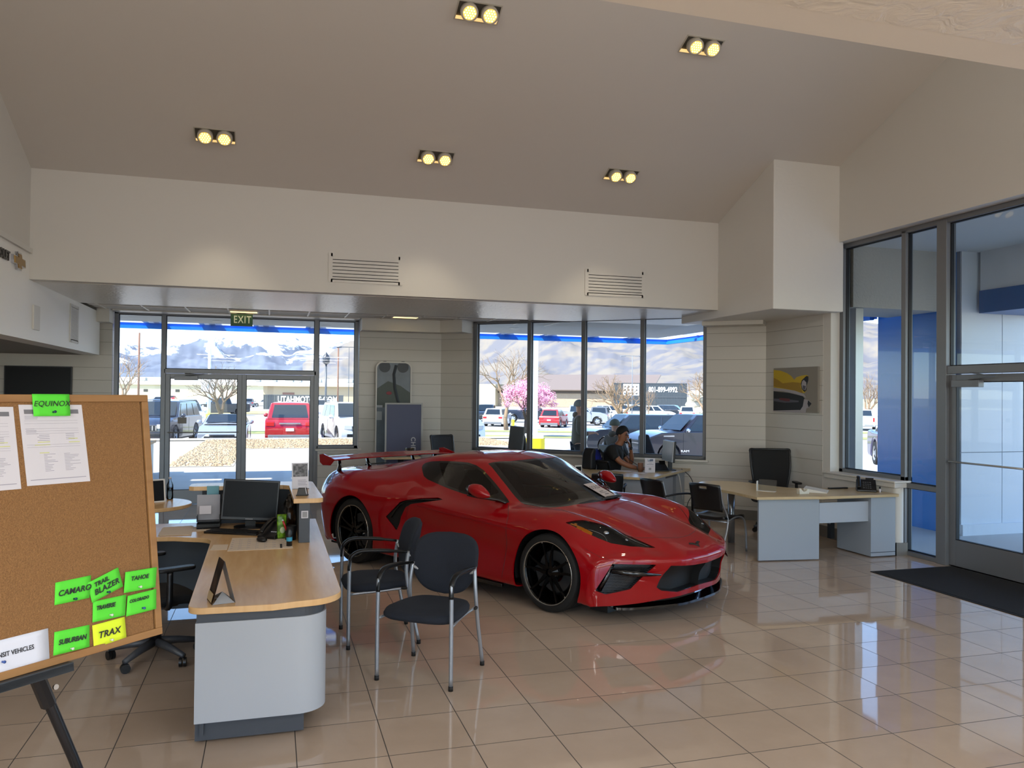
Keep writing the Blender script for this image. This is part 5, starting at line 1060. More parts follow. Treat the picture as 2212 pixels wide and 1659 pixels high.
def build_car():
    t = thing('sports_car', 'glossy red mid-engine sports car with black wheels and rear wing', 'car'); MC = basis(CARLOC, _cf, -_cr, (0, 0, 1)) @ Matrix.Diagonal((CARSC, CARSC, CARSC, 1)); t.matrix_world = MC
    S = Skin(car_grid(CAR, 460, 190)); X, Y, Z = (1, 0, 0), (0, 1, 0), (0, 0, 1)
    tri = lambda pts, E1, E2: [(np.dot(p, np.array(E1)/np.linalg.norm(E1)), np.dot(p, (lambda a, b: (b-a*(b@a))/np.linalg.norm(b-a*(b@a)))(np.array(E1)/np.linalg.norm(E1), np.array(E2, float)))) for p in pts]
    side = lambda C, n: (C[:, 1] > .45)
    def circ(cx, cz, r, n=60): return [(cx+r*math.cos(2*PI*i/n), cz+r*math.sin(2*PI*i/n)) for i in range(n)]
    low = lambda C, n: (C[:, 1] > .5)
    S.cut(1, (X, Z), circ(1.361, .315, .378), low); S.cut(1, (X, Z), circ(-1.361, .335, .388), low)   # wheel arches
    win = [(-.670, 1.068), (-.645, 1.094), (-.556, 1.115), (-.40, 1.130), (-.260, 1.138), (-.1, 1.143), (.024, 1.142), (.149, 1.125), (.281, 1.085), (.439, 1.008), (.595, .926), (.754, .842), (.727, .832), (.468, .845), (.171, .868), (-.120, .904), (-.434, .951), (-.52, .975), (-.585, 1.011), (-.645, 1.045)]
    S.cut(2, (X, Z), win, side)
    def shrink(p, d):
        c = np.mean(p, 0); out = []; n = len(p)
        for i in range(n):
            a, b, q = np.array(p[i-1]), np.array(p[(i+1) % n]), np.array(p[i]); tt = b-a; tt /= np.linalg.norm(tt); nn = np.array([-tt[1], tt[0]])
            if nn@(c-q) < 0: nn = -nn
            out.append(tuple(q+nn*d))
        return out
    S.cut(3, (X, Z), [p for p in shrink(win, .018) if p[0] > -.40 and p[0] < .66]+[] , side, over=(2,))
    ws = [(.262, .535), (.30, .46), (.355, .33), (.385, .18), (.395, 0), (.395, -.1), (1.24, -.1), (1.24, .1), (1.225, .25), (1.17, .40), (1.08, .53), (.99, .625), (.895, .69), (.85, .685)]
    top = lambda C, n: C[:, 2] > .7
    S.cut(4, (X, Y), ws, top)
    wi = [(.30, .49), (.40, .30), (.43, .15), (.435, 0), (.435, -.1), (1.15, -.1), (1.15, .1), (1.13, .25), (1.08, .40), (1.0, .52), (.91, .60), (.84, .635)]
    S.cut(5, (X, Y), wi, top, over=(4,))
    hl = [(1.483, .838, .753), (1.532, .784, .768), (1.583, .733, .773), (1.770, .610, .726), (1.915, .485, .655), (2.115, .432, .583), (2.002, .636, .602), (1.891, .746, .626), (1.794, .797, .661), (1.682, .832, .698), (1.585, .836, .729)]
    E1, E2 = (-.7, .7, 0), (-.3, -.3, .9)
    front = lambda C, n: (C[:, 0] > 1.3) & (C[:, 1] > .3)
    S.cut(6, (E1, E2), tri(hl, E1, E2), front)
    S.cut(7, (E1, E2), tri([(1.522, .822, .753), (1.556, .801, .755), (1.726, .786, .706), (1.751, .818, .674), (1.652, .831, .710)], E1, E2), front, over=(6,), snap=False)
    sg = [(1.870, .929, .273), (1.972, .841, .488), (2.199, .560, .475), (2.141, .622, .399), (2.060, .716, .282), (1.934, .876, .245)]
    F1, F2 = (-.45, .9, 0), (0, 0, 1)
    S.cut(8, (F1, F2), tri(sg, F1, F2), lambda C, n: (C[:, 0] > 1.7) & (C[:, 1] > .4))
    cg = [(.517, .283), (.484, .393), (.444, .458), (.2, .438), (0, .430), (-.1, .430), (-.1, .232), (.02, .230), (.308, .221), (.472, .251)]
    S.cut(9, (Y, Z), cg, lambda C, n: (C[:, 0] > 2.0) & (C[:, 1] < .6))
    it = [(-.807, .555), (-.676, .433), (-.662, .437), (-.636, .502), (-.617, .571), (-.551, .671), (-.460, .716), (-.034, .797), (-.125, .809), (-.345, .784), (-.569, .741), (-.635, .716)]
    S.cut(10, (X, Z), it, side)
    tl = [(-2.12, .875), (-2.0, .885), (-1.93, .865), (-1.86, .82), (-1.95, .785), (-2.10, .775)]
    S.cut(11, (X, Z), tl, lambda C, n: (C[:, 1] > .45) & (C[:, 0] < -1.7))
    S.cut(12, (X, Y), [(-1.85, -.1), (-1.85, .24), (-1.0, .36), (-.70, .36), (-.66, -.1)], top)
    S.panel('car_body', (0,), M_red, t, both='join', rim=.010)
    S.panel('windshield_border', (4,), M_gb, t, both='join', push=-.001); S.panel('windshield', (5,), M_cg, t, both='join', push=-.001)
    S.panel('side_window_trim', (2,), M_gb, t); S.panel('side_window', (3,), M_cg, t, push=-.001)
    S.panel('engine_hatch', (12,), M_gb, t, both='join')
    S.panel('side_intake', (10,), M_mb, t, push=-.022, rim=-.011); S.panel('taillight', (11,), mat('smoked_lens', '1a0c0c', .12, coat=.6), t, push=.002)
    gm = mat('honeycomb_grille', '101114', .3, metal=.5); ntg = gm.node_tree; bb = ntg.nodes['Principled BSDF']; tc = ntg.nodes.new('ShaderNodeTexCoord'); wv = ntg.nodes.new('ShaderNodeTexWave'); wv.bands_direction = 'Z'; wv.inputs['Scale'].default_value = 26; wv.inputs['Distortion'].default_value = 1.2; wv.inputs['Detail Scale'].default_value = 3
    rr = ntg.nodes.new('ShaderNodeValToRGB'); rr.color_ramp.elements[0].color = (*lin('050506'), 1); rr.color_ramp.elements[1].color = (*lin('4a4c50'), 1); rr.color_ramp.elements[0].position = .55
    ntg.links.new(tc.outputs['Object'], wv.inputs['Vector']); ntg.links.new(wv.outputs['Fac'], rr.inputs[0]); ntg.links.new(rr.outputs[0], bb.inputs['Base Color'])
    S.panel('side_grille', (8,), gm, t, push=-.05, rim=-.039); S.panel('center_grille', (9,), M_mb, t, both='join', push=-.08, rim=-.069)
    heads = S.panel('headlight', (6, 7), M_hl, t, push=-.012); S.panel('headlight_amber', (7,), M_amb, t, push=-.008)
    S.panel('headlight_lens', (6, 7), glass_mat('clear_lens', 'f2f4f5', .45), t, push=-.001)
    bvh = BVHTree.FromPolygons([tuple(v) for v in S.V], [tuple(int(x) for x in f) for f in S.F])
    def on(p, off=.0): q, n, _, _ = bvh.find_nearest(Vector(p)); n = n if n @ (q-Vector((q.x, 0, .5))) > 0 else -n; return q+n*off
    def seam(name, pts, r=.0022, m=M_mb, off=-.0008, both=True, join=False):
        P = [on(p, off) for p in smooth_path(pts, 8)]
        for s in ((1, -1) if both else (1,)): MB().tube([(p.x, p.y*s, p.z) for p in P], r, 6).build(name, m, t, smooth=True)
    seam('door_seam', [(.765, .766, .825), (.872, .885, .739), (.888, .922, .576), (.872, .915, .404), (.85, .934, .21)])
    seam('door_seam', [(-.50, .88, .70), (-.56, .89, .5), (-.50, .92, .3), (-.42, .935, .2)])
    seam('body_crease', [(-.397, .891, .711), (-.077, .906, .694), (.233, .914, .679), (.903, .926, .646), (1.024, .932, .637)], r=.0018, m=mat('crease_shadow_line', '5a0308', .3))  # dark red line along the crease, its shade put into colour
    seam('hood_seam', [(1.009, .641, .810), (1.456, .713, .812), (1.75, .58, .72), (1.924, .440, .648), (2.05, .28, .625), (2.10, .10, .616), (2.105, 0, .616)])
    seam('nose_seam', [(1.76, .93, .60), (1.84, .90, .56), (1.95, .852, .516)], r=.0015)
    for s in (1, -1):   # ridge bars on the hood
        pass
    # upper lip highlight over the grilles, black fin in the side grille, red strut between
    for s in (1, -1):
        a = [on((1.955, .83, .43), -.01), on((2.06, .70, .415), .012), on((2.20, .52, .405), .03)]
        MB().tube([(p.x, p.y*s, p.z) for p in a], [.012, .016, .004], 6, flat=1.6, up=(0, 0, 1)).build('grille_fin', M_gb, t, smooth=True)
        a = [on((1.90, .92, .27), .0), on((1.93, .88, .36), .0), on((1.975, .845, .48), 0)]
        MB().tube([(p.x-.02, (p.y-.03)*s, p.z) for p in a], .022, 6).build('grille_edge', M_gb, t, smooth=True)
        # headlight internals
        lp = [(1.60, .735, .758), (1.78, .615, .712), (1.93, .505, .645), (2.06, .455, .60)]
        MB().tube([tuple(Vector((q.x, q.y*s, q.z))) for q in (on(p, -.008) for p in smooth_path(lp, 5))], .006, 6).build('light_bar', M_led2, t, smooth=True)
        for p, r_ in (((1.80, .70, .685), .026), ((1.93, .60, .635), .020)): q = on(p, -.012); MB().ball((q.x, q.y*s, q.z), (r_, r_, r_*.7), 14).build('lamp_projector', M_led2, t, smooth=True)
        lp = [(1.66, .80, .722), (1.80, .74, .68), (1.86, .755, .645)]; MB().tube([(q.x, q.y*s, q.z) for q in (on(p, -.010) for p in smooth_path(lp, 4))], .004, 6).build('light_bar', M_led2, t, smooth=True)
        # boomerang blade in the side intake
        bl = [(-.06, .845, .80), (-.35, .87, .768), (-.56, .89, .728), (-.66, .90, .66), (-.74, .925, .56)]
        MB().tube([(q.x, q.y*s, q.z) for q in (on(p, -.006) for p in smooth_path(bl, 5))], [.004]+[.012]*19+[.02], 8, flat=.5).build('intake_blade', M_gb, t, smooth=True)
        # mirror
        cap = MB(); cap.ball((0, 0, 0), (.125, .058, .060), 20); cap.v = [(x*(1 if x < 0 else 1.0), y*(1-.25*max(0, x/.125)), z*(1-.30*max(0, x/.125))+.012*(x > 0)*x/.125*-1) for x, y, z in cap.v]
        cap.build('mirror_cap', M_red, t, smooth=True, M=T(.585, s*.965, .945) @ RZ(s*R(-10)) @ RY(R(12)))
        MB().ball((0, 0, 0), (.02, .05, .045), 14).build('mirror_glass', M_gb, t, smooth=True, M=T(.475, s*.975, .95))
        MB().tube(smooth_path([(.74, s*.77, .838), (.66, s*.82, .865), (.56, s*.92, .880), (.45, s*.98, .900)], 4), [.022]*4+[.018]*9, 8, flat=.6, up=(0, 0, 1)).build('mirror_arm', M_gb, t, smooth=True)
        tri_ = MB(); tri_.add([(.742, s*.765, .838), (.60, s*.782, .842), (.63, s*.70, .905)], [(0, 1, 2)]); tri_.build('mirror_sail', M_gb, t, solid=.004)
        # wing end plate, struts
        ep = MB(); ep.prism([(-2.07, 1.115), (-1.99, 1.125), (-1.78, 1.075), (-1.80, 1.055), (-1.86, 1.005), (-2.00, .998), (-2.06, 1.03)], s*.90-.008, s*.90+.008, Matrix(((1, 0, 0, 0), (0, 0, 1, 0), (0, 1, 0, 0), (0, 0, 0, 1)))); ep.build('wing_endplate', M_red, t, bevel=.003)
        MB().tube([(-1.98, s*.70, .915), (-1.955, s*.71, .98), (-1.95, s*.72, 1.05)], [.05, .032, .03], 8, flat=.35, up=(0, 1, 0)).build('wing_strut', M_gb, t, smooth=True)
        MB().tube([(-1.88, s*.34, .96), (-1.92, s*.34, 1.0), (-1.95, s*.34, 1.06)], [.035, .028, .026], 8, flat=.35, up=(0, 1, 0)).build('wing_strut', M_gb, t, smooth=True)
        # red corner winglet of the splitter
        MB().box(-.55, .85, s*.925-.012, s*.925+.022, .125, .155).build('side_skirt', M_gb, t, bevel=.006)
    # wing blade
    b = MB()
    def bl(u, v):
        y = -.90+1.8*u; a = 2*PI*v; ch = .125 if abs(y) > .40 else .145; cz = 1.062+.012*math.cos(y/.9*PI/2)
        return (-1.955+ch*math.cos(a), y, cz+.013*math.sin(a)-.10*ch*math.cos(a)+.012*math.cos(a)**2)
    b.grid(bl, 30, 16); b.build('rear_wing', M_red, t, smooth=True, weld=True)
    # splitter
    sp = [(1.98, .80), (2.02, .775), (2.09, .69), (2.19, .50), (2.28, .28), (2.30, 0)]
    P = [(p.x, p.y) for p in smooth_path([(x, y, 0) for x, y in sp], 5)]; full = P+[(x, -y) for x, y in reversed(P[:-1])]
    inn = [(x-.12, y*.93) for x, y in full]; b = MB(); n = len(full); vs = []; fs = []
    for (x, y), (xi, yi) in zip(full, inn): vs += [(x, y, .118), (x, y, .138), (xi, yi, .140), (xi, yi, .116)]
    for i in range(n-1):
        for k_ in range(4): l = (k_+1) % 4; fs.append((4*i+k_, 4*i+l, 4*i+4+l, 4*i+4+k_))
    b.add(vs, fs); b.build('front_splitter', M_gb, t, autos=30)
    MB().box(1.0, 1.9, -.70, .70, .10, .13).build('underbody', M_mb, t)
    MB().box(-2.0, 1.0, -.78, .78, .12, .16).build('underbody', M_mb, t)
    for s in (1, -1): MB().box(1.66, 1.84, s*.60-.12, s*.60+.12, .05, .12).build('air_dam', M_mb, t)
    # badge on the nose
    q = on((2.225, 0, .56), .0); nrm = Vector((.42, 0, .9)).normalized(); MBd = basis(q+nrm*.002, (0, 1, 0), nrm.cross(Vector((0, 1, 0))), nrm)
    b = MB()
    for s in (1, -1): b.prism([(0, -.035), (s*.03, .0), (s*.085, .02), (s*.07, .035), (s*.02, .025), (0, .0)][::s], 0, .004)
    b.build('nose_badge', M_gb, t, M=MBd)
    # sheet behind the windscreen reading SOLD
    c4 = [Vector((p[0], -p[1], p[2])) for p in ((.977, -.083, .944), (.927, -.307, .942), (1.142, -.318, .844), (1.179, -.103, .852))]; cc = sum(c4, Vector())/4
    rt = (c4[1]-c4[0]).normalized(); dn_ = (c4[3]-c4[0]); dn_ = (dn_-rt*dn_.dot(rt)).normalized(); nn_ = rt.cross(-dn_).normalized(); MS = basis(cc+nn_*.006, rt, -dn_, nn_)
    sg_ = MB().box(-.108, .108, -.14, .14, 0, .001).build('window_sheet', mat('window_sheet_paper', 'b9aca8', .8), t, M=MS); 
    for body, sz, y_, x_ in (('SOLD', .075, .06, 0),): line_text('sheet_writing', body, sz, mat('grey_ink', '5a5357', .7), MS @ T(x_, y_, .0016), t, ext=.0004)
    b = MB(); b.box(-.05, .03, -.022, -.012, .0012, .0018); b.box(-.08, .07, -.044, -.038, .0012, .0018); b.box(-.03, .06, -.075, -.065, .0012, .0018); b.build('sheet_lines', mat('grey_ink', '5a5357', .7), t, M=MS)
    # wipers
    MB().tube([(1.17, -.62+.9, .845), (1.16, .55, .84), (1.02, .70, .825)][:0] or [(on((1.20, .12, .85), .012)).to_tuple(), (on((1.15, .35, .84), .012)).to_tuple(), (on((1.02, .56, .82), .012)).to_tuple()], .008, 6).build('wiper', M_mb, t, smooth=True)
    W2 = [on((1.235, .0, .85), .014), on((1.20, .25, .85), .02), on((1.05, .52, .84), .014)]
    MB().tube([(p.x, -p.y*-1 if False else p.y, p.z) for p in W2], .007, 6).build('wiper', M_mb, t, smooth=True)
    W3 = [on((1.23, .05, .85), .016), on((1.20, .30, .85), .02), on((1.13, .45, .86), .016)]
    MB().tube([(p.x, p.y, p.z) for p in W3], .013, 6).build('wiper', M_mb, t, smooth=True)
    # cabin
    MB().box(-.55, 1.05, -.68, .68, .17, .30).build('cabin_floor', M_cab, t); MB().box(-.58, -.50, -.62, .62, .2, 1.0).build('bulkhead', M_cab, t)
    b = MB(); b.tube([(.78, -.66, .73), (.78, .66, .73)], .13, 12); b.build('dashboard', M_cab, t, smooth=True); MB().box(-.4, .8, -.09, .09, .3, .62).build('center_console', M_ltr, t, bevel=.03)
    for s in (1, -1):
        MB().box(-.45, .8, s*.66-.03, s*.66+.03, .2, .80).build('door_card', M_ltr, t, bevel=.02)
        MB().box(-.15, .38, s*.36-.23, s*.36+.23, .28, .45).build('seat_cushion', M_ltr, t, bevel=.05)
        b = MB(); b.prism([(-.23, 0), (.23, 0), (.24, .35), (.17, .55), (.10, .62), (.09, .72), (-.09, .72), (-.10, .62), (-.17, .55), (-.24, .35)], -.07, .05); b.build('seat_back', M_ltr, t, bevel=.03, M=basis((-.20, s*.36, .38), (0, 1, 0), (-.28, 0, .96), (.96, 0, .28)))
    MB().tube([(.43+.17*math.cos(a)*-.35, -(.36)*-1*1+.17*math.sin(a)-.0, .70+.17*math.cos(a)) for a in [2*PI*i/28 for i in range(28)]], .014, 8, closed=True).build('steering_wheel', M_cab, t, smooth=True)
    MB().ball((.50, 0, 1.09), (.015, .10, .028), 12).build('rearview_mirror', M_cab, t, smooth=True)
    MB().box(.55, .75, -.20, .20, 1.04, 1.05).build('sun_shade_band', M_cab, t) if False else None
    # wheels
    def wheel(x, s, r, w, yo, rim):
        wt = bpy.data.objects.new('wheel', None); COL.objects.link(wt); wt.parent = t; wt.matrix_local = basis((x, s*yo, r), (1, 0, 0), (0, 0, 1), (0, s*1.0, 0)) if s < 0 else basis((x, s*yo, r), (-1, 0, 0), (0, 0, 1), (0, 1, 0))
        # local z = outward, origin at the outer face
        MB().lathe([(rim, -.012), (rim+.012, .0), (r-.028, -.001), (r-.012, -.010), (r-.003, -.026), (r, -.05), (r, -w+.05), (r-.004, -w+.02), (r-.03, -w), (rim, -w+.01)], 72, cap=False).build('tyre', M_tyre, wt, autos=30)
        g = MB()
        for i in range(4): g.lathe([(r+.0008, -.06-i*.045), (r+.0008, -.066-i*.045)], 72, cap=False)
        g.build('tread_groove', M_mb, wt)
        MB().lathe([(rim+.001, -.012), (rim-.006, -.010), (rim-.012, -.03), (rim-.02, -.07), (rim-.02, -w+.02), (rim, -w+.012)], 72, cap=False).build('rim_barrel', M_whl, wt, smooth=True)
        p = MB(); p.lathe([(rim+.004, -.006), (rim+.002, -.0035), (rim-.003, -.005), (rim-.004, -.012)], 72, cap=False)
        for i in range(5): a = 2*PI*i/5+.55; p.cbox((0, 0, 0), (.014, .010, .004), RZ(a) @ T(rim-.006, 0, -.006))
        p.build('rim_lip', M_lip, wt, autos=40)
        b = MB()
        for i in range(5):
            a = 2*PI*i/5+.32
            for sg in (-1, 1):
                q = RZ(a); pts = [(.035, sg*.018, -.045), (.11, sg*.024, -.030), (.19, sg*.040, -.022), (rim-.01, sg*.062, -.022)]
                b.tube([tuple(q @ Vector(p_)) for p_ in pts], [.024, .016, .012, .012], 4, up=(0, 0, 1))
        b.build('spokes', M_whl, wt)
        b = MB(); b.lathe([(.001, -.035), (.035, -.035), (.04, -.045), (.075, -.055), (.085, -.08), (.001, -.08)], 32); b.build('hub', M_whl, wt, smooth=True)
        b = MB()
        for i in range(5): a = 2*PI*i/5+.95; b.cyl(.056*math.cos(a), .056*math.sin(a), -.06, -.038, .009, 6)
        b.build('lug_nuts', mat('grey_steel', '7d7f82', .3, metal=.8), wt)
        MB().lathe([(.09, -.11), (.175, -.11), (.178, -.13), (.09, -.13)], 48, cap=False).build('brake_disc', mat('brake_steel', '55575a', .35, metal=.8), wt, autos=30)
        MB().box(.10, .20, -.09, .09, -.155, -.085, RZ(R(200 if x > 0 else -20))).build('brake_caliper', mat('caliper_grey', '2b2d30', .4), wt, bevel=.015)
    for x, r, w, yo, rim in ((1.361, .327, .25, .925, .262), (-1.361, .345, .31, .950, .272)):
        for s in (-1, 1): wheel(x, s, r, w, yo, rim)
    # dark wheel housings
    for x, r in ((1.361, .375), (-1.361, .385)):
        for s in (-1, 1):
            h = MB(); n = 28; vs = []; fs = []
            for i in range(n+1): a = PI*i/n*1.16-.25; vs += [(x+r*math.cos(a), s*.915 if x > 0 else s*.93, .32+r*math.sin(a)), (x+r*math.cos(a), s*.50, .32+r*math.sin(a))]
            for i in range(n): fs.append((2*i, 2*i+1, 2*i+3, 2*i+2))
            vs.append((x, s*.50, .32)); fs += [(2*i+1, len(vs)-1, 2*i+3) for i in range(n)]
            h.add(vs, fs); h.build('wheel_housing', M_mb, t, smooth=False)
    return t
car = build_car()
# ================================================================ outside
def ground_grid(name, xs, ys, dz, m, kind='structure', label=None):
    mb = MB(); vs = [(x, y, g_lot(x, y)+dz) for x in xs for y in ys]; n = len(ys)
    fs = [(i*n+j, (i+1)*n+j, (i+1)*n+j+1, i*n+j+1) for i in range(len(xs)-1) for j in range(n-1)]
    mb.add(vs, fs); o = mb.build(name, m, smooth=True); o['kind'] = kind
    return o
def lsp(a, b, n): return [a+(b-a)*i/n for i in range(n+1)]
def patch(name, poly_fn, x0, x1, y0, y1, dz, m, nx=10, ny=10, kind='structure'): return ground_grid(name, lsp(x0, x1, nx), lsp(y0, y1, ny), dz, m, kind)
M_asph = mat('asphalt', 'b0adaa', .9, noise=(.35, 'a8a5a2', .3), bump=(60, .3))
M_conc = mat('sidewalk_concrete', 'b3aca2', .85, noise=(1.2, 'a79f94', .3))
M_grass = mat('dry_lawn', '7d8f4a', .95, noise=(6, 'a39a62', .25))
M_field = mat('pale_field', 'a59a80', .95, noise=(.02, '8c8f70', .2))
xs = [-160, -120, -90, -60, -45, -30]+lsp(-25, 10, 14)[1:]+[10.4, 10.9]+lsp(11, 40, 14)[1:]+[45, 50, 60, 75, 90, 110, 140, 170]; ys = [10, 12, 14, 16, 17, 19, 21, 23, 25, 27, 29, 31, 33, 33.85, 33.95]+lsp(35, 60, 12)+[65, 70, 80, 90, 100, 120, 140, 170, 200, 240, 280, 320]
ground_grid('ground_asphalt', xs, ys, 0, M_asph)
mb = MB(); mb.add([(-2500, 318, -1.3), (3000, 318, -1.3), (6000, 5200, -1.3), (-4000, 5200, -1.3)], [(0, 1, 2, 3)]); mb.add([(-160, 10, -.1), (-160, 320, -.9), (-2500, 320, -1.3), (-2500, 10, -1.3)], [(0, 1, 2, 3)]); mb.add([(170, 10, -1.1), (3000, 10, -1.3), (3000, 320, -1.3), (170, 320, -1.1)], [(0, 1, 2, 3)])
struct('ground_field', mb, M_field)
patch('ground_sidewalk', None, -9, 10.6, 14.2, 33.9, .02, M_conc, 30, 30); patch('ground_sidewalk_side', None, 10.6, 14.5, 8, 16.8, .02, M_conc, 8, 12)
patch('ground_entrance_walk', None, 7.3, 10.6, -8, 14.3, .02, mat('pale_concrete', 'd2cdc6', .6), 6, 14); patch('ground_south_walk', None, -12, 30, -40, -7.3, .0, mat('pale_concrete', 'd2cdc6', .6), 6, 6); patch('ground_east_walk', None, 10.6, 40, -40, 8.6, .0, M_asph, 6, 8)
mb = MB()
for i in range(40):
    x0, x1 = -9+i*.49, -9+(i+1)*.49; mb.add([(x, y, g_lot(x, y)+z) for x in (x0, x1) for y, z in ((33.7, .03), (33.7, .10), (33.88, .10), (33.92, -.02))], [(0, 1, 5, 4), (1, 2, 6, 5), (2, 3, 7, 6)])
struct('kerb_1', mb, mat('kerb_concrete', 'c2bbae', .85))
patch('lawn_strip', None, 8, 60, 47.5, 50.5, .02, M_grass, 20, 3, 'structure'); patch('lawn_strip', None, 5, 70, 56, 59, .02, M_grass, 20, 3, 'structure'); patch('lawn_strip', None, -9, 7, 46, 50, .02, M_grass, 10, 3, 'structure')
patch('lawn_field', None, -30, 4, 100, 118, .05, mat('straw_lawn', 'b19f6c', .95, noise=(2, 'a39a62', .3)), 8, 4, 'structure')
# stone beds: pale bed with a great many loose stones
rs = random.Random(5)
def in_bed(x, y): return (-2.45 < x < -.95 and 21.2 < y < 33.8) or (-.95 <= x < 9 and 28.2+.05*x < y < 33.8)
mb = MB()
for (x0, x1, y0, y1) in ((-2.5, -.9, 21.1, 33.9), (-.9, 9.2, 28.1, 33.9)): 
    nx, ny = max(1, int((x1-x0)/.6)), 8; b0 = len(mb.v)
    mb.add([(x, y, g_lot(x, y)+.03) for x in lsp(x0, x1, nx) for y in lsp(y0, y1, ny)], [(i*(ny+1)+j, (i+1)*(ny+1)+j, (i+1)*(ny+1)+j+1, i*(ny+1)+j+1) for i in range(nx) for j in range(ny)])
struct('ground_stone_bed', mb, mat('bed_soil', 'b9a88c', .95))
mb = MB(); n = 0
while n < 9500:
    x, y = rs.uniform(-2.5, 9), rs.uniform(21, 33.8)
    if not in_bed(x, y): continue
    n += 1; r_ = rs.uniform(.025, .055); z = g_lot(x, y)+.03; a = rs.uniform(0, 6); ca, sa = math.cos(a), math.sin(a)
    P = [(-1, -.7, 0), (1, -.8, 0), (.9, .8, 0), (-.8, .9, 0), (-.5, -.4, .8), (.6, -.3, .9), (.4, .5, .75), (-.5, .4, .85)]
    mb.add([(x+r_*(p*ca-q*sa)*rs.uniform(.8, 1.2), y+r_*(p*sa+q*ca), z+r_*w*.9) for p, q, w in P], [(4, 5, 6, 7), (0, 1, 5, 4), (1, 2, 6, 5), (2, 3, 7, 6), (3, 0, 4, 7)])
o = mb.build('landscape_stones', mat('river_stone', 'bba888', .85, noise=(5.7, '8a7258', .2))); tag(o, 'bed of loose pale tan stones outside the glass doors', 'stones', kind='stuff')
# low wall beside the walk
mb = MB(); mb.box(-2.95, -2.55, 14.4, 19.6, -.02, .70); o = mb.build('low_wall', mat('light_stucco', 'b9b4a8', .9, bump=(12, .6))); o['kind'] = 'structure'
mb = MB(); mb.box(-3.0, -2.5, 14.4, 19.65, .70, .76); struct('trim_wall_cap', mb, mat('tan_cap', 'a98e6a', .8))
# eave soffit, free-standing blue fascia with brackets
M_soff = mat('grey_soffit', 'c9c8c2', .8, noise=(.6, 'd4d3cd', .3)); M_blue = mat('blue_fascia', '1c7edc', .42); M_bluedk = mat('blue_portal', '2a84d8', .22, spec=.6, coat=.3)
mb = MB(); mb.box(-12, 8.45, 14.34, 16.55, 3.19, 3.30); mb.box(7.5, 8.45, 9.9, 14.34, 3.19, 3.30); mb.prism([(2.9, 14.34), (7.5, 10.5), (7.5, 14.34)], 3.19, 3.30); struct('ceiling_eave_soffit', mb, M_soff)
mb = MB(); mb.box(-12, 8.90, 16.975, 17.0, 3.195, 3.30); mb.box(8.905, 8.93, 10.25, 16.97, 3.195, 3.30); struct('trim_bright_gap_strip', mb, mat('white_bracket', 'd8dadd', .5))  # added white strip imitating the bright gap above the fascia
mb = MB(); mb.box(-12, 8.93, 17.0, 17.08, 3.10, 6.6); mb.box(8.93, 9.01, 10.25, 17.08, 3.10, 6.6); mb.box(-12, 8.95, 16.93, 17.0, 3.08, 3.14); mb.box(8.87, 8.95, 10.25, 16.95, 3.08, 3.14); struct('trim_blue_fascia', mb, M_blue)
mb = MB(); x = -11.6
while x < 8.6: mb.box(x, x+.10, 16.5, 17.0, 3.20, 3.36); mb.box(x+.19, x+.30, 16.5, 17.0, 3.20, 3.36); x += 1.02
y = 10.6
while y < 16.6: mb.box(8.4, 8.95, y, y+.05, 3.20, 3.34); y += 1.22
struct('trim_fascia_brackets', mb, mat('white_bracket', 'd8dadd', .5))
for (x, y) in ((-1.0, 15.9), (4.6, 15.2), (6.9, 13.0), (1.0, 16.1)):
    MB().lathe([(.06, -.012), (.10, -.012), (.105, 0), (.06, 0)], 24, M=T(x, y, 3.19)).build('trim_soffit_downlight', M_white)['kind'] = 'structure'
# portal at the right entrance
mb = MB(); mb.box(9.0, 10.4, 8.78, 10.22, 0, 4.6); struct('wall_blue_pier', mb, M_bluedk)
M_panel = mat('white_metal_panel', 'e3e6ea', .30, spec=.5)
mb = MB()
for i in range(6): mb.box(9.05+i*1.37-.65 if i else 9.05, 9.05+(i+1)*1.37-.66, 8.70, 8.78, .15, 1.13); mb.box(9.05+i*1.37-.65 if i else 9.05, 9.05+(i+1)*1.37-.66, 8.70, 8.78, 1.14, 4.4)
struct('wall_portal_panels', mb, M_panel)
mb = MB(); mb.box(9.04, 17.3, 8.715, 8.78, -.02, 4.4); struct('wall_portal_backing', mb, mat('panel_joint', '8d929a', .6)); mb = MB(); mb.box(9.04, 17.3, 8.66, 8.72, -.02, .15); struct('trim_portal_base', mb, M_panel)
mb = MB(); mb.box(9.3, 10.5, 2.0, 8.65, 3.05, 3.36); struct('trim_portal_band', mb, mat('dark_blue_band', '1f5f9f', .35)); mb = MB(); mb.box(9.32, 10.5, 2.0, 8.65, 3.36, 4.6); struct('wall_portal_beam', mb, M_panel)
mb = MB(); mb.box(7.40, 8.85, 8.86, 9.85, 3.08, 3.90); struct('wall_stucco_beam', mb, M_stucco); mb = MB(); mb.box(7.36, 9.35, 1.0, 10.25, 3.90, 4.05); struct('ceiling_entry', mb, mat('pale_soffit', 'e9e7e1', .8))
mb = MB(); mb.box(7.52, 7.64, 8.95, 9.07, -.02, 3.1); struct('column_1', mb, M_alu_l)
t = thing('recessed_downlight', 'round downlight in the grey entry ceiling outside the right door', 'ceiling light', (7.85, 6.97, 3.92)); MB().lathe([(.075, -.01), (.12, -.012), (.125, 0), (.075, 0)], 28).build('light_trim', M_white, t, smooth=True); MB().lathe([(.001, -.003), (.075, -.008)], 24, cap=False).build('reflector', M_chrome, t, smooth=True)
mb = MB(); mb.box(-12, 7.45, 14.34, 14.6, 3.3, 4.2); struct('wall_parapet', mb, M_stucco)

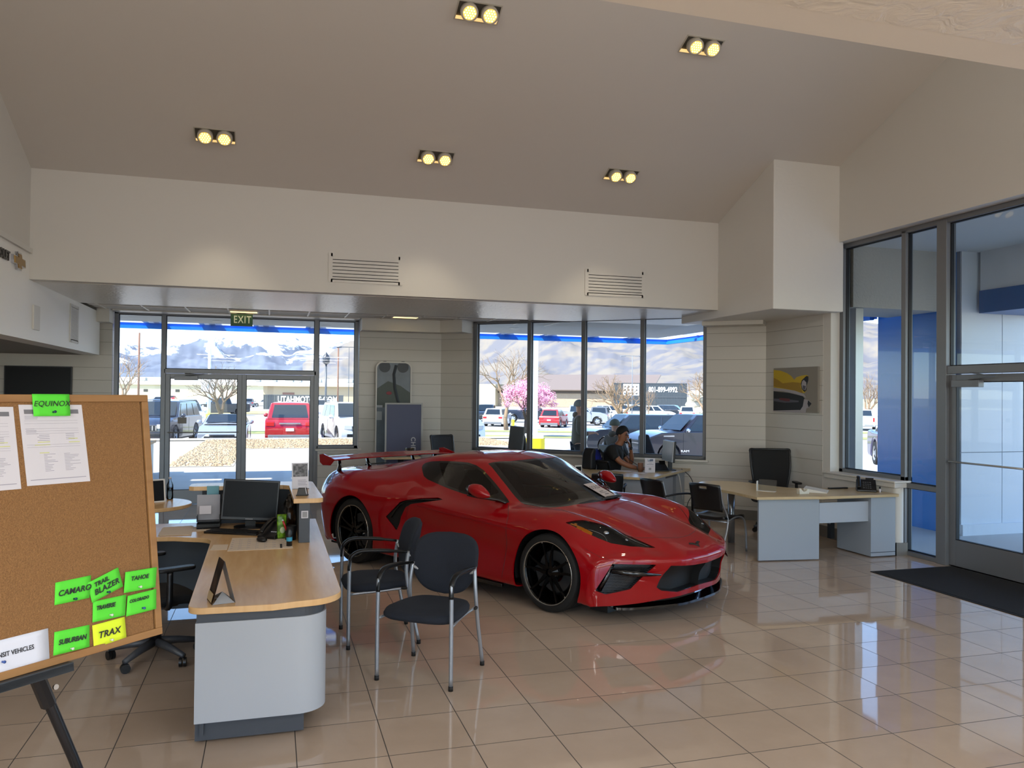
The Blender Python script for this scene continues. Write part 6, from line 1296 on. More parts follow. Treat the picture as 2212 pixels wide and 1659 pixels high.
# ---------------------------------------------------------------- vehicles
M_vg = mat('car_window_dark', '1a2228', .06, spec=.8); M_vt = mat('car_tyre', '1b1b1c', .8); M_vr = mat('car_rim', 'b4b6b9', .3, metal=.6); M_vk = mat('car_black_trim', '101114', .5)
M_vh = mat('car_headlight', 'cfd4d8', .15, metal=.5); M_vl = mat('car_taillight', 'b01a1c', .25); M_vp = mat('licence_plate', 'dcdfe2', .5)
KINDS = {
 'suv': dict(L=4.85, W=1.96, H=1.80, wb=2.9, r=.38, gc=.25, belt=1.12, hood=1.14, nose=.95, cb=(-2.36, 1.0), cr=(-2.15, .25), deck=None),
 'hatch': dict(L=4.2, W=1.80, H=1.62, wb=2.6, r=.34, gc=.22, belt=1.02, hood=1.0, nose=.8, cb=(-2.04, .95), cr=(-1.6, .2), deck=None),
 'sedan': dict(L=4.8, W=1.86, H=1.46, wb=2.8, r=.34, gc=.2, belt=.95, hood=.95, nose=.75, cb=(-1.75, 1.0), cr=(-1.0, .25), deck=.98),
 'coupe': dict(L=4.45, W=1.90, H=1.24, wb=2.7, r=.34, gc=.16, belt=.86, hood=.80, nose=.58, cb=(-1.7, .75), cr=(-.8, .02), deck=.90),
 'pickup': dict(L=5.85, W=2.08, H=1.97, wb=3.65, r=.42, gc=.38, belt=1.30, hood=1.32, nose=1.12, cb=(-.95, 1.35), cr=(-.75, .62), deck=1.30, bed=True),
}
def vehicle(kind, label, x, y, head, paint, cat='car', opts=(), group=None, name=None):
    """head: heading angle from +X (degrees)"""
    k = KINDS[kind]; L, W, H, r = k['L'], k['W'], k['H'], k['r']; z0 = g_lot(x, y)
    t = thing(name or {'pickup': 'pickup_truck', 'suv': 'sport_utility_vehicle', 'hatch': 'hatchback_car', 'sedan': 'sedan_car', 'coupe': 'coupe_car'}[kind], label, cat, (x, y, z0), R(head), group)
    hx, gc, wb = L/2, k['gc'], k['wb']; fx, rx = wb/2+.08*(kind == 'pickup'), -wb/2+.08*(kind == 'pickup')
    def arch(cx, n=10): ra = r*1.16; a0 = math.asin((gc-r)/ra) if gc > r-ra else -.5; return [(cx+ra*math.cos(a), r+ra*math.sin(a)) for a in [PI-a0-(PI-2*a0)*i/n for i in range(n+1)]]
    deck = k['deck'] or k['belt']
    prof = [(-hx+.05, gc+.08), (-hx, .55), (-hx+.02, deck-.12), (-hx+.10, deck)]+([(k['cb'][0]-.1, deck)] if k['deck'] else [])+[(k['cb'][0]+.05, k['belt']), (k['cb'][1], k['hood']), (k['cb'][1]+(hx-k['cb'][1])*.55, k['hood']-.04), (hx-.22, k['nose']), (hx-.06, k['nose']-.12), (hx, .5), (hx-.05, gc+.05), (hx-.2, gc)]
    prof += list(reversed(arch(fx)))+list(reversed(arch(rx)))+[(-hx+.2, gc)]
    Ms = Matrix(((1, 0, 0, 0), (0, 0, 1, 0), (0, 1, 0, 0), (0, 0, 0, 1)))
    b = MB(); b.prism(prof, -W/2, W/2, Ms); body = b.build('car_body', paint, t, bevel=.07, seg=3)
    c0, c1 = k['cb']; r0, r1 = k['cr']; wi, wo = W/2-.22, W/2-.06; zb, zt = k['belt']-.03, H
    V = [(c0, -wo, zb), (c1, -wo, zb), (c1+.08, 0, zb+.02), (c1, wo, zb), (c0, wo, zb), (r0, -wi, zt-.03), (r1, -wi, zt-.03), (r1+.05, 0, zt-.02), (r1, wi, zt-.03), (r0, wi, zt-.03), (r0+.1, 0, zt), (r1-.1, 0, zt+.01)]
    b = MB(); b.add(V, [(0, 1, 6, 5), (1, 2, 7, 6), (2, 3, 8, 7), (3, 4, 9, 8), (4, 0, 5, 9), (5, 6, 11, 10), (6, 7, 11), (7, 8, 11), (8, 9, 10, 11), (9, 5, 10), (4, 3, 2, 1, 0)]); b.build('cabin', paint, t, bevel=.04, seg=2)
    def quad(name, a, b_, c, d, u0, u1, v0, v1, m=M_vg, off=.012, par=t):
        a, b_, c, d = map(Vector, (a, b_, c, d)); P = lambda u, v: a.lerp(b_, u).lerp(d.lerp(c, u), v); n = (b_-a).cross(d-a).normalized()*off
        q = MB(); q.add([P(u0, v0)+n, P(u1, v0)+n, P(u1, v1)+n, P(u0, v1)+n], [(0, 1, 2, 3)]); return q.build(name, m, par)
    for s in (-1, 1):   # side glass in two panes
        A, B_, C, D = ((c0, s*wo, zb), (c1, s*wo, zb), (r1, s*wi, zt-.03), (r0, s*wi, zt-.03))
        f = 1 if s < 0 else -1
        for u0, u1 in ((.06, .30), (.34, .62), (.66, .93)) if kind != 'pickup' else ((.08, .46), (.52, .92)):
            q = quad('side_window', A, B_, C, D, u0, u1, .10, .88, off=.016*f)
    if 'whitepillars' in opts: pass
    quad('windshield', (c1, -wo, zb), (c1, wo, zb), (r1, wi, zt-.03), (r1, -wi, zt-.03), .06, .94, .06, .92, off=.075)
    quad('rear_window', (c0, wo, zb), (c0, -wo, zb), (r0, -wi, zt-.03), (r0, wi, zt-.03), .10, .90, .12, .88, off=.016)
    for cx in (fx, rx):
        for s in (-1, 1):
            w = MB(); Mw = T(cx, s*(W/2-.13), r) @ RX(PI/2); w.lathe([(r*.62, -.12), (r*.95, -.12), (r, -.07), (r, .07), (r*.95, .12), (r*.62, .12)], 24, M=Mw, cap=False); wh = w.build('wheel', M_vt, t, autos=40)
            q = MB(); q.lathe([(.001, .09), (r*.2, .10), (r*.55, .06), (r*.64, .12), (r*.64, -.12), (r*.55, -.06), (.001, -.08)], 20, M=Mw); q.build('wheel_rim', M_vr, wh, autos=40)
            q = MB()
            for i in range(5): a = 2*PI*i/5; q.cyl(r*.42*math.cos(a), r*.42*math.sin(a), -.10, .10, r*.10, 8, M=Mw)
            q.build('rim_holes', M_vk, wh)
    nz = k['nose']
    for s in (-1, 1):
        b = MB(); b.prism([(hx-.34, s*(W/2-.005)), (hx-.03, s*(W/2-.13)), (hx+.012, s*(W/2-.46)), (hx-.10, s*(W/2-.46)), (hx-.34, s*(W/2-.14))][::s], nz-.27, nz-.09); b.build('headlight', M_vh, t, bevel=.015)
        b = MB(); tz = deck-.30 if kind != 'pickup' else deck-.45; hh = .17 if kind != 'pickup' else .38; ww = .34 if kind != 'pickup' else .14; b.box(-hx-.015, -hx+.12, s*(W/2-.03)-(ww if s > 0 else 0), s*(W/2-.03)+(0 if s > 0 else ww), tz, tz+hh); b.build('taillight', M_vl, t, bevel=.02)
        b = MB(); b.ball((c1-.18, s*(W/2+.10), zb+.10), (.07, .11, .09), 12); b.tube([(c1-.18, s*(W/2-.06), zb+.02), (c1-.18, s*(W/2+.04), zb+.06)], .03, 6); b.build('side_mirror', paint if 'chrome_mirror' not in opts else M_chrome, t, smooth=True)
        b = MB(); b.box(fx+.0-wb*.16-.006, fx-wb*.16+.006, s*W/2-.004, s*W/2+.004, gc+.2, zb-.02); b.box(-.25*(kind != 'pickup')-.1-.006, -.1-.25*(kind != 'pickup')+.006, s*W/2-.004, s*W/2+.004, gc+.2, zb-.02); b.build('door_line', M_vk, t)
        MB().box(rx+r*1.3, fx-r*1.3, s*(W/2-.05)-.03, s*(W/2-.05)+.03, gc-.06, gc+.03).build('side_step', M_vk, t)
    gw = W/2-.48; b = MB(); b.box(hx-.05, hx+.02, -gw, gw, nz-.36, nz-.13); g = b.build('grille', M_vk, t, bevel=.01)
    if 'slots' in opts:
        q = MB()
        for i in range(8): y_ = -gw+i*2*gw/7; q.box(hx+.02, hx+.03, y_-.016, y_+.016, nz-.34, nz-.15)
        q.build('grille_slots', M_chrome, g)
    else:
        q = MB(); q.box(hx+.018, hx+.03, -gw, gw, nz-.26, nz-.23); q.build('grille_bar', M_chrome if 'white_front' not in opts else paint, g)
    MB().box(hx-.08, hx+.012, -W/2+.25, W/2-.25, gc+.10, gc+.24).build('lower_intake', M_vk, t, bevel=.02)
    MB().box(-hx-.03, -hx+.1, -W/2+.12, W/2-.12, gc+.02, gc+.22).build('rear_bumper', mat('grey_valance', '6a6c70', .5) if kind != 'pickup' else M_chrome, t, bevel=.03)
    MB().box(-hx-.036, -hx, -.16, .16, .62 if kind != 'pickup' else .5, .74 if kind != 'pickup' else .62).build('licence_plate', M_vp, t)
    if k.get('bed'): MB().box(-hx+.14, k['cb'][0]-.2, -W/2+.14, W/2-.14, deck-.02, deck+.004).build('truck_bed', M_vk, t)
    if 'chrome_bar' in opts: MB().box(-hx-.03, -hx, -.42, .42, .90, .96).build('tailgate_bar', M_chrome, t, bevel=.01)
    if 'exhaust' in opts:
        for s in (-1, 1): MB().box(-hx-.07, -hx+.05, s*.55-.11, s*.55+.11, .30, .38).build('exhaust_tip', M_chrome, t, bevel=.02)
        MB().tube([(-hx+.2, -.7, .24), (-hx+.15, 0, .22), (-hx+.2, .7, .24)], .05, 8).build('exhaust_pipe', mat('tan_muffler', 'a08a6c', .5), t)
    if 'rails' in opts:
        for s in (-1, 1): MB().tube([(r0+.15, s*(wi-.08), zt+.03), (r1-.1, s*(wi-.08), zt+.03)], .025, 6).build('roof_rail', M_vr, t)
    if 'hood_badge' in opts:
        for s in (-1, 1): MB().box(fx-.2, fx+.25, s*W/2-.012, s*W/2+.012, 1.13, 1.18).build('hood_vent_badge', M_chrome, t); 
    if 'green_tag' in opts: MB().box(0, .004, -.2, .2, 0, .16, T(c1-.18, .2, zb+.16) @ RY(R(-50))).build('window_tag', M_green, t)
    return t
P_ = lambda n, c, **k: mat('car_paint_'+n, c, .22, coat=.8, **k)
VW, VN, VR, VS_, VK, VG = P_('white', 'd6d8da'), P_('navy', '1d2434'), P_('crimson', '9c1420'), P_('silver', 'a9adb6', metal=.4), P_('charcoal', '22262e'), P_('grey', '5d6066')
vehicle('suv', 'dark blue off-roader with a slotted grille outside the glass doors, facing in', -4.55, 37.9, -101, VN, opts=('slots', 'rails'))
vehicle('coupe', 'silver low sports coupe facing the glass doors beyond the stone bed', -1.89, 36.7, -91, VS_)
t = vehicle('suv', 'crimson crossover seen from behind beyond the stone bed', .80, 36.4, 88, VR, opts=('chrome_bar', 'exhaust'))
vehicle('suv', 'white sport utility vehicle facing the right sidelite of the glass doors', 3.45, 36.9, -82, VW, opts=('white_front', 'rails'))
vehicle('suv', 'white sport utility vehicle with a green windshield tag farther back in the lot', -7.5, 79.5, -60, VW, opts=('green_tag',))
vehicle('hatch', 'small white car half hidden behind the dark blue off-roader', -5.6, 60.5, -80, VW)
vehicle('pickup', 'black pickup behind the bare tree outside the glass doors', -5.4, 93.0, -160, VK)
vehicle('hatch', 'grey hatchback seen from behind on the far driveway', -4.1, 157, 88, VG)
vehicle('sedan', 'white sedan parked sideways by the dark container left end', -1.4, 163, 175, VW)
vehicle('pickup', 'white pickup seen from behind beside the lantern post', 5.3, 88, 85, VW)
vehicle('hatch', 'tiny red car on the horizon above the dark blue off-roader', -28.5, 258, 85, VR)
vehicle('sedan', 'tiny dark car on the horizon left of the tiny red one', -27.0, 216, 85, VN)
vehicle('pickup', 'silver white truck cut by the left frame of the diagonal window', 7.9, 37.6, -84, VS_)
vehicle('suv', 'dark off-roader at the left of the diagonal window behind the white hatchback', 22.2, 83.5, -110, VK)
vehicle('hatch', 'white hatchback seen from behind left of the pink tree', 19.5, 69.3, 62, VW, opts=('green_tag',)[:0])
vehicle('hatch', 'red hatchback seen from behind right of the pink tree', 24.4, 67.9, 58, VR)
vehicle('pickup', 'silver pickup parked sideways behind the red hatchback', 28.9, 73.6, -20, VS_)
vehicle('pickup', 'dark blue pickup partly behind the pink tree', 26.2, 80.5, -20, VN)
vehicle('suv', 'dark crossover seen from behind, right of the standing person outside', 33.4, 78.3, 62, VG)
vehicle('suv', 'white sport utility vehicle behind the middle bare tree, left one', 41.4, 93, -25, VW)
vehicle('suv', 'white sport utility vehicle behind the middle bare tree, right one', 48.5, 103, -25, VW)
vehicle('suv', 'white sport utility vehicle under the container with the phone number', 46.6, 91.5, -25, VW)
vehicle('suv', 'dark boxy vehicle under the right end of the phone number container', 53.2, 99.2, -40, VK)
vehicle('suv', 'white vehicle above the roof of the black pickup, far right', 50.2, 90, 60, VW)
vehicle('pickup', 'tan pickup with red taillight seen above the dark crossover roof', 38.9, 81, 62, P_('tan', 'a8a294'))
vehicle('suv', 'charcoal crossover parked sideways behind the seated man', 16.15, 34.6, 178, VK)
t = vehicle('pickup', 'black pickup with amber corner lamp outside the diagonal window', 16.25, 28.1, 180, P_('black_plum', '1c1a24'), opts=('chrome_mirror', 'hood_badge'))
for s in (-1, 1): MB().box(2.62, 2.80, s*.96-.03, s*.96+.03, .86, 1.0).build('amber_lamp', M_amb, t, bevel=.01)
line_text('door_lettering', 'RAM', .11, M_vp, basis((1.25, 1.045, .58), (-1, 0, 0), (0, 0, 1), (0, 1, 0)), t, ext=.004, xs=1.6)
vehicle('sedan', 'dark purple sedan outside the narrow right window', 16.6, 17.2, -120, P_('purple', '3a3558'))
vehicle('pickup', 'white pickup seen from behind through the narrow right window', 54.2, 63.4, 48, VW)

# ---------------------------------------------------------------- trees
M_bark = mat('pale_bark', '6b5a4c', .9); M_bark2 = mat('tan_bark', '8a735c', .9)
def bare_tree(name, label, x, y, h, spread, seed, m, levels=6, trunk=.16, first=.28, blossoms=0, cat='tree', group=None, low=0.):
    z = g_lot(x, y); t = thing(name, label, cat, (x, y, z), 0, group); rr = random.Random(seed); tr = MB(); br = MB(); tips = []
    def grow(p, d, ln, r_, lv):
        q = p+d*ln*.5+Vector((rr.uniform(-1, 1), rr.uniform(-1, 1), rr.uniform(-.2, .6)))*ln*.07; e = q+(d+Vector((rr.uniform(-.25, .25), rr.uniform(-.25, .25), .10)))*ln*.5
        (tr if lv == 0 else br).tube([p, q, e], [r_, r_*.82, r_*.66], 7 if lv < 2 else 4 if lv < 4 else 3)
        if lv >= 2: tips.append(q)
        if lv >= levels: tips.append(e); return
        n = 4 if lv == 0 else rr.choice((2, 3, 3)) if lv < 4 else 2
        for i in range(n):
            a = 2*PI*(i+rr.uniform(-.3, .3))/n; sp = spread*rr.uniform(.55, 1.1)
            ax = d.orthogonal().normalized(); bx = d.cross(ax); nd = (d*math.cos(sp)+(ax*math.cos(a)+bx*math.sin(a))*math.sin(sp)); nd.z += .06; nd.normalize()
            grow(e, nd, ln*rr.uniform(.66, .86), r_*.60, lv+1)
    grow(Vector((0, 0, 0)), Vector((0, 0, 1)), h*first, trunk, 0)
    tr.build('trunk', m, t, smooth=True); br.build('branches', m, t)
    if blossoms:
        b = MB(); tp = tips
        for i in range(blossoms):
            c = rr.choice(tp)+Vector((rr.gauss(0, .12), rr.gauss(0, .12), rr.gauss(0, .12))); s = rr.uniform(.035, .075)
            if c.z < low: continue
            v = [c+Vector((rr.uniform(-1, 1), rr.uniform(-1, 1), rr.uniform(-1, 1))).normalized()*s for _ in range(4)]; b.add(v, [(0, 1, 2), (0, 2, 3), (0, 3, 1), (1, 3, 2)])
        o = b.build('blossoms', [mat('pink_blossom', 'dd8fae', .8, noise=(2.3, 'f2c3d4', .25))], t); o['kind'] = 'stuff'
    return t
bare_tree('bare_tree', 'bare tree behind the silver coupe outside the glass doors', -2.74, 47.8, 5.6, .62, 11, M_bark, 6, .17, .17)
bare_tree('bare_tree', 'bare tree at the left edge of the glass entrance', -9.3, 55, 6.5, .60, 5, M_bark2, 6, .16, .2)
bare_tree('blossom_tree', 'pink blossoming tree outside the diagonal window', 15.9, 49.6, 4.6, .62, 21, mat('dark_bark', '3c302c', .9), 5, .13, .22, blossoms=11000, low=1.0)
bare_tree('bare_tree', 'bare tree behind the pink blossoms', 17.6, 60, 8.5, .62, 8, M_bark2, 6, .2, .2)
bare_tree('bare_tree', 'wide bare tree in the middle of the diagonal window', 26.1, 56.9, 7.2, .72, 17, M_bark2, 7, .26, .16)
bare_tree('bare_tree', 'bare tree in front of the phone number container', 43.5, 87.5, 4.0, .45, 31, M_bark2, 5, .10, .25)
bare_tree('bare_tree', 'bare tree at the right end of the diagonal window', 36.4, 62.5, 7.6, .62, 41, M_bark2, 6, .2, .2)
bare_tree('bare_tree', 'bare tree in the narrow gap of the right window', 62, 72, 7.0, .62, 51, M_bark2, 6, .2, .2)
# ---------------------------------------------------------------- poles and signs
M_pw = mat('pole_white', 'd5d6d8', .4); M_yc = mat('safety_yellow', 'e8d21a', .6)
def pole(name, label, x, y, h, r_, m, head=None):
    z = g_lot(x, y); t = thing(name, label, 'lamp post', (x, y, z)); MB().cyl(0, 0, 0, h, r_, 10, r_*.75).build('pole', m, t, smooth=True)
    if head == 'double':
        MB().box(-1.55, 1.55, -.04, .04, h-.06, h).build('cross_arm', m, t)
        for s in (-1, 1): MB().box(s*1.25-.45, s*1.25+.45, -.2, .2, h-.02, h+.10, RY(s*R(4))).build('lamp_head', m, t, bevel=.03)
    if head == 'lantern': MB().lathe([(.05, h), (.26, h+.15), (.30, h+.55), (.16, h+.75), (.03, h+.95), (.001, h+1.05)], 14).build('lantern', mat('lantern_dark', '33373f', .4), t, smooth=True); MB().lathe([(.22, h+.2), (.26, h+.5)], 14, cap=False).build('lantern_glass', M_vh, t)
    return t
t = pole('lamp_post', 'white twin-arm lamp post on a yellow footing outside the glass doors', -4.54, 64.0, 7.0, .14, M_pw, 'double'); MB().cyl(0, 0, 0, .75, .42, 16).build('post_footing', M_yc, t, smooth=True); MB().box(-.55, .55, -.22, -.16, 2.4, 3.1).build('parking_sign', M_pw, t); line_text('sign_mark', 'P', .6, mat('sign_blue_grey', '8891a8', .6), basis((0, -.225, 2.75), (1, 0, 0), (0, 0, 1), (0, -1, 0)), t)
pole('lamp_post', 'dark lantern post in the right sidelite of the glass doors', 3.86, 61.5, 4.55, .09, mat('post_dark', '3c414b', .4), 'lantern')
pole('lamp_post', 'dark thin lamp post at the right edge of the entrance glass', 7.35, 81.5, 7.3, .07, mat('post_dark', '3c414b', .4), 'double').scale = (.55, .55, 1)
pole('utility_pole', 'brown wooden pole beside the thin dark lamp post', 8.5, 110, 9.0, .13, mat('pole_wood', '7a5848', .9))
pole('utility_pole', 'brown wooden pole at the left pane of the glass entrance', -14.4, 98, 9.2, .13, mat('pole_wood', '7a5848', .9))
pole('lamp_post', 'grey twin lamp post behind the wide bare tree', 34.6, 73.2, 7.0, .09, mat('post_grey', '77797f', .5), 'double').scale = (.6, .6, 1)
z = g_lot(8.25, 24.9); t = pole('lamp_post', 'square white post on a big yellow footing outside the diagonal window', 8.25, 24.9, 9.0, .05, M_pw); MB().box(-.10, .10, -.10, .10, .5, 9).build('square_post', M_pw, t, bevel=.01); MB().box(-.26, .26, -.26, .26, .46, .62).build('post_base', M_pw, t, bevel=.02); MB().cyl(0, 0, 0, .48, .36, 28).build('post_footing', M_yc, t, autos=40)
for (x, y, h_, lb) in ((14.6, 48.3, 1.1, 'yellow bollard right of the pink tree trunk'), (-1.9, 55.5, 1.3, 'slim yellow bollard between the silver coupe and crimson crossover'), (4.0, 60.8, 1.1, 'yellow bollard beside the lantern post')):
    o = MB().cyl(x, y, g_lot(x, y), g_lot(x, y)+h_, .10, 12).build('bollard', M_yc, smooth=True); tag(o, lb, 'bollard')
t = thing('notice_board', 'grey blank notice sheet seen beside the silver coupe', 'sign', (-1.56, YA+.075, 0)); MB().box(.075, .21, -.003, .003, 1.335, 1.435).build('notice_sheet', mat('grey_notice', '8a8884', .7), t)

# ---------------------------------------------------------------- buildings and containers
t = thing('warehouse', 'long cream warehouse with a white roof across the horizon', 'building', (0, 0, -1.2))
Mb_ = basis((-12, 318, 0), (.9577, -.2878, 0), (.2878, .9577, 0), (0, 0, 1))
b = MB(Mb_); b.box(-75, 60, 0, 30, 0, 5.6); b.build('wall', mat('cream_wall', 'c7bc9e', .8), t); b = MB(Mb_); b.add([(-75, -1, 5.6), (60, -1, 5.6), (60, 30, 8.6), (-75, 30, 8.6)], [(0, 1, 2, 3)]); b.build('roof', mat('white_roof', 'd3d0c8', .7), t, solid=.3)
b = MB(Mb_)
for i in range(10): x = -60+i*12; b.box(x, x+1.6, -.1, 0, 2.6, 3.6)
w_ = b.build('window', M_vk, t); b = MB(Mb_)
for i, (x, s) in enumerate(((2, 2), (9, 1.4), (14, 3), (19, 1.2), (26, 2), (33, 1.6), (38, 2.4), (47, 1.4), (-44, 3), (-34, 2))): b.box(x, x+s, 12, 14, 7.0, 8.2)
b.build('roof_unit', mat('roof_unit_grey', '9a9a94', .7), t)
t = thing('office_building', 'low tan building with a door left of the dark container', 'building', (0, 0, -.9)); Mb_ = basis((-2.2, 215, 0), (.9577, -.2878, 0), (.2878, .9577, 0), (0, 0, 1)); b = MB(Mb_); b.box(0, 26, 0, 12, 0, 4.2); b.build('wall', mat('tan_wall', 'a8957a', .8), t); b = MB(Mb_); b.box(-.8, 27, -1.5, 12, 4.2, 4.7); b.build('roof', mat('pale_roof', 'c6bba2', .7), t); b = MB(Mb_); b.box(5, 8, -.1, 0, 0, 2.6); b.build('door', mat('dull_red_door', '6f4038', .6), t)
M_cont = mat('container_slate', '3e454b', .6)
def container(label, px, py, L_, W_c, h_, z, ang_, texts, group=None):
    t = thing('shipping_container', label, 'container', (px, py, z), R(ang_), group)
    b = MB(); n = int(L_/.28); out = []
    for i in range(n): x = -L_/2+i*L_/n; w = L_/n; out += [(x, -W_c/2), (x+w*.45, -W_c/2), (x+w*.5, -W_c/2+.06), (x+w*.95, -W_c/2+.06)]
    out += [(L_/2, -W_c/2), (L_/2, W_c/2), (-L_/2, W_c/2)]; b.prism(out, .12, h_-.1); b.build('corrugated_wall', M_cont, t)
    b = MB(); b.box(-L_/2-.03, L_/2+.03, -W_c/2-.03, W_c/2, h_-.14, h_); b.box(-L_/2-.03, L_/2+.03, -W_c/2-.03, W_c/2, 0, .14)
    for s in (-1, 1): b.box(s*L_/2-.06, s*L_/2+.06, -W_c/2-.03, -W_c/2+.05, 0, h_)
    b.build('container_frame', mat('container_edge', '3c4146', .6), t)
    for body, sz, x, z_, xs_ in texts: line_text('container_lettering', body, sz, mat('white_lettering', 'e3e3e3', .6), basis((x, -W_c/2-.04, z_), (1, 0, 0), (0, 0, 1), (0, -1, 0)), t, ext=.01, xs=xs_, bold=.04)
    return t
container('dark shipping container with white lettering behind the crimson crossover', 5.0, 135.0, 12.4, 2.4, 2.95, -1.55, -16, [('UTAHMOTORS.COM', 1.45, .9, 2.15, .72)])
container('lower dark container in the stack at the diagonal window', 68.7, 137.5, 13.5, 2.6, 2.6, -1.0, -27, [])
t = container('upper dark container with the phone number 801-899-4992', 68.7, 137.5, 13.5, 2.6, 2.6, 1.6, -27, [('801-899-4992', 1.35, 2.4, 1.35, .70)])
b = MB(); b.box(-5.0, -2.0, -1.36, -1.34, .25, 2.4); b.build('white_logo_block', mat('white_lettering', 'e3e3e3', .6), t); b = MB()
for i in range(4):
    for j in range(3): b.box(-4.8+i*.72, -4.5+i*.72, -1.375, -1.36, .45+j*.65, .75+j*.65)
b.build('logo_pattern', M_cont, t)
t = thing('brick_warehouse', 'tan brick building with a brown metal roof behind the pink tree', 'building', (0, 0, -1.0)); Mb_ = basis((50, 196, -.2), (.81, -.585, 0), (.585, .81, 0), (0, 0, 1)) @ Matrix.Diagonal((1.34, 1.34, 1.02, 1))
b = MB(Mb_); b.box(-6, 32, 0, 14, 0, 4.4); b.build('wall', mat('tan_brick', '9c8770', .85, noise=(3, 'a89580', .3)), t); b = MB(Mb_); b.add([(4, -1.2, 4.2), (33, -1.2, 4.2), (33, 9, 8.1), (6, 9, 8.1)], [(0, 1, 2, 3)]); b.build('roof', mat('brown_metal_roof', '7d6d62', .5), t, solid=.25); b = MB(Mb_); b.box(4, 33, -.15, 0, 3.3, 4.2); b.build('dark_band', mat('dark_brown', '54483f', .7), t)  # darker brown band along the top of the wall
b = MB(Mb_); b.box(8.5, 10.8, -1.2, 0, 2.6, 3.9); b.build('wall_awning_box', mat('cream_unit', 'b8b39c', .7), t); b = MB(Mb_); b.box(-7, 4, -1.5, 13, 0, 5.4); b.build('wall_wing', mat('pale_tan_wall', 'b9a98a', .8), t); b = MB(Mb_); b.box(-2, 0, -1.55, -1.4, .3, 4.4); b.build('window', M_vk, t)
for (x, y, h_, lb) in ((70, 118, 3.4, 'rough white stone mound right of the phone number container'),):
    t = MB(); rr = random.Random(2)
    for i in range(60): t.ball((x+rr.uniform(-1, 1)*4, y+rr.uniform(-2, 2), -1+rr.uniform(0, h_)), (rr.uniform(.5, 1.2), rr.uniform(.5, 1), rr.uniform(.4, .8)), 7)
    o = t.build('stone_mound', mat('pale_limestone', 'b9ae9a', .9)); tag(o, lb, 'stone mound')

# ---------------------------------------------------------------- mountains
def mountains(name, prof, r0, r1, m, seed, amp, nrow=70, step=.11):
    from mathutils import noise
    a0, a1 = prof[0][0], prof[-1][0]; n = int((a1-a0)/step); az = [a0+(a1-a0)*i/n for i in range(n+1)]; el = np.interp(az, [p[0] for p in prof], [p[1] for p in prof]); vs = []
    for i, a in enumerate(az):
        for j in range(nrow+1):
            t = j/nrow; r_ = r0+(r1-r0)*t; top = math.tan(R(el[i]))*r1+EYE; x, y = r_*math.sin(R(a)), r_*math.cos(R(a))
            q = Vector((x/900, y/900, seed)); f = noise.hetero_terrain(q, 1.0, 2.1, 6, .7)*.5; rg = noise.ridged_multi_fractal(q*1.7, .9, 2.1, 5, .9, 2.0)*.35
            z = -1.3+(top+1.3)*(t**1.25)+(f+rg-.6)*amp*t*(1-t)*3.0+(rg-.3)*amp*.12*t**6
            vs.append((x, y, z))
    w = nrow+1; fs = [(i*w+j, (i+1)*w+j, (i+1)*w+j+1, i*w+j+1) for i in range(n) for j in range(nrow)]
    b = MB(); b.add(vs, fs); o = b.build(name, m, smooth=True); o['kind'] = 'structure'; return o
def snow_mat(name, rock, rock2, snow, lo, hi, patch=.5, scale=.004):
    m = bpy.data.materials.new(name); m.use_nodes = True; nt = m.node_tree; b = nt.nodes['Principled BSDF']; b.inputs['Roughness'].default_value = .95; N = nt.nodes.new; Lk = nt.links.new
    tc = N('ShaderNodeTexCoord'); sp = N('ShaderNodeSeparateXYZ'); Lk(tc.outputs['Object'], sp.inputs[0]); n = N('ShaderNodeTexNoise'); n.inputs['Scale'].default_value = scale; n.inputs['Detail'].default_value = 12; n.inputs['Roughness'].default_value = .68; n.inputs['Distortion'].default_value = .6; Lk(tc.outputs['Object'], n.inputs['Vector'])
    hh = N('ShaderNodeMapRange'); hh.inputs[1].default_value = lo; hh.inputs[2].default_value = hi; Lk(sp.outputs[2], hh.inputs[0])
    ad = N('ShaderNodeMath'); ad.operation = 'ADD'; Lk(hh.outputs[0], ad.inputs[0]); s2 = N('ShaderNodeMath'); s2.operation = 'MULTIPLY_ADD'; s2.inputs[1].default_value = 2.6; s2.inputs[2].default_value = -1.3-(1-patch)*.5; Lk(n.outputs['Fac'], s2.inputs[0]); Lk(s2.outputs[0], ad.inputs[1])
    r = N('ShaderNodeValToRGB'); r.color_ramp.elements[0].position = .36; r.color_ramp.elements[1].position = .5; r.color_ramp.elements[0].color = (0, 0, 0, 1); Lk(ad.outputs[0], r.inputs[0])
    n2 = N('ShaderNodeTexNoise'); n2.inputs['Scale'].default_value = scale*2; n2.inputs['Detail'].default_value = 8; Lk(tc.outputs['Object'], n2.inputs['Vector']); c2 = N('ShaderNodeValToRGB'); c2.color_ramp.elements[0].color = (*lin(rock), 1); c2.color_ramp.elements[1].color = (*lin(rock2), 1); c2.color_ramp.elements[0].position = .42; c2.color_ramp.elements[1].position = .58; Lk(n2.outputs['Fac'], c2.inputs[0])
    mx = N('ShaderNodeMix'); mx.data_type = 'RGBA'; Lk(r.outputs[0], mx.inputs[0]); Lk(c2.outputs[0], mx.inputs[6]); mx.inputs[7].default_value = (*lin(snow), 1); Lk(mx.outputs[2], b.inputs['Base Color']); return m
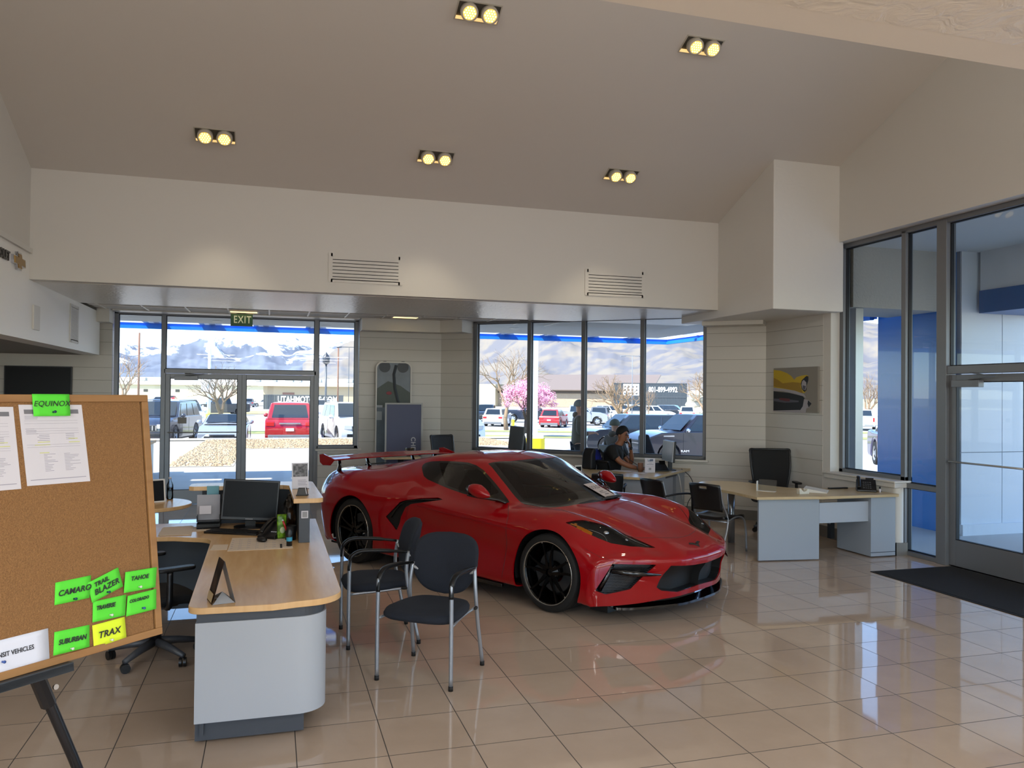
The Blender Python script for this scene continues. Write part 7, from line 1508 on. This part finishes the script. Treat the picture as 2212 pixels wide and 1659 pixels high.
profA = [(-14, 2.3), (-10.2, 2.15), (-9.36, 2.25), (-8.74, 2.13), (-8.33, 2.27), (-7.2, 2.35), (-6.5, 2.5), (-5.7, 2.43), (-5.0, 2.8), (-4.1, 3.35), (-3.67, 3.52), (-3.23, 3.25), (-2.64, 3.46), (-2.04, 3.57), (-1.3, 3.72), (-.69, 3.93), (.07, 4.05), (.5, 3.93), (.83, 3.97), (1.3, 4.02), (1.6, 4.09), (2.0, 4.0), (2.38, 3.92), (3.16, 3.62), (3.48, 3.76), (4.11, 3.5), (4.75, 3.34), (5.7, 2.9), (8, 2.2), (12, 1.5)]
profB = [(2, .2), (5, 1.2), (8, 2.6), (10, 3.5), (14, 4.2), (18, 4.7), (23, 4.5), (28, 4.9), (31, 5.4), (36, 5.3), (40, 5.1), (42, 4.8), (46, 4.6), (60, 4)]
mountains('mountain_far', profA, 3000, 7000, snow_mat('snowy_mountain_hazed', '5c6372', '6c7380', 'e4e8ec', 90, 400, .84), 3.3, 330)  # distance haze is put into the blue-grey rock colour
mountains('mountain_near', profB, 1800, 4300, snow_mat('patchy_foothill', '66656b', '7d756c', 'b5afa8', 200, 900, .34, .007), 8.1, 260)
# ================================================================ people
M_skin = mat('brown_skin', '8a5a40', .55); M_skin2 = mat('light_skin', 'b98a70', .55); M_hair = mat('black_hair', '0c0a09', .8)
def skinned(name, nodes, edges, m, parent, root=0, sub=2):
    """one continuous surface grown round a skeleton: nodes are (x, y, z, radius[, radius2])"""
    bm = bmesh.new(); L = bm.verts.layers.skin.verify(); vs = [bm.verts.new(n[:3]) for n in nodes]
    for a, b in edges: bm.edges.new((vs[a], vs[b]))
    for v, n in zip(vs, nodes): v[L].radius = (n[3], n[4] if len(n) > 4 else n[3])
    vs[root][L].use_root = True
    me = bpy.data.meshes.new(name); bm.to_mesh(me); bm.free(); me.materials.append(m)
    o = bpy.data.objects.new(name, me); COL.objects.link(o); o.parent = parent
    k = o.modifiers.new('skin', 'SKIN'); k.use_smooth_shade = True; s = o.modifiers.new('sub', 'SUBSURF'); s.levels = s.render_levels = sub
    return o
def chain(nodes, edges, start, pts):
    p = start
    for q in pts: nodes.append(q); edges.append((p, len(nodes)-1)); p = len(nodes)-1
    return p
def hand(nodes, edges, wrist, at_, fwd, side_, curl, r=.0085, thumb=1):
    """palm and five unequal fingers; fwd along the fingers, side_ towards the thumb, curl = down vector"""
    f, s, c = Vector(fwd).normalized(), Vector(side_).normalized(), Vector(curl).normalized(); P = Vector(at_)
    palm = chain(nodes, edges, wrist, [(*(P+f*.045), .026, .017)])
    for off, ln in ((.027, .070), (.010, .080), (-.008, .074), (-.025, .058)):
        b = P+f*.085+s*off; k1 = b+f*ln*.45+c*.006; k2 = k1+f*ln*.30+c*ln*.28; k3 = k2+f*ln*.10+c*ln*.26
        chain(nodes, edges, palm, [(*b, .0105), (*k1, r), (*k2, r*.9), (*k3, r*.75)])
    b = P+f*.02+s*.032; chain(nodes, edges, palm, [(*b, .012), (*(b+f*.03+s*.018+c*.01), .0095), (*(b+f*.055+s*.018+c*.022), .0085)])
# man in black at the sales desk, on the phone, looking towards the viewer
t = thing('person', 'seated person in a black polo shirt holding a phone to his cheek', 'person', (0, 0, 0))
N_, E_ = [], []
N_.append((5.06, 11.46, .54, .15, .12))
sp = chain(N_, E_, 0, [(5.05, 11.44, .70, .145, .12), (5.07, 11.42, .86, .155, .125), (5.10, 11.41, 1.0, .155, .12)])
nk = chain(N_, E_, sp, [(5.15, 11.40, 1.085, .075), (5.185, 11.385, 1.135, .055)])
hd = chain(N_, E_, nk, [(5.215, 11.375, 1.19, .070, .078), (5.222, 11.372, 1.255, .086, .096), (5.215, 11.375, 1.305, .084, .092), (5.21, 11.378, 1.345, .055, .06)])
sr = chain(N_, E_, sp, [(4.99, 11.24, 1.04, .072), (5.0, 11.20, .97, .056), (5.07, 11.13, .86, .046), (5.20, 11.09, .80, .040), (5.33, 11.06, .768, .028)])
hand(N_, E_, sr, (5.35, 11.055, .765), (.97, -.15, -.05), (.1, .95, .2), (0, 0, -1))
sl = chain(N_, E_, sp, [(5.24, 11.56, 1.03, .072), (5.32, 11.55, .94, .054), (5.41, 11.46, .80, .044), (5.40, 11.42, .90, .038), (5.36, 11.37, 1.03, .027)])
hand(N_, E_, sl, (5.355, 11.365, 1.04), (-.35, -.05, .93), (-.2, -.95, 0), (-.9, .1, -.1), r=.008)
for s in (-1, 1): chain(N_, E_, 0, [(5.12+s*.02, 11.42+s*.11, .50, .095), (5.42, 11.20+s*.16, .50, .075), (5.50, 11.12+s*.16, .30, .055), (5.50, 11.14+s*.16, .09, .04), (5.60, 11.06+s*.16, .045, .04)])
body = skinned('body', N_, E_, M_skin, t)
def face(t, c, fwd, sc=1.0, m=M_skin, hair=True):
    f = Vector(fwd).normalized(); u = Vector((0, 0, 1)); r_ = f.cross(u).normalized(); u = r_.cross(f); B = basis(c, r_, f, u)
    b = MB(B)
    b.tube([(0, .088, .025), (0, .105, -.005), (0, .112, -.022)], [.009, .012, .013], 8); b.ball((0, .105, -.024), (.016, .012, .010), 8); b.build('nose', m, t, smooth=True)
    for s in (-1, 1):
        b = MB(B); b.ball((s*.034, .088, .020), (.014, .008, .008), 10); b.build('eye', mat('eye_dark', '14100e', .3), t, smooth=True)
        b = MB(B); b.tube([(s*.016, .097, .038), (s*.036, .095, .043), (s*.052, .084, .036)], [.004, .005, .003], 6); b.build('eyebrow', M_hair, t, smooth=True)
        b = MB(B); b.ball((s*.092, -.005, .0), (.012, .020, .030), 10); b.build('ear', m, t, smooth=True)
    b = MB(B); b.tube([(-.024, .090, -.056), (0, .097, -.054), (.024, .090, -.056)], [.004, .008, .004], 6); b.build('mouth', mat('lip', '6a3a32', .5), t, smooth=True)
    return B
fw = (.55, -.80, -.12)
B = face(t, (5.218, 11.373, 1.25), fw)
b = MB(B)
def hr(u, v):
    th = PI*(.56-.24*max(0, math.sin(2*PI*u)))*v; a = 2*PI*u; rr_ = (.093-.006*v**3, .104-.008*v**3, .118)
    z = rr_[2]*math.cos(th); x = rr_[0]*math.sin(th)*math.cos(a); y = rr_[1]*math.sin(th)*math.sin(a)-.006
    return (x, y, z+.022+.004*math.sin(9*a))
b.grid(hr, 28, 12); b.build('hair', M_hair, t, smooth=True, weld=True, solid=.012)
MB(B).tube([(-.05, .075, -.085), (0, .085, -.100), (.05, .075, -.085)], [.008, .013, .008], 8).build('beard', M_hair, t, smooth=True)
MB(B).ball((-.098, .012, -.012), (.008, .010, .014), 8).build('earbud', M_paper, t, smooth=True)
# polo shirt: torso and short sleeves as a fuller shell
S1_, S2_ = [], []; S1_.append((5.05, 11.46, .60, .175, .15)); q = chain(S1_, S2_, 0, [(5.045, 11.44, .74, .178, .15), (5.065, 11.42, .88, .182, .15), (5.10, 11.41, 1.0, .172, .14)]); chain(S1_, S2_, q, [(5.145, 11.40, 1.075, .095), (5.165, 11.393, 1.105, .068)])
chain(S1_, S2_, q, [(4.985, 11.24, 1.03, .095), (4.99, 11.19, .96, .082), (5.03, 11.155, .895, .074)]); chain(S1_, S2_, q, [(5.25, 11.57, 1.02, .092), (5.32, 11.56, .95, .078), (5.36, 11.52, .885, .070)])
skinned('polo_shirt', S1_, S2_, mat('black_shirt', '08090c', .8), t)
S1_, S2_ = [], []; S1_.append((5.06, 11.46, .54, .16, .13))
for s in (-1, 1): chain(S1_, S2_, 0, [(5.12+s*.02, 11.42+s*.11, .505, .108), (5.42, 11.20+s*.16, .505, .088), (5.50, 11.12+s*.16, .30, .068), (5.50, 11.14+s*.16, .12, .058)])
skinned('trousers', S1_, S2_, mat('dark_trousers', '15161c', .85), t)
MB().tube([(5.335, 11.03, .775), (5.335, 11.09, .775)], .033, 12).build('wristwatch', mat('grey_watch', '6d6f70', .3, metal=.6), t, smooth=True)
tag(MB().tube(smooth_path([(5.315, 11.30, 1.20), (5.33, 11.31, 1.15), (5.345, 11.315, 1.08), (5.325, 11.305, 1.04)]), [.020]*6+[.013]*7+[.022]*6, 8).build('telephone_handset', M_blk2, smooth=True), 'black telephone handset held at the cheek of the man in black', 'handset')
# his chair with a blue and black backpack on it
task_chair('task_chair', 'dark task chair under the man in the black polo shirt', (5.02, 11.50, 0), R(-60), 'solid', .46, .86, arms=False, m_up=mat('black_fabric', '101216', .85), bw=.2)
t = thing('backpack', 'blue and black backpack leaning beside the man in black', 'backpack', (4.74, 11.42, .74), R(25))
b = MB(); b.prism(rpoly(.30, .17, .06, 5, .07, 0), 0, .20); b.v = [(x*(1-.35*(z > .1)), y*(1-.4*(z > .1))+.02*(z > .1), z*(1+.5*(z > .1))) for x, y, z in b.v]; b.build('bag_body', mat('royal_blue_fabric', '12228c', .7, noise=(4, '0b0f2a', .08)), t, bevel=.03)
b = MB(); b.prism([(-.17, 0), (-.02, 0), (-.05, .2), (-.03, .31), (-.10, .33), (-.155, .24)], -.12, .08, Matrix(((1, 0, 0, 0), (0, 0, 1, 0), (0, 1, 0, 0), (0, 0, 0, 1)))); b.build('bag_flap', mat('black_nylon', '0b0c10', .6), t, bevel=.03); MB().tube(smooth_path([(.05, -.09, .30), (.12, -.10, .22), (.13, -.10, .10)]), .015, 6).build('strap', mat('black_nylon', '0b0c10', .6), t, smooth=True)
tag(MB().box(4.60, 4.92, 11.28, 11.58, .0, .70).build('storage_box', M_char, bevel=.01), 'dark low cabinet carrying the blue backpack', 'cabinet')
# standing person outside, in profile
def outside_person(label, x, y, z, sit, jacket, cap, capname, trous, face_dir, arm=True):
    t = thing('person', label, 'person', (x, y, z), math.atan2(face_dir[1], face_dir[0])-PI/2)   # local +y = facing
    h = -.42 if sit else 0; N_, E_ = [], []; N_.append((0, 0, .93+h, .15, .12))
    q = chain(N_, E_, 0, [(0, .0, 1.08+h, .145, .11), (0, .01, 1.25+h, .16, .12), (0, 0, 1.40+h, .13, .10)]); hd = chain(N_, E_, q, [(0, .005, 1.49+h, .06), (0, .02, 1.56+h, .072, .078), (0, .025, 1.63+h, .084, .092), (0, .02, 1.69+h, .078, .084)])
    for s in (-1, 1):
        if arm: w = chain(N_, E_, q, [(s*.19, 0, 1.39+h, .065), (s*.24, -.02, 1.24+h, .05), (s*.25, -.02, 1.10+h, .044), (s*.22, .12, 1.06+h, .038), (s*.20, .24, 1.08+h, .026)]); hand(N_, E_, w, (s*.20, .25, 1.08+h), (-s*.1, 1, .1), (-s, 0, .4), (0, .1, -1))
        else: w = chain(N_, E_, q, [(s*.19, 0, 1.39+h, .065), (s*.25, .0, 1.24+h, .05), (s*.25, .06, 1.10+h, .044), (s*.20, .22, 1.0+h, .036), (s*.14, .33, .97+h, .026)]); hand(N_, E_, w, (s*.14, .34, .97+h), (-s*.3, 1, -.1), (-s, 0, .4), (0, .1, -1))
        if sit: chain(N_, E_, 0, [(s*.10, .08, .50, .095), (s*.13, .46, .50, .07), (s*.13, .48, .28, .055), (s*.13, .47, .08, .04), (s*.13, .60, .045, .04)])
        else: chain(N_, E_, 0, [(s*.095, 0, .84, .095), (s*.11, .02, .50, .065), (s*.11, -.01, .28, .055), (s*.11, -.02, .08, .04), (s*.12, .12, .045, .042)])
    skinned('body', N_, E_, M_skin2, t); face(t, (0, .022, 1.625+h), (0, 1, 0), m=M_skin2)
    A, B_ = [], []; A.append((0, 0, .80+h, .20, .17)); q = chain(A, B_, 0, [(0, 0, .95+h, .20, .165), (0, 0, 1.08+h, .19, .155), (0, .01, 1.25+h, .195, .155), (0, 0, 1.39+h, .165, .13)]); chain(A, B_, q, [(0, 0, 1.47+h, .09)])
    for s in (-1, 1): chain(A, B_, q, [(s*.20, 0, 1.38+h, .085), (s*.25, -.02 if arm else 0, 1.24+h, .072), (s*.26, -.02 if arm else .06, 1.10+h, .064), (s*.22, .12 if arm else .2, 1.06+h if arm else 1.0+h, .055), (s*.20 if arm else s*.15, .20 if arm else .29, 1.075+h if arm else .98+h, .046)])
    skinned('jacket', A, B_, jacket, t); MB().ball((0, -.07, 1.46+h), (.11, .06, .07), 12).build('hood', jacket, t, smooth=True)
    b = MB(); b.grid(lambda u, v: (.103*math.sin(PI*.56*v)*math.cos(2*PI*u), .108*math.sin(PI*.56*v)*math.sin(2*PI*u)+.012, 1.665+h+.115*math.cos(PI*.56*v)), 24, 10); b.build(capname, cap, t, smooth=True, weld=True, solid=.012)
    A, B_ = [], []; A.append((0, 0, .90+h, .16, .13))
    for s in (-1, 1):
        if sit: chain(A, B_, 0, [(s*.10, .08, .50, .11), (s*.13, .46, .50, .085), (s*.13, .48, .28, .07), (s*.13, .47, .12, .06)])
        else: chain(A, B_, 0, [(s*.095, 0, .80, .11), (s*.11, .02, .50, .08), (s*.11, -.01, .28, .07), (s*.11, -.02, .12, .062)])
    skinned('trousers', A, B_, trous, t)
    for s in (-1, 1): b = MB(); b.ball((s*.12 if not sit else s*.13, .06 if not sit else .56, .045), (.05, .13, .045), 12); b.build('shoe', M_black, t, smooth=True)
    return t
M_cg = mat('grey_coat', '5c5347', .85); M_bn = mat('grey_knit', '76756f', .95)
outside_person('standing person in a grey coat and knit hat outside the diagonal window', 6.26, 15.88, -.015, False, M_cg, M_bn, 'knit_hat', mat('dark_jeans', '181a20', .85), (.96, -.25))
outside_person('seated person in a grey hooded jacket outside, behind the man in black', 7.20, 16.12, -.015, True, mat('grey_hoodie', '4a4338', .9), mat('olive_knit', '55584b', .95), 'knit_cap', mat('dark_jeans', '181a20', .85), (.9, .35), arm=False)
t = thing('outdoor_chair', 'black outdoor chair carrying the seated person in grey', 'chair', (7.2, 16.12, -.015), math.atan2(.35, .9)-PI/2); MB().box(-.23, .23, -.2, .26, .36, .40).build('seat', M_blk2, t, bevel=.01); MB().box(-.23, .23, -.26, -.22, .4, .8).build('backrest', M_blk2, t, bevel=.01)
for sx in (-.2, .2):
    for sy in (-.2, .22): MB().tube([(sx, sy, 0), (sx, sy, .37)], .014, 8).build('leg', M_blk2, t, smooth=True)
t = thing('slanting_cloth', 'black slanting piece of canopy before the truck outside the diagonal window', 'cloth', (7.98, 15.95, -.015), math.atan2(-.25, .96))
b = MB(); b.prism([(-.22, .02), (.28, .02), (-.08, 1.05), (-.22, 1.0)], -.25, .25, Matrix(((1, 0, 0, 0), (0, 0, 1, 0), (0, 1, 0, 0), (0, 0, 0, 1)))); b.build('cloth_block', mat('black_canvas', '101114', .8, bump=(8, .6)), t, bevel=.04)  # slanting black cloth block, what it belongs to is left open
